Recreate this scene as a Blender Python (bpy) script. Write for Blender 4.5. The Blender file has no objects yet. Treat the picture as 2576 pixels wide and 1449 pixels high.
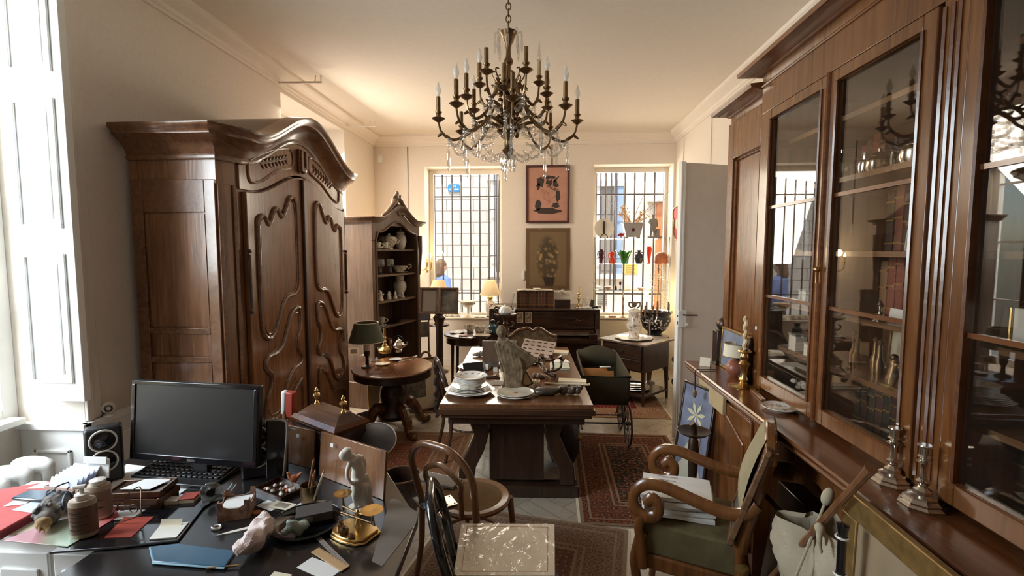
import bpy, bmesh, math, random
from mathutils import Vector, Matrix, noise
sc = bpy.context.scene
col = sc.collection
R = random.Random(11)
pi = math.pi
H = 1.8
# ---------------------------------------------------------------- camera
CX, CY, F = 1288.0, 724.5, 1200.0
YAW, PIT = math.atan(72/1200), math.atan(92/1200)
cd = bpy.data.cameras.new('camera'); cam = bpy.data.objects.new('camera', cd); col.objects.link(cam)
cd.sensor_fit = 'HORIZONTAL'; cd.sensor_width = 36; cd.lens = F/2576*36; cd.clip_start = .05
cam.location = (0, 0, H); cam.rotation_euler = (pi/2-PIT, 0, YAW); sc.camera = cam

def at(px, py, X=None, Y=None, Z=None):
    """the point of the photographed place seen at a pixel, on a known plane"""
    x, z, y = (px-CX)/F, -(py-CY)/F, 1.0
    c, s = math.cos(PIT), math.sin(PIT); y, z = y*c+z*s, z*c-y*s
    c, s = math.cos(YAW), math.sin(YAW); x, y = x*c-y*s, x*s+y*c
    t = X/x if X is not None else Y/y if Y is not None else (Z-H)/z
    return Vector((x*t, y*t, H+z*t))

# ---------------------------------------------------------------- mesh builder
class M:
    def __init__(s): s.v, s.f, s.T = [], [], None
    def add(s, vs, fs):
        n = len(s.v)
        s.v += [tuple(s.T @ Vector(v)) if s.T else tuple(v) for v in vs]
        s.f += [tuple(i+n for i in f) for f in fs]
        return s
    def box(s, x0, x1, y0, y1, z0, z1):
        v = [(x, y, z) for x in (x0, x1) for y in (y0, y1) for z in (z0, z1)]
        return s.add(v, [(0,1,3,2),(4,6,7,5),(0,4,5,1),(2,3,7,6),(0,2,6,4),(1,5,7,3)])
    def cb(s, c, d, rot=(0,0,0)):
        m = Matrix.Translation(c) @ rotm(rot)
        v = [m @ Vector((a*d[0]/2, b*d[1]/2, e*d[2]/2)) for a in (-1,1) for b in (-1,1) for e in (-1,1)]
        return s.add(v, [(0,1,3,2),(4,6,7,5),(0,4,5,1),(2,3,7,6),(0,2,6,4),(1,5,7,3)])
    def lathe(s, prof, n=20, c=(0,0,0), sx=1, sy=1, rot=None):
        m = Matrix.Translation(c) @ (rotm(rot) if rot else Matrix())
        v, f = [], []
        for r, z in prof:
            for i in range(n):
                a = 2*pi*i/n
                v.append(m @ Vector((r*math.cos(a)*sx, r*math.sin(a)*sy, z)))
        for j in range(len(prof)-1):
            for i in range(n):
                k = (i+1) % n
                f.append((j*n+i, j*n+k, (j+1)*n+k, (j+1)*n+i))
        q = len(prof)-1
        if prof[0][0] > 1e-5 and abs(prof[0][0]-prof[q][0]) < .006 and abs(prof[0][1]-prof[q][1]) < .012 and q > 1:      # a ring
            return s.add(v, f+[(q*n+i, q*n+(i+1) % n, (i+1) % n, i) for i in range(n)])
        if prof[0][0] > 1e-5: f.append(tuple(range(n-1, -1, -1)))
        if prof[-1][0] > 1e-5: f.append(tuple((len(prof)-1)*n+i for i in range(n)))
        return s.add(v, f)
    def tube(s, pts, r, n=8, closed=False, flat=1.0):
        P = [Vector(p) for p in pts]; k = len(P)
        rr = r if isinstance(r, (list, tuple)) else [r]*k
        v, f, u = [], [], None
        for i in range(k):
            t = (P[(i+1) % k]-P[i-1]) if closed else (P[min(i+1, k-1)]-P[max(i-1, 0)])
            t = t.normalized() if t.length > 1e-9 else Vector((0,0,1))
            if u is None:
                u = t.orthogonal() if abs(t.z) < .9 else t.cross(Vector((0,1,0)))
                if abs(t.z) < .9: u = t.cross(Vector((0,0,1)))
            u = u-t*u.dot(t)
            u = u.normalized() if u.length > 1e-6 else t.orthogonal().normalized()
            w = t.cross(u)
            for j in range(n):
                a = 2*pi*j/n
                v.append(P[i]+u*(rr[i]*math.cos(a))+w*(rr[i]*flat*math.sin(a)))
        for i in range(k if closed else k-1):
            b = (i+1) % k
            for j in range(n):
                e = (j+1) % n
                f.append((i*n+j, i*n+e, b*n+e, b*n+j))
        if not closed:
            f.append(tuple(range(n-1, -1, -1))); f.append(tuple((k-1)*n+j for j in range(n)))
        return s.add(v, f)
    def prism(s, poly, a0, a1, axis='y'):
        g = {'y': lambda p, a: (p[0], a, p[1]), 'x': lambda p, a: (a, p[0], p[1]), 'z': lambda p, a: (p[0], p[1], a)}[axis]
        n = len(poly)
        v = [g(p, a0) for p in poly]+[g(p, a1) for p in poly]
        return s.add(v, [tuple(range(n)), tuple(range(2*n-1, n-1, -1))]+[(i, (i+1) % n, n+(i+1) % n, n+i) for i in range(n)])
    def ball(s, c, r, nu=12, nv=8, rot=None):
        r = r if isinstance(r, (list, tuple)) else (r, r, r)
        m = Matrix.Translation(c) @ (rotm(rot) if rot else Matrix())
        v, f = [m @ Vector((0,0,-r[2]))], []
        for j in range(1, nv):
            b = -pi/2+pi*j/nv
            for i in range(nu):
                a = 2*pi*i/nu
                v.append(m @ Vector((r[0]*math.cos(a)*math.cos(b), r[1]*math.sin(a)*math.cos(b), r[2]*math.sin(b))))
        v.append(m @ Vector((0,0,r[2])))
        for i in range(nu):
            k = (i+1) % nu
            f.append((0, 1+k, 1+i)); f.append((len(v)-1, 1+(nv-2)*nu+i, 1+(nv-2)*nu+k))
            for j in range(nv-2):
                f.append((1+j*nu+i, 1+j*nu+k, 1+(j+1)*nu+k, 1+(j+1)*nu+i))
        return s.add(v, f)
    def grid(s, fn, nu, nv, th=0):
        """a sheet fn(u,v); th gives it thickness downwards"""
        v = [fn(i/nu, j/nv) for i in range(nu+1) for j in range(nv+1)]
        w = nv+1
        f = [(i*w+j, (i+1)*w+j, (i+1)*w+j+1, i*w+j+1) for i in range(nu) for j in range(nv)]
        if th:
            n = len(v)
            v += [(p[0], p[1], p[2]-th) for p in v]
            f += [tuple(n+q for q in reversed(t)) for t in f]
            rim = [i*w for i in range(nu+1)]+[nu*w+j for j in range(1, nv+1)]+[i*w+nv for i in range(nu-1, -1, -1)]+[j for j in range(nv-1, 0, -1)]
            f += [(rim[i], rim[i-1], n+rim[i-1], n+rim[i]) for i in range(len(rim))]
        return s.add(v, f)
    def sweep(s, path, nor, prof, closed=False):
        """path of points, outward plan vectors (mitred), profile of (out, up)"""
        k, m = len(path), len(prof)
        v = [(p[0]+n[0]*o, p[1]+n[1]*o, p[2]+u) for p, n in zip(path, nor) for o, u in prof]
        f = [(i*m+j, ((i+1) % k)*m+j, ((i+1) % k)*m+(j+1) % m, i*m+(j+1) % m) for i in range(k if closed else k-1) for j in range(m)]
        if not closed: f += [tuple(range(m-1, -1, -1)), tuple((k-1)*m+j for j in range(m))]
        return s.add(v, f)

def rotm(r):
    return Matrix.Rotation(r[2], 4, 'Z') @ Matrix.Rotation(r[1], 4, 'Y') @ Matrix.Rotation(r[0], 4, 'X')
def spl(P, n=6, closed=False):
    """Catmull-Rom through points"""
    P = [Vector(p) for p in P]; k = len(P); out = []
    for i in range(k if closed else k-1):
        a = P[i-1] if closed or i else P[0]; b = P[i]; c = P[(i+1) % k]; d = P[(i+2) % k] if closed or i+2 < k else P[-1]
        for j in range(n):
            t = j/n
            out.append(.5*((2*b)+(c-a)*t+(2*a-5*b+4*c-d)*t*t+(3*b-a-3*c+d)*t**3))
    if not closed: out.append(P[-1])
    return out
def cir(r, n=24, z=0, a0=0, a1=2*pi, sx=1, sy=1):
    full = abs(a1-a0-2*pi) < 1e-6
    return [(r*sx*math.cos(a0+(a1-a0)*i/(n if full else n-1)), r*sy*math.sin(a0+(a1-a0)*i/(n if full else n-1)), z) for i in range(n)]

def obj(name, m, mat, parent=None, bev=0, sub=0, loc=None, rot=None, ang=38, vox=0):
    me = bpy.data.meshes.new(name)
    me.from_pydata(m.v, [], m.f)
    bm = bmesh.new(); bm.from_mesh(me); bmesh.ops.recalc_face_normals(bm, faces=bm.faces); bm.to_mesh(me); bm.free()
    me.materials.append(mat)
    me.shade_smooth()
    if not vox: me.set_sharp_from_angle(angle=math.radians(ang))
    o = bpy.data.objects.new(name, me); col.objects.link(o)
    if parent: o.parent = parent
    if loc: o.location = loc
    if rot: o.rotation_euler = rot
    if vox:
        d = o.modifiers.new('r', 'REMESH'); d.mode = 'VOXEL'; d.voxel_size = vox; d.use_smooth_shade = True
        d = o.modifiers.new('s', 'SMOOTH'); d.iterations = 4; d.factor = .5
    if bev:
        d = o.modifiers.new('b', 'BEVEL'); d.width = bev; d.segments = 2; d.limit_method = 'ANGLE'; d.angle_limit = math.radians(40); d.harden_normals = False
    if sub:
        d = o.modifiers.new('s', 'SUBSURF'); d.levels = d.render_levels = sub
    return o
def tag(o, label, cat, group=None):
    o['label'] = label; o['category'] = cat
    if group: o['group'] = group
    return o
def thing(name, label, cat, loc=(0,0,0), rz=0, group=None, rot=None):
    o = bpy.data.objects.new(name, None); col.objects.link(o); o.empty_display_size = .05
    o.location = loc; o.rotation_euler = rot or (0, 0, rz)
    return tag(o, label, cat, group)
def one(name, m, mat, label, cat, loc=(0,0,0), rz=0, group=None, rot=None, **k):
    return tag(obj(name, m, mat, None, loc=loc, rot=rot or (0, 0, rz), **k), label, cat, group)
def struct(name, m, mat, parent=None, **k):
    o = obj(name, m, mat, parent, **k)
    if not parent: o['kind'] = 'structure'
    return o
def dup(root, loc, rz=None, label=None, group=None, scale=None):
    r = root.copy(); col.objects.link(r); r.location = loc
    if rz is not None: r.rotation_euler = (0, 0, rz)
    if scale: r.scale = (scale,)*3 if isinstance(scale, (int, float)) else scale
    if label: r['label'] = label
    if group: r['group'] = group
    for ch in root.children:
        c = ch.copy(); col.objects.link(c); c.parent = r
        for g in ch.children:
            d = g.copy(); col.objects.link(d); d.parent = c
    return r
def text(name, s, size, mat, parent, loc, rot, th=.0008):
    cu = bpy.data.curves.new(name, 'FONT'); cu.body = s; cu.size = size; cu.extrude = th; cu.align_x = 'CENTER'; cu.align_y = 'CENTER'
    t = bpy.data.objects.new(name, cu); col.objects.link(t)
    bpy.context.view_layer.update()
    me = bpy.data.meshes.new_from_object(t); bpy.data.objects.remove(t)
    me.materials.clear(); me.materials.append(mat)
    o = bpy.data.objects.new(name, me); col.objects.link(o); o.parent = parent; o.location = loc; o.rotation_euler = rot
    return o

# ---------------------------------------------------------------- materials
class NT:
    def __init__(s, name):
        s.m = bpy.data.materials.new(name); s.m.use_nodes = True; s.t = s.m.node_tree; s.t.nodes.clear()
        s.out = s.n('ShaderNodeOutputMaterial')
    def n(s, typ, **k):
        d = s.t.nodes.new(typ)
        for a, b in k.items(): setattr(d, a, b)
        return d
    def l(s, a, b): s.t.links.new(a, b)
    def coord(s, scale=(1,1,1), rot=(0,0,0)):
        c = s.n('ShaderNodeTexCoord'); p = s.n('ShaderNodeMapping')
        p.inputs['Scale'].default_value = scale; p.inputs['Rotation'].default_value = rot
        s.l(c.outputs['Object'], p.inputs['Vector']); return p.outputs['Vector']
    def noise(s, vec, sc_=5, det=4, dist=0):
        d = s.n('ShaderNodeTexNoise'); d.inputs['Scale'].default_value = sc_; d.inputs['Detail'].default_value = det; d.inputs['Distortion'].default_value = dist
        s.l(vec, d.inputs['Vector']); return d.outputs['Fac']
    def ramp(s, fac, stops, const=False):
        r = s.n('ShaderNodeValToRGB'); e = r.color_ramp.elements
        if const: r.color_ramp.interpolation = 'CONSTANT'
        while len(e) < len(stops): e.new(.5)
        for q, (p, c) in zip(e, stops): q.position = p; q.color = (*c[:3], 1)
        s.l(fac, r.inputs['Fac']); return r.outputs['Color']
    def mix(s, f, a, b, mode='MIX'):
        d = s.n('ShaderNodeMix', data_type='RGBA', blend_type=mode)
        for v, i in ((f, 0), (a, 6), (b, 7)):
            if hasattr(v, 'is_output'): s.l(v, d.inputs[i])
            elif i: d.inputs[i].default_value = (*v[:3], 1)
            else: d.inputs[i].default_value = v
        return d.outputs[2]
    def mth(s, op, a, b=0.0):
        d = s.n('ShaderNodeMath', operation=op)
        for i, v in enumerate((a, b)):
            if hasattr(v, 'is_output'): s.l(v, d.inputs[i])
            else: d.inputs[i].default_value = v
        return d.outputs[0]
    def bsdf(s, color, rough=.5, metal=0, bump=None, bs=.1, coat=0, bd=.01, emit=None, es=0, trans=0, spec=.5):
        b = s.n('ShaderNodeBsdfPrincipled')
        for v, k in ((color, 'Base Color'), (rough, 'Roughness')):
            if hasattr(v, 'is_output'): s.l(v, b.inputs[k])
            elif k == 'Base Color': b.inputs[k].default_value = (*v[:3], 1)
            else: b.inputs[k].default_value = v
        b.inputs['Metallic'].default_value = metal; b.inputs['Coat Weight'].default_value = coat; b.inputs['Coat Roughness'].default_value = .12
        b.inputs['Specular IOR Level'].default_value = spec
        if emit:
            b.inputs['Emission Color'].default_value = (*emit, 1); b.inputs['Emission Strength'].default_value = es
        if bump is not None:
            u = s.n('ShaderNodeBump'); u.inputs['Strength'].default_value = bs; u.inputs['Distance'].default_value = bd
            s.l(bump, u.inputs['Height']); s.l(u.outputs[0], b.inputs['Normal'])
        s.l(b.outputs[0], s.out.inputs['Surface']); return s.m

def wood(name, dark, light, axis=2, sc_=1.0, rough=.35, coat=.25, burl=.0):
    t = NT(name)
    k = [14*sc_]*3; k[axis] = 1.1*sc_
    v = t.coord(k)
    a = t.noise(v, 1.6, 6, 1.2+burl)
    b = t.noise(t.coord((2.2, 2.2, 1.4)), 1.3, 3, .6)
    c = t.ramp(a, [(.3, dark), (.52, tuple((x+y)/2 for x, y in zip(dark, light))), (.75, light)])
    c = t.mix(t.ramp(b, [(.35, (0,0,0)), (.7, (.35,.35,.35))]), c, tuple(x*1.35 for x in light))
    fine = t.noise(t.coord([q*5 for q in k]), 2.5, 2)
    c = t.mix(t.mth('MULTIPLY', fine, .35), c, tuple(x*.55 for x in dark))
    return t.bsdf(c, rough, 0, a, .06, coat)
def plain(name, c, rough=.5, metal=0, var=.08, bs=.05, sc_=9, coat=0, emit=None, es=0, spec=.5):
    t = NT(name); v = t.coord()
    a = t.noise(v, sc_, 4)
    cc = t.ramp(a, [(.3, tuple(x*(1-var) for x in c)), (.7, tuple(min(1, x*(1+var)) for x in c))])
    return t.bsdf(cc, rough, metal, a, bs, coat, emit=emit, es=es, spec=spec)
def fabric(name, c, c2=None, sc_=220, rough=.95):
    t = NT(name); v = t.coord()
    w = t.n('ShaderNodeTexWave'); w.inputs['Scale'].default_value = sc_; w.inputs['Distortion'].default_value = 2; t.l(v, w.inputs['Vector'])
    a = t.noise(v, 14, 5)
    cc = t.mix(t.mth('MULTIPLY', w.outputs['Fac'], .5), t.ramp(a, [(.3, c), (.7, c2 or tuple(x*1.25 for x in c))]), tuple(x*.7 for x in c))
    return t.bsdf(cc, rough, 0, w.outputs['Fac'], .15, bd=.002, spec=.2)
def speck(name, c, c2, sc_=30, rough=.5, lo=.45, hi=.55, coat=0, metal=0):
    t = NT(name); a = t.noise(t.coord(), sc_, 3)
    return t.bsdf(t.ramp(a, [(lo, c), (hi, c2)]), rough, metal, a, .1, coat)
def glass(name, tint=(1,1,1), rough=0.0, ior=1.5, body=0, bodycol=(1,1,1), k=1.0):
    t = NT(name)
    tr = t.n('ShaderNodeBsdfTransparent'); tr.inputs[0].default_value = (*tint, 1)
    gl = t.n('ShaderNodeBsdfGlossy'); gl.inputs['Roughness'].default_value = rough
    fr = t.n('ShaderNodeFresnel'); ge = t.n('ShaderNodeNewGeometry')
    t.l(t.mth('ADD', t.mth('MULTIPLY', ge.outputs['Backfacing'], 1/ior-ior), ior), fr.inputs[0])      # thin sheet: both faces reflect alike
    mx = t.n('ShaderNodeMixShader')
    t.l(t.mth('MULTIPLY', fr.outputs[0], k), mx.inputs[0]); t.l(tr.outputs[0], mx.inputs[1]); t.l(gl.outputs[0], mx.inputs[2])
    # a faint film of dust keeps the pane a real surface
    df = t.n('ShaderNodeBsdfDiffuse'); nz = t.noise(t.coord(), 6, 3)
    df.inputs[0].default_value = (*bodycol, 1)
    m2 = t.n('ShaderNodeMixShader'); t.l(t.mth('MULTIPLY', nz, max(body, .004)*2), m2.inputs[0])
    t.l(mx.outputs[0], m2.inputs[1]); t.l(df.outputs[0], m2.inputs[2]); t.l(m2.outputs[0], t.out.inputs['Surface'])
    return t.m
def translucent(name, c, rough=.8, tw=.5):
    t = NT(name)
    nz = t.ramp(t.noise(t.coord((1,1,1)), 60, 2), [(.3, tuple(x*.93 for x in c)), (.7, c)])
    a = t.n('ShaderNodeBsdfDiffuse'); b = t.n('ShaderNodeBsdfTranslucent'); m = t.n('ShaderNodeMixShader'); m.inputs[0].default_value = tw
    t.l(nz, a.inputs[0]); t.l(nz, b.inputs[0]); t.l(a.outputs[0], m.inputs[1]); t.l(b.outputs[0], m.inputs[2]); t.l(m.outputs[0], t.out.inputs['Surface'])
    return t.m
def emis(name, c, s):
    t = NT(name); e = t.n('ShaderNodeEmission'); e.inputs[1].default_value = s
    nz = t.ramp(t.noise(t.coord(), 4, 1), [(.2, tuple(x*.95 for x in c)), (.8, c)])
    t.l(nz, e.inputs[0]); t.l(e.outputs[0], t.out.inputs['Surface']); return t.m
def rugmat(name, hx, hy, field, field2, border, line, sc_=1.0):
    t = NT(name); c = t.n('ShaderNodeTexCoord'); s = t.n('ShaderNodeSeparateXYZ'); t.l(c.outputs['Object'], s.inputs[0])
    dx = t.mth('SUBTRACT', hx, t.mth('ABSOLUTE', s.outputs[0])); dy = t.mth('SUBTRACT', hy, t.mth('ABSOLUTE', s.outputs[1]))
    d = t.mth('MINIMUM', dx, dy)
    def vor(k, f='F1', m='DISTANCE'):
        n = t.n('ShaderNodeTexVoronoi', feature=f); n.inputs['Scale'].default_value = k; n.inputs['Randomness'].default_value = .35; t.l(c.outputs['Object'], n.inputs['Vector']); return n
    v1 = vor(7*sc_); v2 = vor(22*sc_); v3 = vor(13*sc_)
    w1 = t.mth('FRACT', t.mth('MULTIPLY', v1.outputs['Distance'], 3.2)); w2 = t.mth('FRACT', t.mth('MULTIPLY', v3.outputs['Distance'], 3.6))
    pf = t.mix(t.ramp(w1, [(0, (0,0,0)), (.45, (0,0,0)), (.5, (1,1,1)), (.72, (1,1,1)), (.76, (0,0,0))]), field, field2)
    pf = t.mix(t.ramp(v2.outputs['Distance'], [(.0, (.8,.8,.8)), (.16, (.8,.8,.8)), (.2, (0,0,0))]), pf, line)
    pb = t.mix(t.ramp(w2, [(0, (0,0,0)), (.5, (0,0,0)), (.55, (1,1,1)), (.8, (1,1,1)), (.84, (0,0,0))]), border, field)
    pb = t.mix(t.ramp(v2.outputs['Distance'], [(0, (.7,.7,.7)), (.14, (.7,.7,.7)), (.19, (0,0,0))]), pb, line)
    msk = t.ramp(d, [(0, (1,1,1)), (.3, (1,1,1)), (.301, (0,0,0))], True)
    cc = t.mix(msk, pf, pb)
    ln = t.ramp(d, [(0, (1,1,1)), (.02, (0,0,0)), (.06, (1,1,1)), (.075, (0,0,0)), (.24, (1,1,1)), (.255, (0,0,0)), (.285, (1,1,1)), (.3, (0,0,0))], True)
    cc = t.mix(t.mth('MULTIPLY', ln, .75), cc, line)
    nz = t.noise(c.outputs['Object'], 90, 3)
    cc = t.mix(t.mth('MULTIPLY', nz, .5), cc, tuple(x*.5 for x in field))
    return t.bsdf(cc, .98, 0, nz, .3, bd=.004, spec=.1)

MAT = {}
W = MAT
W['table'] = wood('long_table_top', (.09,.035,.014), (.22,.095,.04), 1, 1.0, .22, .4)
W['tabled'] = wood('long_table_edge', (.035,.014,.007), (.10,.042,.02), 0, 1.0, .3, .3)
W['tabled2'] = wood('case_wood', (.06,.024,.012), (.17,.075,.036), 0, 1.0, .25, .4)
W['wall'] = plain('wall_plaster', (.80,.72,.63), .85, var=.03, bs=.08, sc_=40)
W['ceil'] = plain('ceiling_plaster', (.84,.76,.67), .9, var=.02, bs=.05, sc_=30)
W['trim'] = plain('painted_trim', (.78,.72,.63), .55, var=.03)
W['white'] = plain('white_paint', (.86,.86,.83), .4, var=.02)
W['doorw'] = plain('door_paint', (.62,.55,.48), .45, var=.03)
W['armoire'] = wood('walnut_polished', (.125,.048,.02), (.36,.165,.075), 2, 1.0, .22, .5, .6)
W['armoire_h'] = wood('walnut_cornice', (.11,.045,.02), (.27,.12,.055), 1, 1.0, .25, .4)
W['armoire_d'] = wood('walnut_dark', (.05,.02,.01), (.11,.05,.025), 2, 1.0, .35, .3)  # darker walnut for the centre fillet and top boards
W['book'] = wood('mahogany_bookcase', (.10,.034,.009), (.25,.095,.026), 2, 1.0, .27, .4)
W['book_h'] = wood('mahogany_counter', (.10,.032,.011), (.23,.082,.028), 1, 1.0, .24, .45)
W['dark'] = wood('dark_stained_wood', (.018,.008,.005), (.06,.028,.016), 2, 1.0, .3, .3)
W['dark_h'] = wood('dark_stained_board', (.02,.009,.006), (.07,.032,.018), 0, 1.0, .26, .4)
W['oak'] = wood('brown_oak', (.11,.05,.02), (.27,.14,.07), 1, 1.0, .3, .3)
W['oakx'] = wood('brown_oak_cross', (.09,.04,.018), (.22,.11,.055), 0, 1.0, .3, .3)
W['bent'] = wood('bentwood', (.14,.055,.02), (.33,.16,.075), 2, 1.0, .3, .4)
W['vit'] = wood('grey_walnut', (.095,.055,.034), (.25,.16,.105), 2, 1.0, .4, .2)
W['brass'] = plain('brass', (.62,.42,.16), .25, 1, .1)
W['brassd'] = plain('aged_brass', (.22,.14,.07), .4, 1, .25, sc_=25)
W['bronze'] = plain('dark_bronze', (.09,.06,.04), .4, .8, .3, sc_=25)
W['iron'] = plain('iron', (.10,.085,.09), .5, .6, .1)
W['silver'] = plain('silver', (.72,.68,.62), .18, 1, .05)
W['black'] = plain('black_plastic', (.012,.012,.013), .35, var=.1)
W['blackg'] = plain('black_gloss', (.008,.008,.01), .08, var=.1, coat=.5)
W['screen'] = plain('monitor_screen', (.022,.021,.021), .28, var=.05)
W['chrome'] = plain('chrome', (.7,.7,.7), .2, 1, .03)
W['porc'] = plain('porcelain', (.82,.78,.70), .18, var=.03, coat=.4)
W['porc2'] = speck('patterned_porcelain', (.80,.75,.66), (.42,.30,.22), 26, .2, .56, .6, .4)
W['marble'] = plain('white_marble', (.74,.69,.60), .45, var=.06, sc_=20)
W['paper'] = plain('white_paper', (.80,.79,.76), .8, var=.03)
W['cream'] = plain('cream_paper', (.78,.70,.53), .8, var=.04)
W['orange_paper'] = plain('orange_folder', (.62,.30,.10), .8, var=.1)
W['red'] = plain('red_card', (.42,.06,.035), .5, var=.08)
W['pink'] = plain('red_pink_folder', (.60,.10,.09), .5, var=.08)
W['blue'] = plain('blue_folder', (.02,.09,.16), .25, var=.08, coat=.4)
W['green'] = plain('green_lampshade', (.10,.11,.075), .8, var=.08)
W['shade'] = translucent('cream_lampshade', (.88,.80,.64))
W['glass'] = glass('pane_glass', (.97,.98,.97), 0, 1.5, .006)
W['cabglass'] = glass('cabinet_glass', (.97,.95,.92), 0.0, 1.52, .008, (.6,.5,.4), 1.05)
W['crystal'] = glass('crystal', (.93,.92,.90), .02, 1.6, .07, (.9,.85,.78), 2.2)
W['clear'] = glass('clear_glassware', (.94,.95,.94), .01, 1.5, .05, (.9,.9,.88), 2)
W['greenglass'] = glass('green_glass', (.25,.55,.25), .02, 1.5, .2, (.1,.3,.1), 2)
W['redglass'] = glass('red_glass', (.95,.25,.1), .02, 1.5, .45, (.8,.12,.04), 1.5)
W['purple'] = glass('purple_glass', (.35,.12,.2), .02, 1.5, .45, (.15,.04,.07), 1.5)
W['bulb'] = glass('bulb_glass', (.96,.95,.92), .05, 1.45, .38, (.95,.93,.88), 1.5)
W['glow'] = emis('lit_bulb', (1,.72,.38), 60)
W['glow2'] = emis('lit_lamp_bulb', (1,.82,.55), 10)
W['olive'] = fabric('olive_canvas', (.075,.065,.04))
W['cane'] = fabric('woven_cane', (.20,.125,.06))
W['uphol'] = fabric('olive_upholstery', (.12,.095,.045), (.19,.155,.08), 300)
W['canvas'] = fabric('natural_canvas', (.48,.40,.28), (.56,.48,.35))
W['leather'] = plain('black_leather', (.016,.013,.012), .35, var=.2)
W['carved'] = speck('carved_old_wood', (.10,.066,.036), (.30,.215,.12), 22, .75, .3, .72)
W['darkcarve'] = speck('carved_dark_wood', (.022,.014,.009), (.07,.045,.03), 16, .45, .35, .65, .2)
W['candle'] = plain('beeswax_candle', (.72,.55,.30), .5, var=.05)
W['quartz'] = speck('pink_quartz', (.66,.50,.46), (.83,.72,.68), 12, .45, .35, .65)
W['grstone'] = speck('green_stone', (.25,.30,.24), (.46,.52,.44), 14, .5, .35, .65)
W['gold'] = plain('gilt_wood', (.30,.18,.06), .42, .55, .25, sc_=30)
W['terra'] = plain('terracotta', (.42,.14,.06), .6, var=.1)
W['gravel'] = plain('street_paving', (.42,.4,.37), .9, var=.1)
W['skin'] = plain('skin', (.62,.40,.29), .5, var=.04)
W['hair'] = plain('brown_hair', (.16,.09,.05), .6, var=.2)
W['shirt'] = fabric('blue_shirt', (.18,.28,.62))
W['denim'] = fabric('dark_trousers', (.05,.06,.1))
W['globe'] = plain('grey_blue_enamel', (.12,.125,.15), .4, var=.15, coat=.2)
W['velvet'] = plain('red_velvet', (.38,.02,.03), .7)
W['greycard'] = plain('grey_card', (.30,.26,.22), .7, var=.05)
W['ink'] = plain('dark_ink', (.05,.035,.03), .8)
W['white2'] = plain('white_enamel', (.85,.85,.82), .3)
W['marbling'] = speck('box_marble_print', (.2,.1,.06), (.34,.2,.12), 40, .4)
W['photo'] = speck('old_photograph', (.18,.15,.12), (.5,.44,.36), 9, .35, .35, .7)
W['photo2'] = speck('old_landscape_print', (.10,.10,.09), (.32,.29,.24), 11, .3, .35, .7)
W['bluepic'] = speck('blue_watercolour', (.14,.16,.22), (.24,.26,.34), 7, .6, .35, .7)
# ================================================================ the setting
XL, XR, YB, YR, ZC = -2.57, 2.0, 7.33, -1.9, 3.55
def holes(m, axis, p0, p1, a0, a1, z0, z1, ops):
    """a wall slab p0..p1 thick, running a0..a1, with rectangular openings (a,b,zlo,zhi)"""
    def bx(a, b, c, d):
        if b-a > 1e-4 and d-c > 1e-4:
            m.box(p0, p1, a, b, c, d) if axis == 'x' else m.box(a, b, p0, p1, c, d)
    cur = a0
    for a, b, lo, hi in sorted(ops):
        bx(cur, a, z0, z1); bx(a, b, z0, lo); bx(a, b, hi, z1); cur = b
    bx(cur, a1, z0, z1)
    return m
# floor: pale herringbone boards
t = NT('herringbone_floor'); v = t.coord((1,1,1), (0,0,pi/4))
s1 = t.n('ShaderNodeSeparateXYZ'); t.l(v, s1.inputs[0])
bw = .115
chk = t.n('ShaderNodeTexChecker'); chk.inputs['Scale'].default_value = 1/(bw*3); t.l(v, chk.inputs['Vector'])
fx = t.mth('FRACT', t.mth('MULTIPLY', s1.outputs[0], 1/bw)); fy = t.mth('FRACT', t.mth('MULTIPLY', s1.outputs[1], 1/bw))
ff = t.n('ShaderNodeMix'); t.l(chk.outputs['Fac'], ff.inputs[0]); t.l(fx, ff.inputs[2]); t.l(fy, ff.inputs[3])
joint = t.ramp(ff.outputs[0], [(0, (1,1,1)), (.045, (0,0,0)), (.955, (0,0,0)), (.97, (1,1,1))])
nz = t.noise(t.coord((1,1,1)), 7, 4)
cc = t.mix(chk.outputs['Fac'], t.ramp(nz, [(.3, (.40,.33,.25)), (.7, (.52,.44,.34))]), t.ramp(nz, [(.3, (.44,.37,.28)), (.7, (.56,.48,.38))]))
cc = t.mix(t.mth('MULTIPLY', joint, .7), cc, (.16,.12,.09))
MAT['floor'] = t.bsdf(cc, .38, 0, joint, .15, .15, bd=-.002)
struct('floor', M().box(-3.2, 2.3, YR-.2, 7.9, -.12, 0), W['floor'])
struct('ceiling', M().box(-3.2, 2.3, YR-.2, 7.9, ZC, ZC+.15), W['ceil'])
W3 = (.75, 2.487, .84, 3.3); W4 = (4.69, 6.22, .45, 3.37)
struct('wall_left', holes(M(), 'x', XL-.5, XL, YR, 7.8, 0, ZC, [(W3[0], W3[1], 0, W3[3]), W4]), W['wall'])
struct('wall_left_apron', M().box(XL-.5, XL-.38, W3[0], W3[1], 0, .84), W['wall'])
B1 = (-1.785, -.597, .745, 3.095); B2 = (.79, 1.965, .765, 3.10)
struct('wall_back', holes(M(), 'y', YB, YB+.5, -3.07, 2.3, 0, ZC, [B1, B2]), W['wall'])
struct('wall_right', M().box(XR, XR+.25, YR, 7.33, 0, ZC), W['wall'])
struct('wall_rear', M().box(-3.07, 2.25, YR-.2, YR, 0, ZC), W['wall'])
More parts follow.
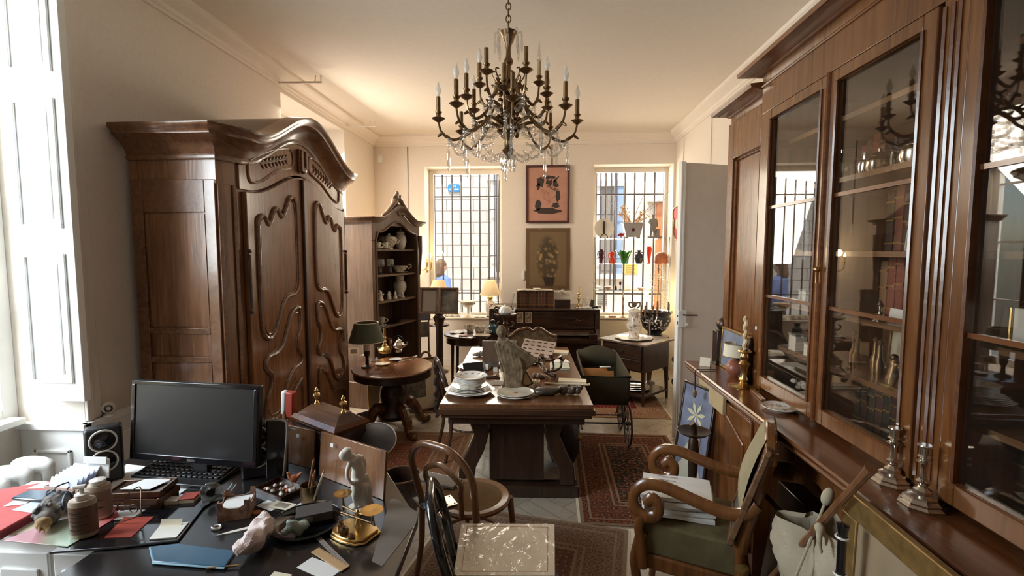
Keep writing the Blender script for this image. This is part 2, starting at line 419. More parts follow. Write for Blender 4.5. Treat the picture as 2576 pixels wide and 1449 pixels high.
# crown moulding along three walls
pf = [(0, 0), (.02, 0), (.02, .02), (.035, .03), (.04, .055), (.07, .075), (.10, .085), (.125, .11), (.125, .14), (0, .14)]
for nm, a, b, nr in (('trim_1', (XL, YR, ZC-.14), (XL, YB, ZC-.14), [(1, 0), (1, -1)]),
                     ('trim_2', (XL, YB, ZC-.14), (XR, YB, ZC-.14), [(1, -1), (-1, -1)]),
                     ('trim_3', (XR, YB, ZC-.14), (XR, YR, ZC-.14), [(-1, -1), (-1, 0)])):
    struct(nm, M().sweep([a, b], nr, pf), W['ceil'])
struct('trim_4', M().box(XL, XR, YB-.018, YB, 3.395, 3.41), W['trim'])
for i, x in enumerate((-2.04, .16)):
    struct('trim_%d' % (5+i), M().box(x-.006, x+.006, YB-.01, YB, (3.09 if i else 2.2), 3.4), W['oak'])
for i, y in enumerate((6.95, 5.85)):
    struct('trim_%d' % (7+i), M().box(XR-.012, XR, y-.006, y+.006, 0, 3.4), W['trim'])
for nm, bx in (('baseboard_back', (XL, XR, YB-.02, YB, 0, .12)), ('baseboard_left', (XL, XL+.02, 2.487, 4.6, 0, .12)), ('baseboard_right', (XR-.02, XR, 3.6, YB, 0, .12))):
    struct(nm, M().box(*bx), W['trim'], bev=.004)
# dado of the left wall: panel, cap, and the return into the window recess
m = M().box(XL, XL+.015, 2.487, 2.86, .12, .80).box(XL-.38, XL, 2.487-.018, 2.487, 0, .80)
m.box(XL, XL+.035, 2.487-.035, 2.86, .80, .835).box(XL-.38, XL+.035, 2.487-.045, 2.487, .80, .835)
m.box(XL+.015, XL+.024, 2.56, 2.86, .68, .70).box(XL+.015, XL+.024, 2.56, 2.58, .2, .7)
for (a, b) in ((-2.86, -2.845), (-2.66, -2.645)): m.box(a, b, 2.455, 2.47, .16, .68)
m.box(-2.86, -2.645, 2.455, 2.47, .665, .68).box(-2.86, -2.645, 2.455, 2.47, .16, .175)
struct('trim_9', m, W['white'], bev=.003)
struct('trim_10', M().box(XL-.5, XL-.30, W3[0], 2.44, .84, .875), W['white'], bev=.004)
# architrave beads at the near window edge
struct('trim_11', M().box(XL, XL+.02, 2.487, 2.53, .84, 3.32).box(XL, XL+.012, 2.53, 2.58, .84, 3.32), W['trim'], bev=.004)

# windows
def window(n, x0, x1, y, z0, z1, bars, hz):
    f = struct('window_%d' % n, M().box(x0, x0+.07, y, y+.06, z0, z1).box(x1-.05, x1, y, y+.06, z0, z1).box(x0+.07, x1-.05, y, y+.06, z1-.07, z1).box(x0+.07, x1-.05, y, y+.06, z0, z0+.06), W['trim'], bev=.004)
    struct('window_glass', M().box(x0+.07, x1-.05, y+.025, y+.031, z0+.06, z1-.07), W['glass'], f)
    for x in bars:
        struct('bar', M().tube([(x, y+.16, z0+.0), (x, y+.16, z1)], .013, 8), W['iron'], f)
    for z in hz:
        struct('crossbar', M().box(x0, x1, y+.150, y+.170, z-.011, z+.011), W['iron'], f)
    struct('sill', M().box(x0, x1, YB-.02, y, z0-.0, z0+.025), W['trim'], f, bev=.004)
    return f
yw = YB+.3
b1 = [at(px, 560, Y=yw+.16).x for px in (1094, 1114, 1138, 1161, 1184, 1207, 1230, 1253)]
b2 = [at(px, 560, Y=yw+.16).x for px in (1499, 1523, 1546, 1571, 1595, 1620, 1645, 1668)]
window(1, B1[0], B1[1], yw, B1[2], B1[3], b1, [at(1180, 495, Y=yw+.16).z, at(1180, 737, Y=yw+.16).z])
window(2, B2[0], B2[1], yw, B2[2], B2[3], b2, [at(1590, 489, Y=yw+.16).z, at(1590, 739, Y=yw+.16).z])
def lwindow(n, y0, y1, z0, z1):
    x = XL-.40
    f = struct('window_%d' % n, M().box(x-.06, x, y0, y0+.08, z0, z1).box(x-.06, x, y1-.08, y1, z0, z1).box(x-.06, x, y0+.08, y1-.08, z1-.08, z1).box(x-.06, x, y0+.08, y1-.08, z0, z0+.08).box(x-.06, x, (y0+y1)/2-.05, (y0+y1)/2+.05, z0+.08, z1-.08), W['white'], bev=.004)
    for a, b in ((y0+.08, (y0+y1)/2-.05), ((y0+y1)/2+.05, y1-.08)):
        struct('window_glass', M().box(x-.033, x-.027, a, b, z0+.08, z1-.08), W['glass'], f)
        for k in (1, 2, 3):
            zz = z0+.08+(z1-z0-.16)*k/4
            struct('glazing_bar', M().box(x-.05, x-.01, a, b, zz-.012, zz+.012), W['white'], f)
    return f
lwindow(3, W3[0], W3[1], .84, W3[3]); lwindow(4, *W4)
# the near window's folding shutter leaf, opened against the jamb
t = thing('shutter', 'tall white panelled interior shutter leaf folded open at the near left window', 'shutter', (-2.80, 2.40, .99))
m = M().box(0, .345, -.02, .02, 0, 2.28)
obj('shutter_leaf', m, W['white'], t, bev=.003)
for z0, z1 in ((.10, .80), (.93, 1.60), (1.73, 2.18)):
    obj('panel_moulding', M().sweep([(.05, -.02, z0), (.295, -.02, z0), (.295, -.02, z1), (.05, -.02, z1)], [(0, 0)]*4, [(0, 0)]*3) if False else
        M().box(.05, .295, -.032, -.02, z0, z0+.022).box(.05, .295, -.032, -.02, z1-.022, z1).box(.05, .072, -.032, -.02, z0+.022, z1-.022).box(.273, .295, -.032, -.02, z0+.022, z1-.022)
        .box(.1, .245, -.027, -.02, z0+.05, z1-.05), W['white'], t, bev=.006)
# white open door at the right, hinged on the right wall
a, b = at(1717, 408, Y=4.55), Vector((XR, 4.80, 0))
dl = math.hypot(b.x-a.x, b.y-a.y); da = math.atan2(b.y-a.y, b.x-a.x)
d = struct('door_1', M().box(0, dl-.01, -.02, .02, .012, 2.615), W['doorw'], bev=.004)
d.location = (a.x, a.y, 0); d.rotation_euler = (0, 0, da)
struct('edge_strip', M().box(-.022, .0, -.026, .026, .012, 2.622).box(.0, .022, -.031, -.02, .012, 2.622), W['white'], d, bev=.006)
struct('lock_case', M().box(-.035, .055, -.05, -.02, 1.09, 1.25), W['white2'], d, bev=.005)
struct('lock_plate', M().box(-.036, -.024, -.044, -.026, 1.19, 1.21).box(-.036, -.024, -.044, -.026, 1.12, 1.15), W['iron'], d)
struct('handle', M().tube([(.02, -.05, 1.21), (.02, -.09, 1.21), (.05, -.095, 1.21), (.14, -.09, 1.205)], .008), W['iron'], d)
struct('lower_knob', M().lathe([(.004, 0), (.012, .005), (.012, .02), (.004, .025)], 12, (.04, -.06, 1.12), rot=(pi/2, 0, 0)), W['white2'], d)
# brackets, boxes on walls
def hook(px, py, length, label, up=True):
    p = at(px, py, X=XL+.02)
    m = M().tube([(0, 0, -.02), (.03, 0, -.05), (length*.5, 0, -.052), (length, 0, -.055)], .011, 8)
    o = thing('curtain_bracket', label, 'bracket', (XL+.005, p.y, p.z+.05), 0, 'curtain brackets on the left wall')
    obj('arm', m, W['trim'], o)
    obj('prong', M().tube([(length-.008, 0, -.055), (length-.008, 0, .01)], .006), W['trim'], o)
    obj('prong', M().tube([(length-.07, 0, -.055), (length-.06, 0, .01)], .006), W['trim'], o)
    obj('wall_plate', M().box(-.004, .012, -.015, .015, -.07, .03), W['trim'], o)
hook(700, 208, .45, 'white curtain bracket above the armoire, nearer of the two on the left wall')
hook(872, 318, .40, 'white curtain bracket over the display cabinet, near the back corner')
p = at(957, 400, Y=YB)
t = thing('wall_box', 'small white plastic box high in the back left corner', 'wall box', (p.x, YB, p.z))
obj('cover', M().box(-.035, .035, -.03, 0, -.06, .06), W['white2'], t, bev=.006)
obj('side_tab', M().box(.035, .042, -.02, -.005, -.02, .02), W['white2'], t)
p = at(1318, 692, Y=YB)
one('wall_switch', M().box(-.03, .012, -.02, 0, -.07, .07).box(-.02, .004, -.026, -.02, -.02, .02), W['white2'], 'narrow white switch plate on back wall beside the tapestry', 'switch', (p.x, YB, p.z), bev=.004)
t = thing('webcam', 'small round grey camera standing on the left dado ledge', 'camera', (-2.535, 2.60, .835))
obj('foot', M().lathe([(.03, 0), (.03, .008), (.012, .015), (.01, .025)], 16), W['trim'], t)
obj('body', M().ball((0, 0, .05), .035, 16, 10), W['trim'], t)
obj('lens', M().lathe([(.018, 0), (.022, .01), (.016, .012), (.012, .006)], 16, (.02, -.022, .052), rot=(pi/2, 0, .6)), W['bronze'], t)

# ================================================================ outside
t = NT('dressed_stone'); c = t.n('ShaderNodeTexCoord'); mp = t.n('ShaderNodeMapping'); mp.inputs['Rotation'].default_value = (pi/2, 0, 0); t.l(c.outputs['Object'], mp.inputs['Vector'])
br = t.n('ShaderNodeTexBrick'); t.l(mp.outputs[0], br.inputs['Vector'])
for k, vv in (('Scale', 1), ('Mortar Size', .012), ('Brick Width', .62), ('Row Height', .262), ('Mortar Smooth', .3)): br.inputs[k].default_value = vv
br.inputs['Color1'].default_value = (.66,.60,.52,1); br.inputs['Color2'].default_value = (.60,.545,.47,1); br.inputs['Mortar'].default_value = (.22,.18,.15,1)
nz = t.noise(c.outputs['Object'], 6, 5)
cc = t.mix(t.ramp(nz, [(.35, (0,0,0)), (.75, (.6,.6,.6))]), br.outputs['Color'], (.45,.41,.36))
MAT['stone'] = t.bsdf(cc, .9, 0, nz, .3)
MAT['plasterwall'] = speck('ochre_render', (.70,.58,.44), (.78,.68,.54), 3, .9, .35, .65)
gnd = struct('street_ground', M().box(-9, 9, 7.85, 16, -.25, -.15), W['gravel'])
h = thing('opposite_building', 'pale stone building across the street, seen through the barred windows', 'building', (0, 11.0, -.15))
YH = 11.0
obj('wall', M().box(-5.0, .35, 0, .4, 0, 6), W['stone'], h)
obj('wall', M().box(.35, 6.5, .15, .55, 0, 6), W['plasterwall'], h)
# a window at the right edge of the left opening
p0, p1 = at(1243, 455, Y=YH), at(1262, 680, Y=YH)
def facade_window(px0, px1, py0, py1, yy, blind):
    a, b = at(px0, py0, Y=yy), at(px1, py1, Y=yy)
    w = obj('window', M().box(a.x, b.x, yy-11.0-.03, yy-11.0+.04, b.z+.15, a.z+.15), W['greycard'], h)
    m = M()
    for x in (a.x, b.x): m.box(x-.05, x+.05, yy-11.06, yy-11.0, b.z+.1, a.z+.2)
    m.box(a.x-.15, b.x+.15, yy-11.10, yy-11.0, a.z+.15, a.z+.3).box(a.x-.15, b.x+.15, yy-11.12, yy-11.0, b.z+.05, b.z+.15)
    obj('surround', m, W['trim'], w)
    for i in range(4):
        x = a.x+(b.x-a.x)*(i+.5)/4
        obj('grille_bar', M().tube([(x, yy-11.14, b.z-.1), (x, yy-11.14, a.z+.5)], .014, 6), W['iron'], w)
    for z in (a.z*.75+b.z*.25, a.z*.25+b.z*.75): obj('grille_bar', M().box(a.x-.1, b.x+.1, yy-11.15, yy-11.13, z, z+.02), W['iron'], w)
facade_window(1241, 1270, 455, 685, 11.0, 0)
facade_window(1503, 1552, 470, 690, 11.15, 1)
a, b = at(1553, 470, Y=11.15), at(1560, 690, Y=11.15)
obj('blue_shutter', M().box(a.x-.02, b.x+.03, .08, .15, b.z+.15, a.z+.15), plain('faded_blue_shutter', (.28,.38,.52), .6), h)
a, b = at(1651, 512, Y=11.15), at(1700, 860, Y=11.15)
d = obj('door', M().box(a.x, b.x, .08, .16, 0, a.z+.15), plain('orange_door_paint', (.62,.2,.06), .5), h)
m = M()
for k in range(3): m.box(a.x+.08, b.x-.08, .055, .08, .2+k*.85, .85+k*.85)
obj('door_panel', m, plain('orange_door_panel', (.55,.17,.05), .5), d, bev=.02)
obj('door_hood', M().box(a.x-.2, b.x+.2, -.05, .15, a.z+.18, a.z+.32), W['trim'], d)
a, b = at(1503, 737, Y=11.1), at(1527, 768, Y=11.1)
m = M()
for k in range(7):
    z = b.z+(a.z-b.z)*k/7+.15
    m.cb(((a.x+b.x)/2, .12, z+.02), (b.x-a.x, .03, .03), (.5, 0, 0))
obj('louvre_vent', m, W['greycard'], h)
p = at(1142, 473, Y=10.97)
t = thing('street_sign', 'small blue enamel street name plaque on the stone wall', 'sign', (p.x, 10.97, p.z))
w2, h2, k = .14, .085, .03
obj('plate', M().prism([(-w2+k, -h2), (w2-k, -h2), (w2, -h2+k), (w2, h2-k), (w2-k, h2), (-w2+k, h2), (-w2, h2-k), (-w2, -h2+k)], 0, .03), plain('blue_enamel', (.02,.22,.50), .4), t)
text('lettering', 'RUE', .06, W['white'], t, (0, -.002, .035), (pi/2, 0, 0))
m = M()
for i, ww in enumerate((.05, .035, .06, .04)): m.box(-.115+i*.062, -.115+i*.062+ww*.9, -.004, 0, -.045, -.015)
obj('lettering', m, W['white'], t)
p = at(1588, 677, Y=11.1)
t = thing('notice', 'yellow paper notice fixed to the wall opposite', 'notice', (p.x, 11.14, p.z))
obj('sheet', M().box(-.15, .15, 0, .012, -.12, .12), plain('yellow_notice', (.80,.52,.12), .7), t)
m = M()
for k in range(5): m.box(-.12, .10-.03*(k % 2), -.004, 0, .075-k*.042, .09-k*.042)
obj('printed_lines', m, plain('ochre_ink', (.45,.24,.05), .7), t)
# the passer-by outside the left window
p = at(1112, 672, Y=9.1)
t = thing('person', 'person with brown hair in a blue shirt standing outside the left window', 'person', (p.x, 9.1, -.15), 2.4)
zz = p.z+.15
def person():
    s = zz/1.52
    m = M()
    m.tube([(0,0,.78*s), (0,.01,.92*s), (0,0,1.08*s), (0,0,1.24*s), (0,.01,1.34*s), (0,0,1.40*s), (0,0,1.46*s)], [.15,.145,.13,.165,.14,.06,.055], 14, flat=.68)
    m.ball((0, -.01, 1.535*s), (.078, .098, .118), 16, 12); m.ball((0, -.105, 1.52*s), (.014, .022, .02), 8, 6)
    for sx in (-1, 1):
        m.tube([(sx*.09, 0, .86*s), (sx*.095, -.01, .48*s), (sx*.095, .02, .06*s)], [.088, .058, .042], 12)
        m.ball((sx*.095, -.06, .04), (.045, .12, .04), 10, 6)
        m.tube([(sx*.16, 0, 1.32*s), (sx*.24, .02, 1.05*s), (sx*.23, -.1, .86*s)], [.055, .042, .03], 10)
        m.ball((sx*.23, -.115, .81*s), (.035, .022, .055), 10, 8)
        for q in range(4): m.tube([(sx*(.21+.013*q), -.12, .79*s), (sx*(.21+.013*q), -.135, (.71+.012*(q in (1, 2)))*s)], [.009, .007], 6)
        m.tube([(sx*.205, -.125, .82*s), (sx*.19, -.15, .77*s)], [.01, .008], 6)
        m.ball((sx*.08, 0, 1.53*s), (.014, .03, .035), 8, 6)
    return m, s
m, s = person()
body = obj('body', m, W['skin'], t, vox=.012)
obj('shirt', M().tube([(0,0,.80*s), (0,.01,.95*s), (0,0,1.08*s), (0,0,1.24*s), (0,.01,1.33*s), (0,.0,1.395*s)], [.185,.18,.17,.20,.185,.075], 18, flat=.72)
    .tube([(.15, 0, 1.32*s), (.24, .02, 1.06*s), (.235, -.05, .95*s)], [.075, .06, .055], 12).tube([(-.15, 0, 1.32*s), (-.24, .02, 1.06*s), (-.235, -.05, .95*s)], [.075, .06, .055], 12), W['shirt'], t, vox=.014)
obj('hair', M().ball((0, .025, 1.565*s), (.098, .108, .115), 16, 10).tube([(0, .06, 1.55*s), (0, .085, 1.40*s), (0, .07, 1.30*s)], [.10, .10, .05], 12, flat=.7), W['hair'], t, vox=.012)
obj('trousers', M().tube([(0,0,.72*s), (0,0,.88*s)], [.17, .165], 14, flat=.75).tube([(.09, 0, .84*s), (.1, 0, .1)], [.1, .07], 12).tube([(-.09, 0, .84*s), (-.1, 0, .1)], [.1, .07], 12), W['denim'], t, vox=.014)

# ================================================================ light
w = bpy.data.worlds.new('sky'); sc.world = w; w.use_nodes = True
nt = w.node_tree; nt.nodes.clear()
bg = nt.nodes.new('ShaderNodeBackground'); ou = nt.nodes.new('ShaderNodeOutputWorld'); sk = nt.nodes.new('ShaderNodeTexSky')
sk.sky_type = 'NISHITA'; sk.sun_disc = False; sk.sun_elevation = math.radians(50); sk.sun_rotation = math.radians(200)
bg.inputs[1].default_value = .3
nt.links.new(sk.outputs[0], bg.inputs[0]); nt.links.new(bg.outputs[0], ou.inputs[0])
def lamp(name, typ, energy, color, loc, rot=(0,0,0), **k):
    l = bpy.data.lights.new(name, typ); l.energy = energy; l.color = color
    for a, b in k.items(): setattr(l, a, b)
    o = bpy.data.objects.new(name, l); col.objects.link(o); o.location = loc; o.rotation_euler = rot; return o
def aim(o, tgt):
    o.rotation_euler = (Vector(tgt)-o.location).to_track_quat('-Z', 'Y').to_euler()
sun = lamp('sun', 'SUN', 4.6, (1, .95, .86), (0, 5, 12), angle=.02)
aim(sun, (1.5, 9.6, 0))
def daylight(name, loc, tgt, sx, sy, e, c):
    o = lamp(name, 'AREA', e, c, loc, shape='RECTANGLE', size=sx, size_y=sy); aim(o, tgt); return o
daylight('daylight_near_window', (XL-1.5, .85, 2.6), (XL+.3, 2.3, 1.3), 2.2, 2.4, 270, (.86, .93, 1))
daylight('daylight_middle_window', (XL-.72, 5.45, 2.5), (XL+1.4, 5.3, .2), 1.4, 2.4, 125, (1, .88, .73))
daylight('daylight_back_left_window', (-1.2, YB+.75, 2.5), (-1.0, YB-1.5, 1.0), 1.2, 2.2, 62, (1, .88, .72))
daylight('daylight_back_right_window', (1.38, YB+.75, 2.5), (1.2, YB-1.5, 1.0), 1.2, 2.2, 58, (1, .87, .70))
sc.view_settings.view_transform = 'Standard'; sc.view_settings.look = 'None'; sc.view_settings.gamma = 1; sc.view_settings.use_curve_mapping = False
sc.view_settings.exposure = .62
cy = sc.cycles
cy.max_bounces = 8; cy.diffuse_bounces = 4; cy.glossy_bounces = 4; cy.transmission_bounces = 4; cy.transparent_max_bounces = 16
cy.caustics_reflective = False; cy.caustics_refractive = False; cy.sample_clamp_indirect = 6; cy.use_denoising = True
# ================================================================ armoire
AX, AY0, AY1 = -1.93, 2.85, 4.74
t = thing('armoire', 'tall walnut armoire with arched cornice and carved panelled doors on the left wall', 'wardrobe', (-2.25, 3.8, 0))
o_ = Vector((2.25, -3.8, 0))          # world -> local
def A(m): m.T = Matrix.Translation(o_); return m
yc = (AY0+AY1)/2
def arch(y, base, rise, half=.78, p=1.0):
    q = abs(y-yc)/half
    return base+(rise*(.5+.5*math.cos(pi*q))**p if q < 1 else 0)
# body: canted front corners
plan = [(-2.545, AY0), (-1.985, AY0), (AX-.015, AY0+.12), (AX-.015, AY1-.12), (-1.985, AY1), (-2.545, AY1)]
obj('carcass', A(M()).prism(plan, .02, 2.22, 'z'), W['armoire'], t, bev=.004)
m = A(M())
for a, b, c, d in ((-2.53, -2.46, .1, 2.24), (-2.06, -1.99, .1, 2.24)): m.box(a, b, AY0-.014, AY0, c, d)
for c, d in ((.1, .35), (.66, .80), (1.10, 1.14), (1.28, 1.32), (2.04, 2.24)): m.box(-2.46, -2.06, AY0-.012, AY0, c, d)
obj('side_frame', m, W['armoire_h'], t, bev=.004)
for z0, z1 in ((.35, .66), (.8, 1.10), (1.32, 2.04)): obj('side_panel', A(M()).box(-2.45, -2.07, AY0-.004, AY0+.002, z0+.01, z1-.01), W['armoire'], t)
# canted corner posts with a groove
for sy, y in ((1, AY0), (-1, AY1)):
    m = A(M()); dx, dy = AX-.015+1.985, .12*sy
    for f0, f1, pr_ in ((.0, .2, .010), (.8, 1.0, .010)):
        L = math.hypot(dx, dy); nx, ny = dy/L*sy, -dx/L*sy
        q = [(-1.985+dx*f0, y+dy*f0), (-1.985+dx*f1, y+dy*f1)]
        q += [(q[1][0]+nx*pr_, q[1][1]+ny*pr_), (q[0][0]+nx*pr_, q[0][1]+ny*pr_)]
        m.prism(q, .12, 2.22, 'z')
    obj('corner_post', m, W['armoire_h'], t, bev=.003)
obj('plinth', A(M()).prism([(-2.545, AY0-.03), (-1.965, AY0-.03), (AX+.02, AY0+.10), (AX+.02, AY1-.10), (-1.965, AY1+.03), (-2.545, AY1+.03)], 0, .14, 'z'), W['armoire_h'], t, bev=.01)
# frieze with the arched top and scooped lower edge
ys = [AY0+.14+(AY1-AY0-.28)*i/40 for i in range(41)]
low = lambda y: arch(y, 2.20, .20, .74)
top = lambda y: arch(y, 2.36, .29, .80)
m = A(M()); m.prism([(y, low(y)) for y in ys]+[(y, top(y)) for y in reversed(ys)], AX-.06, AX-.002, 'x')
obj('frieze', m, W['armoire'], t, bev=.004)
m = A(M()).prism([(-2.545, AY0+.0), (-1.99, AY0+.0), (AX-.02, AY0+.12), (AX-.02, AY1-.12), (-1.99, AY1), (-2.545, AY1)], 2.22, 2.38, 'z')
obj('frieze_core', m, W['armoire'], t)
# carved cartouches and sprigs on the frieze
def bead(pts, r=.011, closed=False, n=6, sp=5): return A(M()).tube(spl(pts, sp, closed), r, n, closed)
for s in (1, -1):
    Y = lambda q: yc-s*q
    obj('cartouche_moulding', bead([(AX, Y(.70), 2.39), (AX, Y(.62), 2.44), (AX, Y(.4), 2.53), (AX, Y(.17), 2.585), (AX, Y(.12), 2.52), (AX, Y(.15), 2.45), (AX, Y(.35), 2.39), (AX, Y(.55), 2.29), (AX, Y(.68), 2.26), (AX, Y(.71), 2.32)], .010, True), W['armoire'], t)
    m = A(M())
    for k in range(8):
        q = .22+.045*k; z = 2.50-.013*k
        m.ball((AX+.002, Y(q), z+.022), (.006, .022, .008), 8, 6, (s*.7, 0, 0)).ball((AX+.002, Y(q), z-.022), (.006, .022, .008), 8, 6, (-s*.7, 0, 0))
    m.tube([(AX+.001, Y(.2), 2.505), (AX+.001, Y(.56), 2.40)], .004, 6)
    obj('carved_sprig', m, W['armoire_h'], t)
obj('keystone', A(M()).cb((AX+.008, yc, 2.52), (.03, .12, .18)).cb((AX+.022, yc-.035, 2.52), (.03, .035, .17)).cb((AX+.022, yc+.035, 2.52), (.03, .035, .17)).ball((AX+.02, yc, 2.45), (.02, .05, .03)), W['armoire_h'], t, bev=.008)
# sweeping cornice
prof = [(0, 0), (.012, .0), (.02, .018), (.012, .035), (.018, .045), (.03, .07), (.06, .105), (.10, .13), (.115, .135), (.12, .16), (.135, .17), (.14, .195), (.0, .205)]
path = [(-2.545, AY0, 0), (-1.985, AY0, 0)]+[(AX-.01, y, 0) for y in ys]+[(-1.985, AY1, 0), (-2.545, AY1, 0)]
zz = lambda p: top(p[1])
path = [(p[0], p[1], top(p[1]) if i not in (0, 1, len(path)-1, len(path)-2) else 2.36) for i, p in enumerate(path)]
nor = [(0, -1), (.42, -1)]+[(1, -.45)]+[(1, 0)]*39+[(1, .45)]+[(.42, 1), (0, 1)]
obj('cornice', A(M()).sweep(path, nor, prof), W['armoire_h'], t, ang=50)
m = A(M()).prism([(y, top(y)) for y in ys]+[(y, top(y)+.195) for y in reversed(ys)], -2.54, AX-.02, 'x')
obj('top_boards', m, W['armoire_d'], t)
# doors
def door(s):
    y0, y1 = AY0+.17, yc-.006                       # hinge side, meeting side (s=1 near door)
    D = lambda u: (y0+(y1-y0)*u) if s == 1 else (2*yc-(y0+(y1-y0)*u))
    us = [i/14 for i in range(15)]
    poly = [(D(u), .16) for u in (0, 1)]+[(D(u), low(D(u))-.012) for u in reversed(us)]
    d = obj('door', A(M()).prism(poly, AX-.012, AX+.022, 'x'), W['armoire'], t, bev=.006)
    outl = [
        [(.14,1.96),(.15,2.02),(.22,2.045),(.27,2.02),(.30,1.99),(.35,2.02),(.40,2.09),(.46,2.11),(.50,2.07),(.55,2.06),(.62,2.13),(.68,2.20),(.76,2.21),(.81,2.14),(.82,1.95),(.82,1.66),(.80,1.52),(.72,1.47),(.60,1.46),(.50,1.41),(.42,1.31),(.34,1.22),(.24,1.19),(.16,1.24),(.14,1.36),(.14,1.7)],
        [(.82,1.34),(.74,1.36),(.64,1.32),(.56,1.22),(.48,1.12),(.36,1.07),(.22,1.06),(.17,1.02),(.20,.97),(.26,.93),(.25,.85),(.18,.77),(.15,.68),(.20,.61),(.32,.60),(.42,.65),(.48,.75),(.56,.84),(.68,.90),(.80,.92),(.82,.98),(.76,1.04),(.75,1.13),(.81,1.21)],
        [(.82,.76),(.72,.76),(.62,.70),(.54,.60),(.44,.53),(.28,.50),(.16,.47),(.14,.38),(.16,.26),(.3,.24),(.6,.24),(.80,.26),(.82,.4)]]
    for k, ol in enumerate(outl):
        pts = [(AX+.026, D(u), z) for u, z in ol]
        sm = spl(pts, 5, True)
        pan = obj('raised_panel', A(M()).prism([(p.y, p.z) for p in sm], AX+.015, AX+.027, 'x'), W['armoire'], d)
        cx, cz = sum(p.y for p in sm)/len(sm), sum(p.z for p in sm)/len(sm)
        obj('moulding', A(M()).tube(sm, .017, 8, True), W['armoire_h'], d)
        ins = [(AX+.027, p.y+(cx-p.y)*.10, p.z+(cz-p.z)*(.10 if k else .05)) for p in sm]
        obj('inner_bead', A(M()).tube(ins, .007, 6, True), W['armoire_h'], d)
    if s == 1:
        obj('stile_fillet', A(M()).box(AX+.02, AX+.045, D(.93), D(1.0), .17, low(D(1))-.03), W['armoire_d'], d, bev=.008)
    hy = D(.0)
    obj('hinge', A(M()).tube([(AX+.03, hy, 1.42), (AX+.03, hy, 1.78)], .008).ball((AX+.03, hy, 1.8), .014).ball((AX+.03, hy, 1.40), .014), W['iron'], d)
    return d
door(1); door(-1)

# ================================================================ glazed display cabinet standing across the back left corner
VA = math.radians(18)
V0 = Vector((-1.863, 5.2, 0))
t = thing('display_cabinet', 'open fronted display cabinet with carved crest holding porcelain, beyond the armoire', 'cabinet', V0, pi/2-VA)
VW, VD = .966, .44            # local x along the front, y to the back
hgt = lambda x: 2.12+.16*(.5+.5*math.cos(pi*min(1, abs(x-VW/2)/.40)))
obj('back_panel', M().box(0, VW, VD-.02, VD, .06, 2.12), W['vit'], t)
obj('side_panel', M().box(0, .03, .02, VD-.02, .06, 2.14), W['vit'], t, bev=.004)
obj('side_panel', M().box(VW-.03, VW, .02, VD-.02, .06, 2.14), W['vit'], t, bev=.004)
obj('base', M().box(-.02, VW+.02, -.02, VD, 0, .30), W['vit'], t, bev=.008)
xs = [VW*i/30 for i in range(31)]
opn = lambda x: 2.02+.13*(.5+.5*math.cos(pi*min(1, abs(x-VW/2)/.36)))-(.10 if abs(x-VW/2) > .40 else 0)*((abs(x-VW/2)-.40)/.08)
inner = [x for x in xs if .07 <= x <= VW-.07]
obj('front_frame', M().box(0, .06, 0, .03, .3, 1.92).box(VW-.06, VW, 0, .03, .3, 1.92).prism([(0, 1.92), (.06, 1.92)]+[(x, opn(x)) for x in inner]+[(VW-.06, 1.92), (VW, 1.92)]+[(x, hgt(x)) for x in reversed(xs)], 0, .03, 'y'), W['vit'], t, bev=.005)
obj('arch_moulding', M().tube([(.065, -.004, .32), (.065, -.004, 1.92)]+[(x, -.004, opn(x)) for x in inner]+[(VW-.065, -.004, 1.92), (VW-.065, -.004, .32)], .012, 8), W['vit'], t)
obj('corner_drop', M().tube([(VW-.02, -.02, 2.0), (VW-.02, -.03, 1.8), (VW-.02, -.01, 1.5)], [.03, .02, .008], 8), W['vit'], t)
vp = [(0, 0), (.02, .0), (.03, .02), (.06, .04), (.065, .06), (0, .07)]
pth = [(0, VD, 2.12), (0, 0, 2.12)]+[(x, 0, hgt(x)) for x in xs[1:-1]]+[(VW, 0, 2.12), (VW, VD, 2.12)]
obj('cornice', M().sweep(pth, [(-1, 0), (-1, -1)]+[(0, -1)]*29+[(1, -1), (1, 0)], vp), W['vit'], t, ang=50)
obj('top_board', M().box(0, VW, .02, VD, 2.10, 2.17), W['vit'], t)
m = M(); rr = random.Random(3)
for k in range(46):
    a = rr.random(); x = VW/2+(rr.random()-.5)*.34*(1-.75*a); z = 2.24+.27*a*(1-abs(x-VW/2)*1.6)
    m.ball((x, -.02+rr.random()*.03, z), (.035*(1.2-a*.6), .02, .026), 8, 6, (0, rr.random()*3, 0))
for s in (-1, 1): m.tube(spl([(VW/2+s*.05, -.02, 2.40), (VW/2+s*.15, -.02, 2.31), (VW/2+s*.24, -.02, 2.24), (VW/2+s*.33, -.02, 2.19)], 4), [.03]*8+[.026]*3+[.02, .012][:2], 8)
obj('carved_crest', m, W['vit'], t, vox=.009)
for z in (1.83, 1.53, 1.22, .92):
    obj('shelf', M().box(.03, VW-.03, .03, VD-.02, z-.022, z), W['vit'], t)
def V(u, w, z): return V0+Vector((math.cos(pi/2-VA)*u-math.sin(pi/2-VA)*w, math.sin(pi/2-VA)*u+math.cos(pi/2-VA)*w, z))

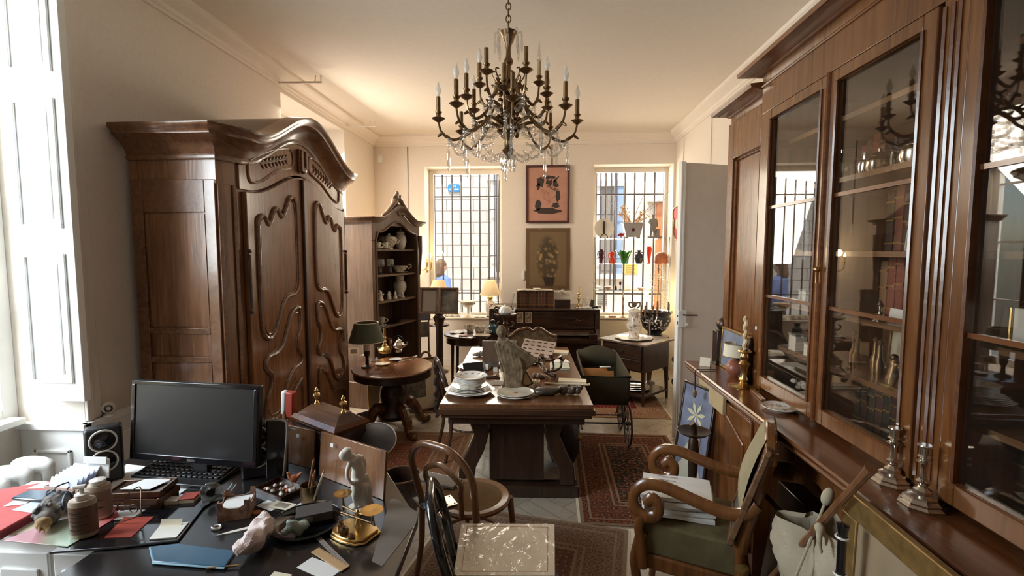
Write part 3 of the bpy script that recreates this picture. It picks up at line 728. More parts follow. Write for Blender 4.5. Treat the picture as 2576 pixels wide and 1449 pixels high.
# generic turned pieces --------------------------------------------------
def cup(r=.035, h=.06):
    return M().lathe([(r*.55, 0), (r*.6, .004), (r*.9, h*.35), (r, h), (r*.92, h), (r*.8, h*.4), (0, h*.15)], 18)
def handle(x, z, h, r=.006, d=.03, sgn=1):
    return M().tube(spl([(x, 0, z+h), (x+sgn*d, 0, z+h*.95), (x+sgn*d*1.1, 0, z+h*.4), (x, 0, z)], 5), r, 8)
def plate_m(r, h=.018, n=32, scal=0):
    m = M(); m.lathe([(0, .004), (r*.58, .004), (r*.66, 0), (r*.70, .004), (r, h), (r*.995, h+.004), (r*.68, .010), (r*.6, .008), (0, .008)], n)
    if scal: m.v = [(x*(1+scal*math.cos(8*math.atan2(y, x))*min(1, math.hypot(x, y)/r)**6), y*(1+scal*math.cos(8*math.atan2(y, x))*min(1, math.hypot(x, y)/r)**6), z) for x, y, z in m.v]
    return m
def vase_m(pr, n=24): return M().lathe(pr, n)
G1, G2, G3, G4 = ('china on the cabinet top shelf', 'glassware on the second shelf', 'figurines on the third shelf', 'pieces on the lowest visible shelf')
for i, (u, lb) in enumerate(((.10, 'white cup at near end of cabinet top shelf'), (.22, 'white cup, second along cabinet top shelf'), (.36, 'white cup, third along cabinet top shelf before the tureen'))):
    t = thing('cup', lb, 'cup', V(u, .09, 1.83), .6, G1)
    obj('bowl', cup(.036, .075), W['porc'], t); obj('handle', handle(.034, .018, .04), W['porc'], t)
    obj('saucer', plate_m(.06, .012), W['porc'], t, loc=(0, 0, -.0))
t = thing('pitcher', 'tall white pitcher at back of cabinet top shelf', 'pitcher', V(.24, .3, 1.83), .4, G1)
obj('body', vase_m([(.05,0),(.055,.01),(.07,.07),(.06,.15),(.045,.2),(.055,.24),(.05,.235),(.03,.19),(0,.02)]), W['porc'], t); obj('handle', handle(.055, .07, .15, .009, .05), W['porc'], t); obj('spout', M().tube([(-.04,0,.21),(-.075,0,.25)], [.022,.012]), W['porc'], t)
t = thing('jug', 'dark rounded jug behind the cups on cabinet top shelf', 'jug', V(.10, .28, 1.83), .4, G1)
obj('body', vase_m([(.04,0),(.065,.05),(.06,.11),(.035,.15),(.04,.18),(.03,.175),(0,.02)]), W['vit'], t); obj('handle', handle(.05, .06, .1, .008, .04), W['vit'], t)
t = thing('tureen', 'white lidded tureen in middle of cabinet top shelf', 'tureen', V(.53, .16, 1.83), .5, G1)
obj('bowl', vase_m([(.05,0),(.045,.02),(.08,.06),(.10,.11),(.10,.118),(.09,.115),(0,.03)]), W['porc2'], t); obj('lid', vase_m([(.10,.12),(.085,.145),(.03,.165),(.012,.17),(.018,.185),(.0,.195)]), W['porc2'], t)
for s in (-1, 1): obj('handle', handle(s*.092, .07, .04, .007, .025, s), W['porc2'], t)
t = thing('compote', 'white footed compote behind the tureen', 'bowl', V(.66, .30, 1.83), 0, G1)
obj('bowl', vase_m([(.05,0),(.05,.01),(.015,.03),(.015,.09),(.08,.13),(.10,.16),(.09,.16),(0,.12)]), W['porc'], t); obj('foot_ring', M().lathe([(.052,0),(.056,.004),(.05,.008)], 20), W['porc2'], t)
t = thing('vase', 'pale baluster vase at far end of cabinet top shelf', 'vase', V(.79, .17, 1.83), 0, G1)
obj('body', vase_m([(.045,0),(.05,.01),(.075,.09),(.07,.15),(.045,.19),(.055,.215),(.045,.21),(0,.03)]), W['porc'], t); obj('lid', vase_m([(.05,.215),(.03,.235),(.008,.24),(.012,.255),(0,.262)]), W['porc'], t)
g0 = None
for i in range(6):
    u, w = .10+.095*i, .10+.09*(i % 2)
    lb = 'stemmed clear glass, %s from the near end of second shelf' % ('first second third fourth fifth sixth'.split()[i])
    if g0 is None:
        g0 = thing('wine_glass', lb, 'glass', V(u, w, 1.53), 0, G2)
        obj('bowl', vase_m([(.006,.075),(.03,.09),(.037,.12),(.034,.175),(.032,.175),(.033,.12),(.0,.09)], 16), W['clear'], g0)
        obj('stem', vase_m([(.033,0),(.03,.004),(.006,.012),(.005,.075)], 16), W['clear'], g0)
    else: dup(g0, V(u, w, 1.53), 0, lb)
t = thing('sauce_boat', 'white sauce boat on its stand at far end of second shelf', 'sauce boat', V(.74, .15, 1.53), .3, G2)
obj('bowl', M().lathe([(.04,0),(.035,.02),(.06,.05),(.08,.09),(.075,.09),(.05,.05),(0,.035)], 20, sx=1.3, sy=.8), W['porc2'], t); obj('handle', handle(.095, .05, .055, .007, .035), W['porc2'], t); obj('stand', plate_m(.09, .012), W['porc'], t)
for i in range(9):
    u = .09+.075*i; lb = 'small white porcelain figurine, %s from the near end of third shelf' % ('first second third fourth fifth sixth seventh eighth ninth'.split()[i])
    rr = random.Random(i); h = .13-.008*i+rr.random()*.02
    m = M().lathe([(.026,0),(.026,.012),(.018,.02)], 12).tube([(0,0,.015),(.004,0,h*.45),(0,.0,h*.75)], [.026,.017,.014], 10).ball((0,0,h*.86), .014, 10, 8)
    m.tube([(.012,0,h*.7),(.028,0,h*.52),(.016,-.018,h*.5)], .006, 6).tube([(-.012,0,h*.7),(-.026,.01,h*.55),(-.03,-.012,h*.72)], .006, 6)
    t = thing('figurine', lb, 'figurine', V(u, .09+.1*(i % 3 == 1)+.04*(i % 2), 1.22), rr.random()*6, G3)
    obj('figure', m, W['porc'], t, vox=.0035); obj('base', M().lathe([(.03,0),(.032,.004),(.028,.011)], 14), W['porc2'], t)
t = thing('vase', 'large pale ovoid vase at far end of third shelf', 'vase', V(.80, .2, 1.22), 0, G3)
obj('body', vase_m([(.05,0),(.055,.01),(.045,.03),(.085,.12),(.08,.17),(.05,.21),(.055,.26),(.065,.27),(.05,.26),(0,.03)]), W['porc'], t); obj('neck_ring', M().lathe([(.05,.21),(.058,.215),(.05,.22)], 20), W['porc2'], t)
t = thing('jar', 'tall white column jar on the lowest visible shelf', 'jar', V(.16, .16, .92), 0, G4)
obj('body', vase_m([(.085,0),(.09,.02),(.07,.04),(.062,.14),(.06,.2),(.08,.215),(.06,.23),(.055,.27),(.07,.29),(.05,.28),(0,.03)]), W['porc'], t); obj('lid', vase_m([(.07,.29),(.06,.305),(.0,.31)]), W['porc'], t)
t = thing('cup', 'white cup in front of dark dishes on the lowest visible shelf', 'cup', V(.40, .2, .92), 0, G4)
obj('bowl', cup(.05, .085), W['porc'], t); obj('handle', handle(.046, .02, .045, .006, .03), W['porc'], t)
t = thing('bowl', 'dark shallow dish on the lowest visible shelf', 'bowl', V(.54, .13, .92), 0, G4)
obj('body', vase_m([(.05,0),(.1,.03),(.105,.035),(.05,.012),(0,.01)]), W['bronze'], t); obj('foot_ring', M().lathe([(.05,0),(.055,.004),(.05,.01)], 20), W['bronze'], t)
t = thing('bowl', 'white low bowl at near end of lowest visible shelf', 'bowl', V(.10, .08, .92), 0, G4)
obj('body', vase_m([(.03,0),(.05,.02),(.055,.04),(.05,.04),(0,.01)]), W['porc'], t); obj('foot_ring', M().lathe([(.03,0),(.033,.003),(.03,.007)], 16), W['porc2'], t)

# ================================================================ bookcase
BX = 1.27
t = thing('bookcase', 'long mahogany breakfront bookcase with glazed doors along the right wall', 'bookcase', (1.6, 1.5, 0))
BL = Vector((-1.6, -1.5, 0))
def B(m=None): m = m or M(); m.T = Matrix.Translation(BL); return m
YE, Y1, Y2, Y3, YN = 3.43, 2.86, 1.62, 1.545, -.9
obj('base_cupboard', B().box(1.18, 1.985, 2.60, 3.48, 0, .955).box(1.34, 1.985, 1.62, 2.60, 0, .955).box(1.18, 1.985, YN, 1.62, 0, .955), W['book'], t)
obj('curved_apron', B().prism([(2.60, .955), (1.62, .955), (1.62, .62), (1.72, .64), (1.85, .76), (2.0, .82), (2.22, .82), (2.38, .76), (2.50, .64), (2.60, .62)], 1.165, 1.185, 'x'), W['book'], t, bev=.004)
for a, b in ((2.64, 3.44), (1.0, 1.60), (.3, .92), (-.5, .22)):
    d = obj('base_door', B().box(1.160, 1.18, a, b, .10, .86), W['book'], t, bev=.006)
    obj('base_moulding', B().tube([(1.157, a+.07, .18), (1.157, b-.07, .18), (1.157, b-.07, .70), (1.157, (a+b)/2+.1, .78), (1.157, (a+b)/2-.1, .78), (1.157, a+.07, .70)], .009, 6, True), W['book_h'], d)
obj('frieze_drawer', B().box(1.135, 1.16, 2.98, 3.42, .78, .945), plain('pale_drawer_front', (.50,.37,.20), .45), t, bev=.004)
cp = [(0, 0), (.012, .0), (.02, .012), (.012, .02), (.02, .026), (.025, .04), (.02, .05), (0, .05)]
obj('counter', B().box(1.085, 1.985, YN, 3.50, .955, 1.0), W['book_h'], t)
obj('counter_edge', B().sweep([(1.085, YN, .95), (1.085, 3.50, .95), (1.985, 3.50, .95)], [(-1, 0), (-1, 1), (0, 1)], cp), W['book_h'], t)
# upper carcass
obj('back_panel', B().box(1.96, 1.985, YN, YE, 1.0, 2.70), W['oak'], t)  # paler wood than the carcass, brightening the dim interior by colour
obj('end_panel', B().box(1.33, 1.96, YE-.03, YE, 1.0, 2.66), W['book'], t)
for y in (Y1, Y2-.0, Y3, .30): obj('partition', B().box(1.29, 1.96, y-.03, y, 1.0, 2.66), W['book'], t)
obj('top_board', B().box(1.29, 1.96, YN, YE, 2.62, 2.66), W['book'], t)
# closed tall panel at the far end
d = obj('closed_door', B().box(1.31, 1.33, Y1, YE, 1.0, 2.66), W['book'], t)
a, b = Y1+.05, YE-.05
obj('panel_frame', B().box(1.285, 1.31, YE-.09, YE, 1.0, 2.66).box(1.285, 1.31, Y1, Y1+.08, 1.0, 2.66).box(1.285, 1.31, Y1+.08, YE-.09, 2.42, 2.66).box(1.285, 1.31, Y1+.08, YE-.09, 1.0, 1.12), W['book'], d, bev=.003)
obj('panel_bead', B().tube([(1.305, Y1+.10, 1.14), (1.305, YE-.11, 1.14), (1.305, YE-.11, 2.40), (1.305, Y1+.10, 2.40)], .014, 6, True), W['book_h'], d)
# pilasters and frieze
obj('pilaster', B().box(1.262, 1.29, Y1-.075, Y1+.02, 1.0, 2.60), W['book'], t, bev=.004)
obj('pilaster', B().box(1.262, 1.29, Y3-.02, Y2+.02, 1.0, 2.60), W['book'], t, bev=.004)
m = B()
for y in (Y2+.012, Y2-.02, Y3+.03, Y3-.012): m.tube([(1.262, y, 1.05), (1.262, y, 2.56)], .009, 6)
obj('reeding', m, W['book_h'], t)
obj('frieze', B().box(1.26, 1.30, YN, Y1+.02, 2.58, 2.80), W['book'], t, bev=.002)
obj('frieze', B().box(1.30, 1.335, Y1+.02, YE, 2.58, 2.73), W['book'], t, bev=.002)
obj('frieze_bead', B().tube([(1.257, YN, 2.735), (1.257, Y1+.03, 2.735)], .007, 6), W['book_h'], t)
obj('frieze_bead', B().tube([(1.297, Y1+.03, 2.66), (1.297, YE, 2.66), (1.5, YE+.003, 2.66)], .007, 6), W['book_h'], t)
co = [(0, 0), (.015, 0), (.03, .012), (.06, .02), (.07, .026), (.10, .03), (.105, .05), (.0, .06)]
obj('cornice', B().sweep([(1.26, YN, 2.79), (1.26, Y1+.03, 2.79), (1.96, Y1+.03, 2.79)], [(-1, 0), (-1, 1), (0, 1)], co), W['book_h'], t)
obj('cornice', B().sweep([(1.30, Y1+.03, 2.71), (1.30, YE, 2.71), (1.96, YE, 2.71)], [(-1, 0), (-1, 1), (0, 1)], co), W['book_h'], t)
obj('top_board', B().box(1.30, 1.96, YN, Y1, 2.78, 2.80).box(1.33, 1.96, Y1, YE, 2.69, 2.71), W['book'], t)
SH = (1.27, 1.52, 1.80, 2.13, 2.40)
for z in SH:
    for a, b in ((Y2, Y1-.03), (.30, Y3-.03), (YN, .27)): obj('shelf', B().box(1.34, 1.96, a, b, z-.022, z), W['oak'], t)  # shelves paler too, light inside the case put into their colour
def gdoor(y0, y1, z0=1.03, z1=2.57):
    x0, x1 = 1.245, 1.272; s = .058
    d = obj('glass_door', B().box(x0, x1, y0, y0+s, z0, z1).box(x0, x1, y1-s, y1, z0, z1).box(x0, x1, y0+s, y1-s, z1-s, z1).box(x0, x1, y0+s, y1-s, z0, z0+.075), W['book'], t, bev=.004)
    q = s-.004
    obj('door_bead', B().tube([(x0-.002, y0+q, z0+.072), (x0-.002, y1-q, z0+.072), (x0-.002, y1-q, z1-q), (x0-.002, y0+q, z1-q)], .008, 6, True), W['book_h'], d)
    for z in (1.555, 2.04): obj('muntin', B().box(x0+.006, x1-.004, y0+s, y1-s, z-.008, z+.008), W['book_h'], d)
    obj('pane', B().box(1.258, 1.262, y0+s-.01, y1-s+.01, z0+.06, z1-s+.01), W['cabglass'], d)
    return d
d1 = gdoor(2.205, 2.785); d2 = gdoor(1.64, 2.20)
gdoor(.86, Y3-.022); gdoor(.18, .855)
obj('escutcheon', B().box(1.235, 1.246, 2.192, 2.208, 1.66, 1.74).ball((1.225, 2.2, 1.72), .012, 10, 8).tube([(1.225, 2.2, 1.72), (1.225, 2.2, 1.66)], .003, 6), W['brass'], d2)
obj('meeting_bead', B().tube([(1.243, 2.203, 1.03), (1.243, 2.203, 2.57)], .012, 8), W['book_h'], d2)
obj('price_tag', B().box(1.256, 1.26, Y1-.03, Y1-.01, 1.345, 1.365), W['paper'], t)
# ================================================================ rugs
def rug(label, x0, x1, y0, y1, rz, mat, z=.0):
    hx, hy = (x1-x0)/2, (y1-y0)/2
    m = M().grid(lambda u, v: (-hx+2*hx*u, -hy+2*hy*v, .009+.0015*math.sin(u*9)*math.sin(v*7)), 14, 14, .008)
    t = thing('rug', label, 'rug', ((x0+x1)/2, (y0+y1)/2, z), rz)
    obj('pile', m, mat, t)
    for s in (-1, 1): obj('selvedge', M().box(s*hx-.018, s*hx+.018, -hy, hy, .001, .006), W['cream'], t)
RED, RUST, NAVY, BEI, BRN = (.26,.035,.03), (.27,.085,.04), (.03,.028,.035), (.42,.31,.19), (.16,.08,.045)
rug('red bordered oriental rug lying before the piano at back', -1.5, 1.42, 5.12, 6.22, -.02, rugmat('rug_red', 1.46, .55, RED, NAVY, BEI, BEI, 1))
rug('rust red worn oriental rug beside the pedestal table', -1.75, -.66, 3.2, 4.57, .0, rugmat('rug_rust', .545, .685, RUST, BRN, (.3,.17,.09), BEI, 1.2))
rug('dark oriental rug between the long table and bookcase', .29, 1.22, 3.03, 4.63, -.02, rugmat('rug_dark', .465, .8, (.055,.04,.03), RUST, RUST, BEI, 1))
rug('faded beige and red rug nearest the camera', -.75, .44, 1.7, 3.12, -.2, rugmat('rug_beige', .595, .71, (.20,.10,.075), BRN, (.30,.2,.13), BEI, 1.1))

# ================================================================ chandelier
CHX, CHY = -.222, 3.3
t = thing('chandelier', 'large bronze chandelier with candle arms and crystal drops hanging from the ceiling', 'chandelier', (CHX, CHY, 2.40))
obj('ceiling_rose', M().lathe([(.0, 1.15), (.12, 1.148), (.11, 1.13), (.06, 1.115), (.03, 1.09), (0, 1.085)], 24), W['ceil'], t)
m = M()
for k in range(6):
    m.tube(cir(.020, 12, 0), .004, 6, True) if 0 else None
    mm = [(.016*math.cos(a), 0, 1.065-.04*k+.026*math.sin(a)) if k % 2 else (0, .016*math.cos(a), 1.065-.04*k+.026*math.sin(a)) for a in [2*pi*i/12 for i in range(12)]]
    m.tube(mm, .004, 6, True)
obj('chain', m, W['brassd'], t)
obj('stem', M().lathe([(0,.84),(.045,.84),(.035,.80),(.022,.78),(.016,.74),(.018,.70),(.03,.68),(.032,.66),(.018,.64),(.015,.60),(.025,.57),(.035,.545),(.02,.53),(.045,.51),(.055,.47),(.03,.44),(.05,.40),(.06,.34),(.045,.29),(.06,.25),(.05,.19),(.03,.16),(.022,.12),(.03,.10),(.045,.085),(.03,.06),(.012,.045),(.015,.03),(0,.02)], 20), W['brassd'], t)
m = M(); rr = random.Random(5)
for k in range(70):
    a = rr.random()*2*pi; z = .20+rr.random()*.32; r = .055+rr.random()*.03
    m.ball((r*math.cos(a), r*math.sin(a), z), (.018, .012, .024), 7, 5, (rr.random(), rr.random(), a))
for k in range(8):
    a = 2*pi*k/8
    m.tube(spl([(.05*math.cos(a), .05*math.sin(a), .5), (.10*math.cos(a), .10*math.sin(a), .56), (.11*math.cos(a), .11*math.sin(a), .60), (.085*math.cos(a), .085*math.sin(a), .605)], 4), .005, 6)
obj('foliage', m, W['brassd'], t)
obj('top_crown', M().lathe([(.02,.80),(.03,.80),(.055,.85),(.06,.86),(.05,.855),(.02,.81)], 16), W['brassd'], t)
def drop(m, x, y, z, L, r=.012, beads=0):
    for k in range(beads): m.ball((x, y, z-.011-.02*k), .011, 8, 6)
    z -= .02*beads
    return m.lathe([(0, z-L), (r*.5, z-L+.012), (r*.9, z-L+.03), (r*.55, z-L+.038), (r, z-L+.046), (r*.8, z-.012), (0, z)], 6, (x, y, 0))
def garland(m, p, q, sag, n, r=.0115):
    for k in range(1, n):
        f = k/n; m.ball((p[0]+(q[0]-p[0])*f, p[1]+(q[1]-p[1])*f, p[2]+(q[2]-p[2])*f-sag*4*f*(1-f)), r, 7, 5)
m = M()
for k in range(8):
    a = 2*pi*k/8; m.tube(spl([(.05*math.cos(a), .05*math.sin(a), .84), (.085*math.cos(a), .085*math.sin(a), .86), (.09*math.cos(a), .09*math.sin(a), .82)], 3), .006, 5)
    drop(m, .09*math.cos(a), .09*math.sin(a), .82, .13 if k % 2 else .10, .010)
obj('top_crystals', m, W['crystal'], t)
bulbs = M
def arm(a, R_, z0, zt, lit, bulb, ch):
    """one S-scrolled arm: socket radius R_, cup height zt"""
    c, s = math.cos(a), math.sin(a)
    P = lambda r, z, w=0: (c*r-s*w, s*r+c*w, z)
    pts = spl([P(.05, z0), P(R_*.38, z0+.035), P(R_*.55, z0-.04), P(R_*.78, z0-.09), P(R_*.95, z0-.045), P(R_, zt-.02)], 6)
    ar = obj('arm', M().tube(pts, [.012]*6+[.010]*(len(pts)-12)+[.007]*6, 7), W['brassd'], t)
    for f, up in ((8, 1), (14, -1), (20, 1), (24, -1)):
        p = pts[f]; lv = M().ball((p.x+c*.012, p.y+s*.012, p.z+up*.012), (.028, .006, .010), 7, 5, (0, -up*.6, a)); obj('leaf', lv, W['brassd'], ar)
    obj('drip_pan', M().lathe([(.0,zt-.022),(.012,zt-.02),(.03,zt-.008),(.046,zt+.004),(.044,zt+.006),(.018,zt-.004),(.015,zt+.03),(.024,zt+.042),(.024,zt+.048),(.014,zt+.05),(0,zt+.05)], 12, (c*R_, s*R_, 0)), W['brassd'], ar)
    sl = bulb != 'none' or ch
    obj('candle_sleeve', M().lathe([(.0145,zt+.05),(.0145,zt+.145),(.008,zt+.148),(0,zt+.148)], 12, (c*R_, s*R_, 0)), W['brassd'] if ch != 2 else W['candle'], ar)
    if bulb == 'flame':
        obj('bulb', M().lathe([(0,zt+.148),(.010,zt+.15),(.012,zt+.16),(.019,zt+.178),(.018,zt+.195),(.010,zt+.22),(.003,zt+.242),(0,zt+.245)], 12, (c*R_, s*R_, 0)), W['bulb'], ar)
    if bulb == 'spike':
        obj('glass_spike', M().lathe([(.016,zt+.15),(.02,zt+.155),(.008,zt+.165),(.012,zt+.18),(.004,zt+.26),(0,zt+.31)], 10, (c*R_, s*R_, 0)), W['crystal'], ar)
    g = M(); drop(g, c*R_*.86, s*R_*.86, z0-.075, .15, .012, 4)
    garland(g, P(R_*.9, z0-.06), P(R_*.30, z0-.12), .07, 13)
    obj('crystal_drops', g, W['crystal'], ar)
for k in range(8):
    arm(2*pi*k/8+.12, .47, .24, .285+.0*(k % 2), 0, ('flame', 'flame', 'flame', 'none', 'flame', 'flame', 'none', 'flame')[k], 1)
for k in range(6):
    arm(2*pi*k/6+.5, .30, .36, .40, 0, ('flame', 'none', 'flame', 'flame', 'none', 'flame')[k], 1)
for k in range(5):
    arm(2*pi*k/5+.3, .215, .49, .545, 0, ('spike', 'none', 'flame', 'none', 'none')[k], 2 if k == 0 else 1)
for k in range(8):
    m = M(); a, b = 2*pi*k/8+.12, 2*pi*(k+1)/8+.12
    garland(m, (.40*math.cos(a), .40*math.sin(a), .165), (.40*math.cos(b), .40*math.sin(b), .165), .085, 13, .012)
    obj('bead_garland', m, W['crystal'], t); m = M()
    garland(m, (.26*math.cos(a), .26*math.sin(a), .10), (.05*math.cos(a), .05*math.sin(a), .07), .055, 10, .011)
    obj('bead_garland', m, W['crystal'], t)
m = M()
for k in range(10):
    a = 2*pi*k/10; drop(m, .045*math.cos(a), .045*math.sin(a), .06, .12, .011)
obj('bottom_crystals', m, W['crystal'], t)

# ================================================================ long trestle table
TA = math.radians(1.9); TCX, TCY = -.195, 4.16
t = thing('refectory_table', 'long heavy wooden table on trestle legs covered with curios', 'table', (TCX, TCY, 0), TA)
TW, TL = .525, .985
obj('tabletop', M().box(-TW, TW, -TL, TL, .725, .76), W['table'], t, bev=.004)
obj('edge_moulding', M().sweep([(-TW, -TL, .66), (TW, -TL, .66), (TW, TL, .66), (-TW, TL, .66)], [(-1, -1), (1, -1), (1, 1), (-1, 1)], [(-.03, 0), (-.008, 0), (-.008, .022), (.012, .028), (.012, .062), (.0, .070), (-.03, .07)], True), W['tabled'], t)
obj('apron', M().box(-TW+.05, TW-.05, -TL+.06, TL-.06, .60, .662), W['dark'], t)
for s in (-1, 1):
    y = s*.74
    m = M()
    for q in (-1, 1):
        pl = [(q*.36, .60), (q*.24, .60), (q*.20, .48), (q*.24, .34), (q*.30, .22), (q*.32, .09), (q*.43, .09), (q*.42, .22), (q*.36, .34), (q*.31, .46)]
        m.prism(pl, y-.045, y+.045, 'y')
        obj('leg', m, W['dark'], t, bev=.008); m = M()
    obj('foot_rail', M().box(-.46, .46, y-.06, y+.06, .0, .09), W['dark'], t, bev=.012)
    obj('end_panel', M().box(-.20, .20, y-.02, y+.02, .12, .60), W['dark'], t)
obj('stretcher', M().box(-.05, .05, -.70, .70, .22, .34), W['dark'], t, bev=.01)
def T(x, y, z=0): return Vector((TCX, TCY, .76+z))+Matrix.Rotation(TA, 3, 'Z') @ Vector((x, y, 0))
def ty(px, py, z=0): return at(px, py, Z=.76+z)

# ================================================================ pedestal table
PC = Vector((-1.47, 4.62, 0))
t = thing('pedestal_table', 'oval mahogany pedestal table with carved feet beside the armoire', 'table', PC)
zt = .655
obj('tabletop', M().lathe([(0, zt-.03), (.39, zt-.03), (.415, zt-.02), (.42, zt-.008), (.41, zt), (0, zt)], 48, sx=.93, sy=1.05), W['book_h'], t)
obj('apron', M().lathe([(.37, zt-.10), (.38, zt-.095), (.38, zt-.03), (.3, zt-.03), (.3, zt-.1)], 48), W['dark'], t)
obj('pedestal', M().lathe([(.16,.14),(.17,.18),(.14,.22),(.12,.28),(.14,.36),(.13,.44),(.10,.5),(.15,.55),(.17,zt-.1)], 24), W['dark'], t)
for k in range(4):
    a = pi/4+pi/2*k; c, s = math.cos(a), math.sin(a)
    pts = spl([(c*.12, s*.12, .24), (c*.20, s*.20, .25), (c*.26, s*.26, .16), (c*.30, s*.30, .07), (c*.35, s*.35, .035), (c*.40, s*.40, .045)], 5)
    lg = obj('leg', M().tube(pts, [.055]*6+[.05]*6+[.042]*6+[.034]*(len(pts)-18), 8, flat=1.1), W['book'], t)
    obj('toe', M().ball((c*.385, s*.385, .034), (.042, .034, .034), 10, 8, (0, 0, a)), W['book'], lg)
def PT(px, py, z=0): return at(px, py, Z=zt+z)

# ================================================================ piano
PX0, PX1, PY = -.70, .80, 6.46
pcx = (PX0+PX1)/2
t = thing('piano', 'dark upright piano standing between the two back windows', 'piano', (pcx, PY, 0))
w2 = (PX1-PX0)/2
obj('case', M().box(-w2+.03, w2-.03, .10, .72, .02, .98), W['dark'], t, bev=.005)
obj('lid', M().box(-w2-.005, w2+.005, .04, .74, .985, 1.015), W['dark_h'], t, bev=.006)
obj('upper_panel', M().box(-w2+.06, w2-.06, .085, .10, .76, .965), W['dark_h'], t, bev=.004)
obj('panel_frame', M().box(-w2+.03, w2-.03, .07, .10, .735, .765).box(-w2+.03, w2-.03, .07, .10, .955, .98), W['dark_h'], t, bev=.004)
obj('fallboard', M().prism([(.09, .735), (.02, .70), (-.02, .66), (.09, .66)], -w2+.06, w2-.06, 'x'), W['dark_h'], t, bev=.004)
obj('key_slip', M().box(-w2+.04, w2-.04, -.12, .10, .575, .625), W['dark_h'], t, bev=.006)
obj('key_block', M().box(-w2+.04, -w2+.14, -.12, .09, .625, .70), W['dark'], t, bev=.01)
obj('key_block', M().box(w2-.14, w2-.04, -.12, .09, .625, .70), W['dark'], t, bev=.01)
k = obj('keyboard', M().box(-w2+.14, w2-.14, -.09, .02, .625, .638), W['dark_h'], t)
obj('lower_panel', M().box(-w2+.08, w2-.08, .08, .10, .08, .56), W['dark'], t, bev=.004)
for s in (-1, 1):
    obj('side_scroll', M().prism([(.74, .0), (.74, .985), (.06, .985), (.05, .74), (-.02, .66), (-.10, .62), (-.12, .56), (-.04, .50), (.02, .38), (.03, .2), (-.04, .08), (-.10, .0)], s*(w2-.02)-.03, s*(w2-.02)+.03, 'x'), W['dark'], t, bev=.008)
obj('candle_bracket', M().tube([(.52, .09, .86), (.52, .03, .86), (.50, -.01, .865), (.45, -.01, .862)], .006).lathe([(.0,.86),(.028,.865),(.03,.87),(.012,.87),(.012,.885),(0,.885)], 12, (.44, -.01, 0)), W['brassd'], t)
obj('pedal', M().box(-.02, .02, -.02, .1, .05, .065), W['brass'], t, bev=.006)

# ================================================================ bentwood chairs
def bent_chair(name, label, loc, rz, mat, hb=.90, seat=True, z=.46):
    t = thing(name, label, 'chair', loc, rz)          # faces local +y
    s = obj('seat', M().lathe([(0, z-.03), (.17, z-.03), (.205, z-.025), (.21, z-.01), (.20, z), (.165, z-.004), (0, z-.006)], 32), mat, t)
    obj('cane', M().lathe([(0, z-.012), (.165, z-.012), (.165, z-.004), (0, z-.002)], 24), W['cane'] if mat == W['bent'] else mat, s)
    yb = lambda q: -.20-.10*max(0, (q-z))/(hb-z)
    hp = [(-.175, yb(z), z-.02), (-.19, yb(z+.12), z+.12), (-.195, yb(z+.24), z+.24), (-.165, yb(hb-.07), hb-.07), (-.09, yb(hb), hb-.008), (0, yb(hb), hb), (.09, yb(hb), hb-.008), (.165, yb(hb-.07), hb-.07), (.195, yb(z+.24), z+.24), (.19, yb(z+.12), z+.12), (.175, yb(z), z-.02)]
    obj('hoop', M().tube(spl(hp, 6), .0185, 10), mat, t)
    h2 = hb-.11
    ip = [(-.085, yb(z), z-.01), (-.105, yb(z+.14), z+.14), (-.115, yb(z+.19), z+.19), (-.08, yb(h2), h2-.03), (0, yb(h2), h2), (.08, yb(h2), h2-.03), (.115, yb(z+.19), z+.19), (.105, yb(z+.14), z+.14), (.085, yb(z), z-.01)]
    obj('inner_hoop', M().tube(spl(ip, 6), .0145, 8), mat, t)
    for q in (-1, 1):
        obj('leg', M().tube([(q*.155, .14, z-.03), (q*.165, .16, .25), (q*.175, .185, 0)], [.019, .016, .013], 10), mat, t)
        obj('leg', M().tube(spl([(q*.175, -.20, z+.02), (q*.178, -.21, z-.05), (q*.18, -.22, .22), (q*.19, -.27, 0)], 4), [.018]*4+[.016]*4+[.015]*4+[.013], 10), mat, t)
    obj('ring_stretcher', M().tube([(x, y-.01, .24) for x, y, _ in cir(.165, 28)], .010, 8, True), mat, t)
    return t
bc = bent_chair('bentwood_chair', 'brown bentwood chair in the foreground facing the long table', (-.37, 2.52, 0), -.5, W['bent'], .845)
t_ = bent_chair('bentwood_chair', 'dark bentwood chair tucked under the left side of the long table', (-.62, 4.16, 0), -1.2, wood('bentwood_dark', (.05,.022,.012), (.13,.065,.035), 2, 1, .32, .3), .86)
# scarf or bead strand hanging off that chair
m = M(); rr = random.Random(9)
p = at(1098, 905, Y=4.1); q = at(1093, 1052, Y=4.05)
pts = [Vector((p.x+.012*math.sin(i*1.3), p.y-.02, p.z+(q.z-p.z)*i/22)) for i in range(23)]
one('bead_strand', M().tube([x-p for x in pts], [.012+.008*(i % 2) for i in range(23)], 8), W['ink'], 'long strand of dark beads hanging from back of dark bentwood chair', 'necklace', p)
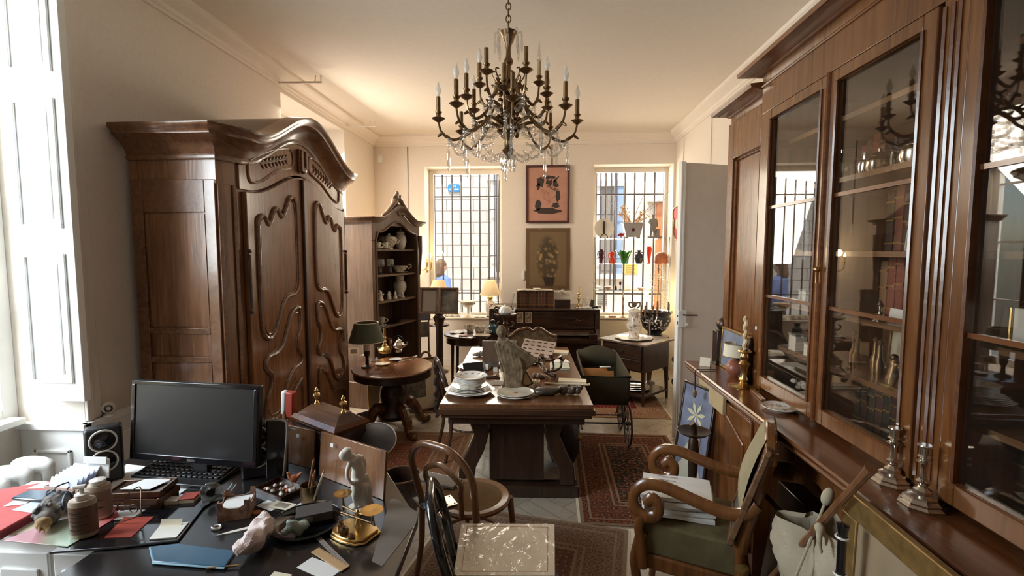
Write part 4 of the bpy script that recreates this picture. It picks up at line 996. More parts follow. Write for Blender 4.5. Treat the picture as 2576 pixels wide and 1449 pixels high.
# carved chair beyond the table
p = at(1345, 835, Y=5.55)
t = thing('carved_chair', 'chair with scalloped carved back rail between long table and piano', 'chair', (p.x, 5.55, 0), pi+.1)
zb = p.z
tp = [(-.30, zb-.10), (-.27, zb-.10), (-.20, zb-.075), (-.12, zb-.02), (-.06, zb), (0, zb-.035), (.06, zb), (.12, zb-.012), (.19, zb-.03), (.27, zb-.10), (.30, zb-.10)]
sm = spl([(x, -.27, z) for x, z in tp], 5)
obj('back_rail', M().tube(sm, .022, 8), W['oakx'], t)
obj('back_panel', M().prism([(a.x, a.z-.02) for a in sm]+[(.28, .48), (-.28, .48)], -.28, -.255, 'y'), W['carved'], t)
for q in (-1, 1):
    obj('leg', M().tube([(q*.28, -.27, zb-.10), (q*.27, -.26, .45), (q*.27, -.30, 0)], [.02, .024, .018], 8), W['oakx'], t)
    obj('leg', M().tube(spl([(q*.25, .20, .40), (q*.27, .23, .25), (q*.24, .21, .1), (q*.26, .24, 0)], 4), .02, 8), W['oakx'], t)
obj('seat', M().box(-.29, .29, -.27, .24, .38, .46), W['uphol'], t, bev=.03)

# ================================================================ black chair with the wrapped board
zs = .50
bent_chair('black_chair', 'glossy black bentwood chair seen edge-on beside the desk, carrying the wrapped board', (-.13, 1.83, 0), -pi/2+.21, W['blackg'], .875, True, zs)
a, b, c, d = (at(1140, 1445, Z=.55), at(1397, 1445, Z=.55), at(1395, 1315, Z=.55), at(1160, 1313, Z=.55))
ctr = (a+b+c+d)/4
t = thing('wrapped_board', 'cream bordered board wrapped in clear plastic lying on the black chair', 'board', (ctr.x, ctr.y, zs+.002))
q = [v-ctr for v in (a, b, c, d)]
def inset(q, k): return [(v.x*k, v.y*k) for v in q]
obj('board', M().prism([(v.x, v.y) for v in q], 0, .042, 'z'), plain('cream_card', (.84,.75,.60), .5), t, bev=.003)
m = M()
for k0, k1 in ((.86, .845),):
    o4, i4 = inset(q, k0), inset(q, k1)
    for i in range(4): m.prism([o4[i], o4[(i+1) % 4], i4[(i+1) % 4], i4[i]], .042, .0428, 'z')
obj('border_line', m, W['terra'], t)
t2 = NT('crinkled_wrap'); nz = t2.noise(t2.coord((1, .45, 1), (0, 0, .4)), 11, 3, 2.5)
tr = t2.n('ShaderNodeBsdfTransparent'); tr.inputs[0].default_value = (.97, .96, .94, 1)
gl = t2.n('ShaderNodeBsdfGlossy'); gl.inputs['Roughness'].default_value = .12
bu = t2.n('ShaderNodeBump'); bu.inputs['Strength'].default_value = .5; bu.inputs['Distance'].default_value = .02; t2.l(nz, bu.inputs['Height']); t2.l(bu.outputs[0], gl.inputs['Normal'])
mx = t2.n('ShaderNodeMixShader'); mx.inputs[0].default_value = .13; t2.l(tr.outputs[0], mx.inputs[1]); t2.l(gl.outputs[0], mx.inputs[2]); t2.l(mx.outputs[0], t2.out.inputs['Surface'])
obj('plastic_wrap', M().grid(lambda u, v: tuple((q[0]*(1-u)*(1-v)+q[1]*u*(1-v)+q[2]*u*v+q[3]*(1-u)*v)[:2])+(.0445+.0015*math.sin(u*31+v*9)*math.sin(v*23-u*5),), 24, 24), t2.m, t)

# ================================================================ armchair
t = thing('armchair', 'wooden armchair with scrolled arms and olive upholstery before the bookcase', 'armchair', (.81, 2.27, 0), 1.15); t.scale = (.85, .88, 1.06)    # faces local +y = world -x
AW = .235
zs = .50
obj('seat', M().box(-AW, AW, -.16, .32, zs-.14, zs).grid(lambda u, v: (-AW+2*AW*u, -.16+.48*v, zs+.03*math.sin(pi*u)*math.sin(pi*v)), 8, 8, .02), W['uphol'], t, bev=.02)
obj('seat_rail', M().box(-AW-.01, AW+.01, -.17, .335, zs-.21, zs-.14), W['book'], t, bev=.01)
for s in (-1, 1):
    x = s*(AW+.025)
    pts = [(x, -.24, .70), (x, -.20, .655), (x, -.12, .635), (x, 0, .65), (x, .12, .675), (x, .22, .69), (x, .30, .675), (x, .345, .625), (x, .335, .565), (x, .28, .535), (x, .225, .555), (x, .215, .60), (x, .25, .625), (x, .28, .60)]
    obj('arm', M().tube(spl(pts, 6), .023, 10, flat=1.2), W['book'], t)
    obj('arm_support', M().tube(spl([(x, .30, .54), (x, .315, .48), (x, .30, .40), (x, .29, .3)], 5), .026, 10), W['book'], t)
    obj('leg', M().tube(spl([(s*AW, .30, zs-.04), (s*AW, .335, .30), (s*AW, .315, .15), (s*AW, .33, 0)], 5), [.032]*6+[.026]*5+[.02]*5, 10), W['book'], t)
    obj('leg', M().tube(spl([(s*AW, -.17, zs), (s*AW, -.18, .25), (s*AW, -.25, 0)], 5), .024, 10), W['book'], t)
    obj('back_post', M().tube(spl([(s*AW, -.17, zs-.02), (s*AW, -.20, .60), (s*AW, -.25, .78), (s*AW, -.29, .92)], 5), .028, 10, flat=1.2), W['book'], t)
obj('top_rail', M().prism([(-AW-.03, .86), (AW+.03, .86), (AW+.03, .90), (AW-.05, .955), (0, .975), (-AW+.05, .955), (-AW-.03, .90)], -.315, -.26, 'y'), W['book'], t, bev=.012)
obj('back_cushion', M().grid(lambda u, v: (-AW+.03+(2*AW-.06)*u, -.165-.10*v*v-.0+.035*math.sin(pi*u)*math.sin(pi*v), zs+.05+.40*v), 8, 10, .0).grid(lambda u, v: (-AW+.03+(2*AW-.06)*u, -.21-.10*v*v, zs+.05+.40*v), 4, 8), fabric('pale_upholstery', (.34,.28,.16), (.42,.35,.22), 300), t)

# ================================================================ doll's pram
p = at(1575, 1115, Z=0)
PXc, PYc = .58, 4.48
t = thing('doll_pram', 'antique olive canvas doll pram with spoked wheels beside the long table', 'pram', (PXc, PYc, 0))
pro = [(-.36, .71), (-.345, .55), (-.26, .43), (0, .40), (.30, .43), (.38, .60), (.40, .76)]
sm = [(p_.y, p_.z) for p_ in spl([(0, a, b) for a, b in pro], 5)]
obj('body', M().prism(sm+[(.385, .76), (.36, .61), (.28, .45), (0, .42), (-.24, .45), (-.325, .56), (-.345, .70)], -.20, -.185, 'x')
    .prism(sm+[(.385, .76), (.36, .61), (.28, .45), (0, .42), (-.24, .45), (-.325, .56), (-.345, .70)], .185, .20, 'x')
    .prism([(.40, .76), (-.36, .71), (-.345, .55), (-.26, .43), (0, .40), (.30, .43), (.38, .60)], -.20, -.188, 'x').prism([(.40, .76), (-.36, .71), (-.345, .55), (-.26, .43), (0, .40), (.30, .43), (.38, .60)], .188, .20, 'x')
    .add([(s*.195, a, b) for a, b in sm for s in (-1, 1)], [(2*i, 2*i+1, 2*i+3, 2*i+2) for i in range(len(sm)-1)]), W['olive'], t)
obj('rim', M().tube([(-.2, -.36, .712), (.2, -.36, .712), (.2, .40, .762), (-.2, .40, .762)], .011, 8, True), W['olive'], t)
obj('back_hood', M().grid(lambda u, v: (-.19+.38*u, .40-.06*math.sin(pi*v), .62+.16*v+.06*math.sin(pi*u)*v), 10, 8, .01), W['olive'], t)
obj('push_bar', M().tube(spl([(-.19, .40, .74), (-.18, .47, .77), (0, .49, .78), (.18, .47, .77), (.19, .40, .74)], 5), .010, 8), W['iron'], t)
def wheel(x, y, r):
    w = obj('wheel', M().tube([(x, y+r*math.cos(a), r+r*math.sin(a)*.97) for a in [2*pi*i/36 for i in range(36)]], .009, 8, True), W['iron'], t)
    obj('hub', M().lathe([(.0, -.03), (.016, -.03), (.02, 0), (.016, .03), (0, .03)], 12, (x, y, r), rot=(0, pi/2, 0)), W['iron'], w)
    s = M()
    for i in range(10):
        a = 2*pi*i/10; s.tube([(x, y, r), (x, y+r*math.cos(a), r+r*math.sin(a)*.97)], .0028, 5)
    obj('spokes', s, W['iron'], w)
for s in (-1, 1):
    wheel(s*.235, -.10, .205); wheel(s*.235, .32, .14)
obj('axle', M().tube([(-.235, -.10, .205), (.235, -.10, .205)], .008), W['iron'], t)
obj('axle', M().tube([(-.235, .32, .14), (.235, .32, .14)], .008), W['iron'], t)
for s in (-1, 1):
    obj('spring', M().tube(spl([(s*.2, -.26, .205), (s*.2, -.12, .21), (s*.2, .1, .38), (s*.2, .34, .16), (s*.2, .40, .14)], 6), .008, 6).tube(spl([(s*.2, -.10, .205), (s*.2, -.20, .34), (s*.2, -.05, .41)], 5), .007, 6), W['iron'], t)
for i, (dz, dx, lb) in enumerate(((0, 0, 'orange brown folded newspaper standing in the pram, front one'), (.012, -.05, 'orange brown folder behind the front newspaper in the pram'))):
    m = M().cb((0, 0, .11), (.25, .018, .22), (-.35, 0, 0)).cb((.004, -.012, .10), (.24, .006, .19), (-.35, 0, 0))
    one('newspaper', m, W['orange_paper'], lb, 'newspaper', (PXc-.03+dx, PYc-.16+.06*i, .47+.02+dz), .05, 'papers in the pram')
one('paper_slip', M().cb((0, 0, 0), (.10, .03, .006), (0, 0, .1)).cb((.01, 0, .004), (.07, .02, .003)), W['paper'], 'white slip of paper on top of the newspapers in the pram', 'paper', (PXc+.02, PYc-.09, .735), .1)

# ================================================================ sewing table by the right window
p = at(1600, 860, Z=.78)
SX, SY = 1.17, 5.86
t = thing('side_table', 'square dark work table with drop front before the right window', 'table', (SX, SY, 0), math.radians(-44)); t.scale = (1.12, 1.2, 1)
zt2 = .74
obj('tabletop', M().box(-.30, .30, -.27, .27, zt2-.022, zt2), W['vit'], t, bev=.004)
obj('case', M().box(-.26, .26, -.23, .23, .40, zt2-.022), W['dark'], t, bev=.006)
obj('drawer', M().box(-.23, .23, -.245, -.23, .55, .70).ball((0, -.252, .62), .014), W['dark_h'], t, bev=.005)
obj('drawer', M().box(-.23, .23, -.245, -.23, .42, .54).ball((0, -.252, .48), .014), W['dark_h'], t, bev=.005)
for a in (-1, 1):
    for b in (-1, 1): obj('leg', M().tube([(a*.24, b*.21, .41), (a*.245, b*.215, .2), (a*.25, b*.22, 0)], [.026, .02, .014], 8), W['dark'], t)
obj('lower_shelf', M().box(-.26, .26, -.23, .23, .10, .13), W['dark_h'], t, bev=.004)
def ST(px, py, z=0): return at(px, py, Z=zt2+z)

# round table by the left window
RC = Vector((-.90, 5.92, 0)); zr = .77
t = thing('round_table', 'round dark table crowded with mugs below the left window', 'table', RC)
obj('tabletop', M().lathe([(0, zr-.03), (.30, zr-.03), (.315, zr-.015), (.31, zr), (0, zr)], 40), W['dark_h'], t)
obj('apron', M().lathe([(.26, zr-.12), (.285, zr-.11), (.285, zr-.03), (.2, zr-.03), (.2, zr-.12)], 40), W['dark'], t)
for k in range(4):
    a = pi/4+pi/2*k; obj('leg', M().tube([(.25*math.cos(a), .25*math.sin(a), zr-.05), (.26*math.cos(a), .26*math.sin(a), 0)], [.022, .014], 8), W['dark'], t)
def RT(px, py, z=0): return at(px, py, Z=zr+z)

# picture stand (lectern) with hinged frames
p = at(1105, 785, Y=5.35)
t = thing('picture_stand', 'tall dark lectern stand displaying two framed prints near the left window', 'stand', (p.x, 5.35, 0), .02)
obj('post', M().lathe([(.04,.05),(.042,.3),(.05,.32),(.042,.34),(.04,.95),(.06,1.02),(.075,1.05),(.05,1.07),(.04,p.z+.02)], 16), W['dark'], t)
for k in range(3):
    a = 2*pi*k/3+.4; obj('leg', M().tube(spl([(0, 0, .12), (.12*math.cos(a), .12*math.sin(a), .12), (.16*math.cos(a), .16*math.sin(a), .03), (.20*math.cos(a), .20*math.sin(a), .02)], 4), .022, 8), W['dark'], t)
zc = (p.z+at(1105, 727, Y=5.35).z)/2
def hinged(nm, x0, x1, rz, pic):
    w = x1-x0
    rot = (-.22, 0, 0); c = ((x0+x1)/2, -.03, zc)
    f = obj(nm, M().cb(c, (w, .02, .30), rot), W['vit'], t, bev=.003)
    m = Matrix.Translation(c) @ rotm(rot)
    mm = M(); mm.T = m
    mm.box(-w/2, w/2, -.022, -.01, .125, .15).box(-w/2, w/2, -.022, -.01, -.15, -.125).box(-w/2, -w/2+.025, -.022, -.01, -.125, .125).box(w/2-.025, w/2, -.022, -.01, -.125, .125)
    obj('moulding', mm, W['vit'], f, bev=.003)
    mm = M(); mm.T = m; mm.box(-w/2+.03, w/2-.03, -.0125, -.0095, -.12, .12); obj('print', mm, pic, f)
hinged('frame', -.215, .0, 0, W['greycard']); hinged('frame', .005, .225, 0, W['photo2'])
obj('rear_leaf', M().cb((-.21, .06, zc-.03), (.01, .14, .26), (-.1, 0, .25)), W['dark'], t)
# ================================================================ desk and everything on it
ZD = .77
def D(px, py, z=0.0): return at(px, py, Z=ZD+z)
t = thing('desk', 'large black desk in the near left corner holding a computer', 'desk', (-1.2, 1.7, 0))
def L(m=None): m = m or M(); m.T = Matrix.Translation((1.2, -1.7, 0)); return m
obj('desktop', L().prism([(-1.50, .98), (-.44, .98), (-.47, 1.75), (-.60, 1.95), (-.76, 2.2), (-.80, 2.46), (-2.05, 2.46), (-2.05, 1.965), (-1.535, 1.965), (-1.535, 1.2)], ZD-.035, ZD, 'z'), plain('black_desktop', (.016,.014,.014), .22, coat=.3), t, bev=.004)
obj('pedestal', L().box(-1.44, -.98, 1.08, 1.62, .04, ZD-.035), W['dark'], t, bev=.006)
for k in range(3): obj('drawer', L().box(-1.42, -1.0, 1.062, 1.08, .08+.21*k, .27+.21*k).tube([(-1.27, 1.055, .2+.21*k), (-1.15, 1.055, .2+.21*k)], .006), W['dark_h'], t, bev=.004)
obj('leg', L().box(-.52, -.46, 1.02, 1.08, 0, ZD-.035), W['dark'], t, bev=.006)
obj('leg', L().box(-.90, -.84, 2.36, 2.42, 0, ZD-.035), W['dark'], t, bev=.006)
obj('leg', L().box(-2.0, -1.94, 2.36, 2.42, 0, ZD-.035), W['dark'], t, bev=.006)
a, b, c, d = D(1000, 1235), D(1062, 1275), D(960, 1412), D(940, 1400)
obj('side_strip', L().prism([(v.x, v.y) for v in (D(985, 1248), D(1052, 1290), D(1046, 1318), D(962, 1425), D(935, 1412))], ZD, ZD+.0015, 'z'), plain('grey_leather', (.15,.13,.11), .6), t)
# white panelled low cupboard left of the desk, radiator in the recess
t = thing('low_cabinet', 'white panelled low cupboard left of the black desk, under the red folders', 'cabinet', (-1.85, 1.70, 0)); t.scale = (1, .82, .985)
obj('carcass', M().box(-.45, .30, -.14, .32, 0, .745), W['white'], t, bev=.004)
obj('top', M().box(-.46, .31, -.15, .33, .745, .768), W['white'], t, bev=.004)
for x in (-.42, -.18, .06):
    obj('door', M().box(x, x+.22, -.155, -.14, .06, .70).box(x+.035, x+.185, -.165, -.155, .12, .64), W['white'], t, bev=.006)
p = at(70, 1155, Y=2.2)
t = thing('radiator', 'white cast iron column radiator in the near window recess', 'radiator', (-2.62, 2.02, 0))
zr_ = .745
for k in range(9):
    y = -.62+.105*k
    m = M()
    for x in (-.085, 0, .085): m.tube([(x, y, .12), (x, y, zr_-.06)], .028, 8)
    m.ball((0, y, zr_-.045), (.125, .046, .045), 12, 8).ball((0, y, .11), (.125, .046, .045), 12, 8)
    obj('column', m, W['white2'], t, vox=.012)
for x in (-.08, .08):
    for y in (-.61, .22): obj('foot', M().box(x-.02, x+.02, y-.02, y+.02, 0, .1), W['white2'], t, bev=.008)
# monitor
b0, b1, t0, t1 = at(330, 1160, Y=2.02), at(645, 1170, Y=1.96), at(347, 965, Y=2.02), at(655, 975, Y=1.96)
mw = (b1-b0).length; mc = (b0+b1)/2; mh = ((t0-b0).length+(t1-b1).length)/2
t = thing('monitor', 'wide black computer monitor on desk in front of the armoire', 'monitor', (mc.x, mc.y, ZD), math.atan2(b1.y-b0.y, b1.x-b0.x))
zb = mc.z-ZD
til = (-.10, 0, 0); mm_ = Matrix.Translation((0, 0, zb)) @ rotm(til)
m = M(); m.T = mm_
obj('casing', m.box(-mw/2, mw/2, 0, .035, 0, mh), W['black'], t, bev=.006)
m = M(); m.T = mm_; m.box(-mw/2, mw/2, -.008, 0, mh-.016, mh).box(-mw/2, mw/2, -.008, 0, 0, .028).box(-mw/2, -mw/2+.018, -.008, 0, .028, mh-.016).box(mw/2-.018, mw/2, -.008, 0, .028, mh-.016)
obj('bezel', m, W['blackg'], t, bev=.002)
m = M(); m.T = mm_; obj('screen', m.box(-mw/2+.018, mw/2-.018, -.003, .0, .028, mh-.016), W['screen'], t)
m = M(); m.T = mm_; obj('badge', m.box(-.02, .02, -.0095, -.008, .009, .019), W['chrome'], t)
obj('stand', M().box(-.04, .04, .04, .07, 0, zb+.1).box(-.14, .14, -.06, .12, 0, .012), W['black'], t, bev=.004)
# speakers
def speaker(px, py, rz, label, h=.245, Yk=None):
    p = D(px, py); t = thing('speaker', label, 'speaker', p, rz, 'computer speakers on the desk')
    w = .066
    obj('cabinet', M().prism([(-.06, 0), (.02, 0), (.035, h), (-.035, h)], -w, w, 'x'), W['black'], t, bev=.012)
    for k, z in enumerate((h*.40, h*.77)):
        y = -.06+.025*z/h
        r = obj('driver_ring', M().tube([(x, y-.004, z+q) for x, q, _ in cir(.047, 32)], .0042, 8, True), W['porc'], t)
        obj('cone', M().lathe([(0, .022), (.012, .018), (.016, .012), (.044, -.002), (.046, 0)], 24, (0, y-.002, z), rot=(pi/2, 0, 0)), W['blackg'], r)
    return t
speaker(268, 1203, .72, 'black speaker with two cream rings left of the monitor')
speaker(652, 1190, .45, 'black speaker with cream rings half hidden right of the monitor')
p = at(690, 1160, Y=2.12)
t = thing('tilted_board', 'black board with a rounded grey rim standing beside the right speaker', 'board', (D(700, 1205).x, D(700, 1205).y, ZD), .1)
obj('panel', M().cb((0, 0, .14), (.10, .014, .27), (-.08, 0, 0)), W['blackg'], t, bev=.01)
obj('rim', M().tube(spl([(.03, -.012, .02), (.045, -.015, .13), (.05, -.005, .24), (.035, 0, .272), (-.04, 0, .275)], 5), .006, 8), W['greycard'], t)
# keyboard
a, b, c, d = D(340, 1195), D(622, 1200), D(600, 1165), D(380, 1160)
kc = D(470, 1192); kw, kd = .44, .14
t = thing('keyboard', 'black computer keyboard lying below the monitor', 'keyboard', kc, -.06)
obj('case', M().prism([(-kd/2, 0), (kd/2, 0), (kd/2, .026), (-kd/2, .012)], -kw/2, kw/2, 'x'), W['black'], t, bev=.004)
kt = M()
for r in range(5):
    for q in range(16):
        kt.cb((-kw/2+.022+q*.0262+.004*(r % 2), -kd/2+.02+r*.025, .017+.0028*r), (.021, .019, .009))
obj('keys', kt, W['black'], t, bev=.002); t.children[-1]['kind'] = 'stuff'
# papers right of the left speaker
def sheet(px4, mat, label, cat='paper', name='paper', th=.0012, z=.0, group=None, z2=None):
    """thin sheet or card whose corners are read off the photo"""
    q = [D(x, y, z) for x, y in px4]; c = sum(q, Vector())/4
    m = M().prism([(v.x-c.x, v.y-c.y) for v in q], 0, th, 'z')
    return one(name, m, mat, label, cat, (c.x, c.y, ZD+z), group=group)
def slab(px4, th, mat, label, cat, name, z=0, parts=None, bev=.002):
    q = [D(x, y, z+th) for x, y in px4]; c = sum(q, Vector())/4
    t = thing(name, label, cat, (c.x, c.y, ZD+z))
    obj('body', M().prism([(v.x-c.x, v.y-c.y) for v in q], 0, th, 'z'), mat, t, bev=bev)
    return t, [(v-c) for v in q]
GP = 'papers on the desk'
sheet([(270, 1228), (318, 1168), (412, 1178), (345, 1228)], W['paper'], 'white printed sheet lying between left speaker and keyboard', group=GP)
m = M()
for k in range(7): m.box(-.08, .07-.02*(k % 3), -.06+.018*k, -.058+.018*k, 0, .0005)
one('printed_form', M().box(-.09, .09, -.075, .075, 0, .001), W['cream'], 'cream form tucked under the front edge of printed sheet', 'paper', D(268, 1246), -.5, GP)
# card box with blue-white cards
t = thing('card_box', 'pinkish card box full of pale blue cards left of the left speaker', 'box', D(190, 1242), -.12); t.scale = (.84, .9, .95); pb_ = plain('pale_blue_card', (.62,.68,.80), .7)
bx = plain('pinkish_board', (.50,.38,.32), .7)
obj('tray', M().box(-.105, .105, -.06, -.055, 0, .055).box(-.105, .105, .055, .06, 0, .06).box(-.105, -.10, -.055, .055, 0, .055).box(.10, .105, -.055, .055, 0, .055).box(-.105, .105, -.06, .06, 0, .004), bx, t)
for k in range(7): obj('card', M().cb((-.01+.004*(k % 3), -.045+.015*k, .052+.004*k), (.17, .003, .075), (-.35-.05*k, 0, .03*(k % 3-1))), pb_, t)
obj('raised_lid', M().cb((.055, .066, .095), (.13, .004, .085), (-.12, 0, .1)).cb((.055, .058, .135), (.125, .006, .03), (-.12, 0, .1)), W['paper'], t)
# red folder heap and printed coloured sheet
q4 = [(-5, 1338), (78, 1292), (235, 1240), (140, 1208), (-10, 1232)]
q = [at(x, y, Z=ZD+.035) for x, y in q4]; c = sum(q, Vector())/5
t = thing('folder', 'thick red folder stack overhanging the left end of the desk', 'folder', (c.x, c.y, ZD))
obj('cover', M().prism([(v.x-c.x, v.y-c.y) for v in q], .028, .035, 'z'), W['pink'], t, bev=.002)
obj('pages', M().prism([((v.x-c.x)*.97, (v.y-c.y)*.97) for v in q], .0, .028, 'z'), plain('dark_red_pages', (.28,.04,.06), .7), t)
FZ = .036
q = [at(x, y, Z=ZD+.008) for x, y in ((8, 1362), (170, 1378), (300, 1300), (290, 1280), (120, 1318))]; c = sum(q, Vector())/5
t = NT('coloured_leaflet'); sx_ = t.n('ShaderNodeSeparateXYZ'); t.l(t.coord((1,1,1), (0,0,-.75)), sx_.inputs[0])
cc = t.ramp(t.mth('ADD', t.mth('MULTIPLY', sx_.outputs[0], 2.2), .5), [(.28, (.52,.22,.26)), (.38, (.38,.40,.30)), (.52, (.30,.42,.30)), (.6, (.62,.34,.30)), (.75, (.62,.12,.12))])
lm = t.bsdf(cc, .25, 0, None, coat=.5)
one('leaflet', M().prism([(v.x-c.x, v.y-c.y) for v in q], .0095, .0125, 'z'), lm, 'glossy pink and green brochure at the left front corner of the desk', 'brochure', (c.x, c.y, ZD), bev=.001)
def ZP(px, py, z): return at(px, py, Z=ZD+z)
one('paper', M().prism([(-.07, -.05), (.06, -.04), (.07, .045), (-.03, .05)], 0, .001, 'z'), W['cream'], 'cream slip under edge of the red folder at far left', 'paper', ZP(42, 1330, .001), .2, GP)
one('paper', M().prism([(-.055, -.03), (.055, -.035), (.06, .03), (-.05, .035)], 0, .001, 'z'), plain('blue_white_paper', (.6,.68,.86), .7), 'bluish note on red folder in front of the phone', 'paper', ZP(82, 1276, FZ), -.1, GP)
one('paper', M().prism([(-.035, -.03), (.035, -.03), (.04, .03), (-.03, .03)], 0, .001, 'z'), W['paper'], 'white note peeping out under the phone at left', 'paper', ZP(50, 1262, FZ), .3, GP)
one('paper', M().prism([(-.045, -.02), (.04, -.03), (.045, .02), (-.02, .032)], 0, .001, 'z'), W['paper'], 'small white note at back of the red folder by the radiator', 'paper', ZP(106, 1222, FZ), .2, GP)
t = thing('telephone', 'dark blue mobile phone lying on the red folder', 'phone', ZP(92, 1252, FZ), -.08)
obj('body', M().box(-.075, .075, -.035, .035, 0, .014), W['blackg'], t, bev=.006); obj('display', M().box(-.066, .066, -.030, .030, .014, .0145), W['blue'], t)
t = thing('sunglasses', 'dark rimmed spectacles with blue lenses by the shaggy object', 'glasses', ZP(150, 1262, FZ), -.1)
for s in (-1, 1):
    r_ = obj('rim', M().tube([(s*.034+x, 0, .024+z) for x, z, _ in cir(.027, 20, sy=.8)], .003, 6, True), W['black'], t)
    obj('lens', M().lathe([(0, 0), (.025, 0), (.025, .002), (0, .002)], 20, (s*.034, 0, .024), rot=(pi/2, 0, 0)), glass('blue_lens', (.15,.35,.45), .02, 1.5, .2, (.1,.4,.5), 1.5) if s < 0 else t.children[0].children[0].data.materials[0], r_)
    obj('temple', M().tube(spl([(s*.062, 0, .03), (s*.068, .06, .035), (s*.05, .12, .03)], 4), .003, 6), W['black'], t)
obj('bridge', M().tube(spl([(-.008, 0, .028), (0, -.002, .034), (.008, 0, .028)], 4), .003, 6), W['black'], t)
# stuffed bird-like fur object
t = thing('stuffed_bird', 'shaggy grey and tan stuffed bird lying on the coloured brochure', 'stuffed bird', ZP(132, 1306, .013), 2.15); t.scale = (.8, .85, .9)
fm = speck('grey_plumage', (.055,.055,.06), (.30,.27,.23), 34, .9, .35, .68)
m = M().ball((0, 0, .045), (.115, .052, .046), 20, 12, (0, -.12, 0)).ball((-.085, 0, .04), (.045, .036, .034), 12, 8).tube([(.08, 0, .05), (.15, .01, .055), (.2, .02, .05)], [.035, .022, .006], 8, flat=.5)
rr = random.Random(21)
for k in range(60):
    a, x = rr.random()*pi, rr.random()*.2-.09
    y, z = .05*math.cos(a), .045+.045*math.sin(a)
    m.tube([(x, y*.9, z), (x+.02, y*1.06, z+.003), (x+.045, y*1.1, z-.006)], [.006, .005, .001], 5)
obj('body', m, fm, t, vox=.0045)
obj('wing', M().ball((.02, -.045, .06), (.085, .012, .036), 14, 8, (0, .15, .1)), speck('slate_feathers', (.04,.05,.065), (.16,.19,.22), 20, .7), t)
obj('head_tuft', M().ball((-.115, 0, .035), (.03, .03, .028), 12, 8).tube([(-.13, -.01, .03), (-.16, -.025, .008)], [.018, .006], 8), speck('tan_plumage', (.34,.22,.10), (.62,.47,.28), 30, .9), t, vox=.005)
obj('beak', M().tube([(-.135, .005, .03), (-.165, .0, .02)], [.010, .002], 6), W['gold'], t)
# bottles
def bottle(px, py, h, r, cap, cols, label, oval=.72):
    t = thing('bottle', label, 'bottle', D(px, py, .013), .3, 'bottles on the desk')
    obj('body', M().lathe([(0, 0), (r*.93, 0), (r, .004), (r, h*.80), (r*.93, h*.86), (r*.5, h*.88), (r*.42, h*.9)], 28, sy=oval), cols[0], t)
    obj('label', M().lathe([(r*1.012, h*.10), (r*1.012, h*.74)], 28, sy=oval), cols[1], t)
    obj('cap', M().lathe([(0, h*.88), (r*cap, h*.88), (r*cap, h*.99), (r*cap*.9, h), (0, h)], 20), cols[2], t)
    m = M()
    for k in range(5):
        a0 = -2.3+.2*(k % 2); z = h*(.22+.1*k)
        for i in range(5+k % 2): m.cb((r*1.02*math.cos(a0+.22*i), r*oval*1.02*math.sin(a0+.22*i), z), (.002, .009, .0022), (0, 0, a0+.22*i))
    obj('print', m, W['ink'], t)
    return t
cb_ = plain('cream_plastic', (.46,.36,.27), .35)
b_ = bottle(213, 1345, .155, .042, .50, (cb_, plain('tan_label', (.17,.095,.06), .4), W['porc']), 'tan labelled flat bottle with cream cap, front one on the desk left')
obj('pump', M().tube([(0, 0, .155), (0, 0, .175)], .007, 8).tube([(-.022, 0, .178), (.014, 0, .180)], .008, 8), W['porc'], b_)
bottle(252, 1300, .150, .042, .62, (cb_, plain('cream_label', (.30,.21,.16), .4), W['porc']), 'cream bottle with round cap behind the tan labelled bottle')
# desk pad / black portfolio and blue folder
t, q = slab([(128, 1388), (448, 1360), (512, 1272), (345, 1252), (300, 1300)], .006, W['blackg'], 'flat black portfolio along the front edge of the desk', 'portfolio', 'portfolio') if False else (None, None)
q = [D(x, y, .009) for x, y in ((126, 1388), (290, 1376), (448, 1358), (512, 1276), (560, 1242), (350, 1240))]; c = sum(q, Vector())/6
t = thing('portfolio', 'flat glossy black portfolio along the front edge of the desk', 'portfolio', (c.x, c.y, ZD))
obj('cover', M().prism([(v.x-c.x, v.y-c.y) for v in q], .0, .009, 'z'), W['blackg'], t, bev=.002)
obj('edge_strip', M().tube([(q[0].x-c.x, q[0].y-c.y, .005), (q[1].x-c.x, q[1].y-c.y, .005), (q[2].x-c.x, q[2].y-c.y, .005)], .004, 6), W['black'], t)
q = [D(x, y, .012) for x, y in ((378, 1374), (386, 1412), (565, 1426), (592, 1384), (450, 1366))]; c = sum(q, Vector())/5
t = thing('blue_folder', 'dark blue glossy folder lying low at the front of the desk', 'folder', (c.x, c.y, ZD))
obj('cover', M().prism([(v.x-c.x, v.y-c.y) for v in q], 0, .012, 'z'), W['blue'], t, bev=.003)
obj('spine_strip', M().tube([(v.x-c.x, v.y-c.y, .007) for v in q[:3]], .004, 6), plain('pale_blue_edge', (.25,.42,.52), .3), t)
# wood stacks with glasses
for k, (z, dx, rz, lb) in enumerate(((.0, .0, .10, 'brown wooden tray box, bottom of the stack before the keyboard'), (.026, .008, .02, 'brown wooden tray box, middle of the stack before the keyboard'), (.052, .0, .16, 'brown wooden tray box, top of the stack before the keyboard'))):
    t = thing('wooden_tray', lb, 'tray', D(360, 1266, 0)+Vector((dx, 0, z)), rz, 'stacked wooden trays')
    obj('frame', M().box(-.105, .105, -.062, -.052, 0, .024).box(-.105, .105, .052, .062, 0, .024).box(-.105, -.095, -.052, .052, 0, .024).box(.095, .105, -.052, .052, 0, .024), W['tabled2'], t, bev=.002)
    obj('bottom', M().box(-.095, .095, -.052, .052, .0, .018), W['dark_h'], t)
one('paper', M().prism([(-.07, -.04), (.05, -.045), (.08, .035), (-.03, .045)], 0, .001, 'z'), W['paper'], 'white paper slip on top of the stacked wooden trays', 'paper', D(360, 1266)+Vector((.005, .01, .0765)), .1, GP)
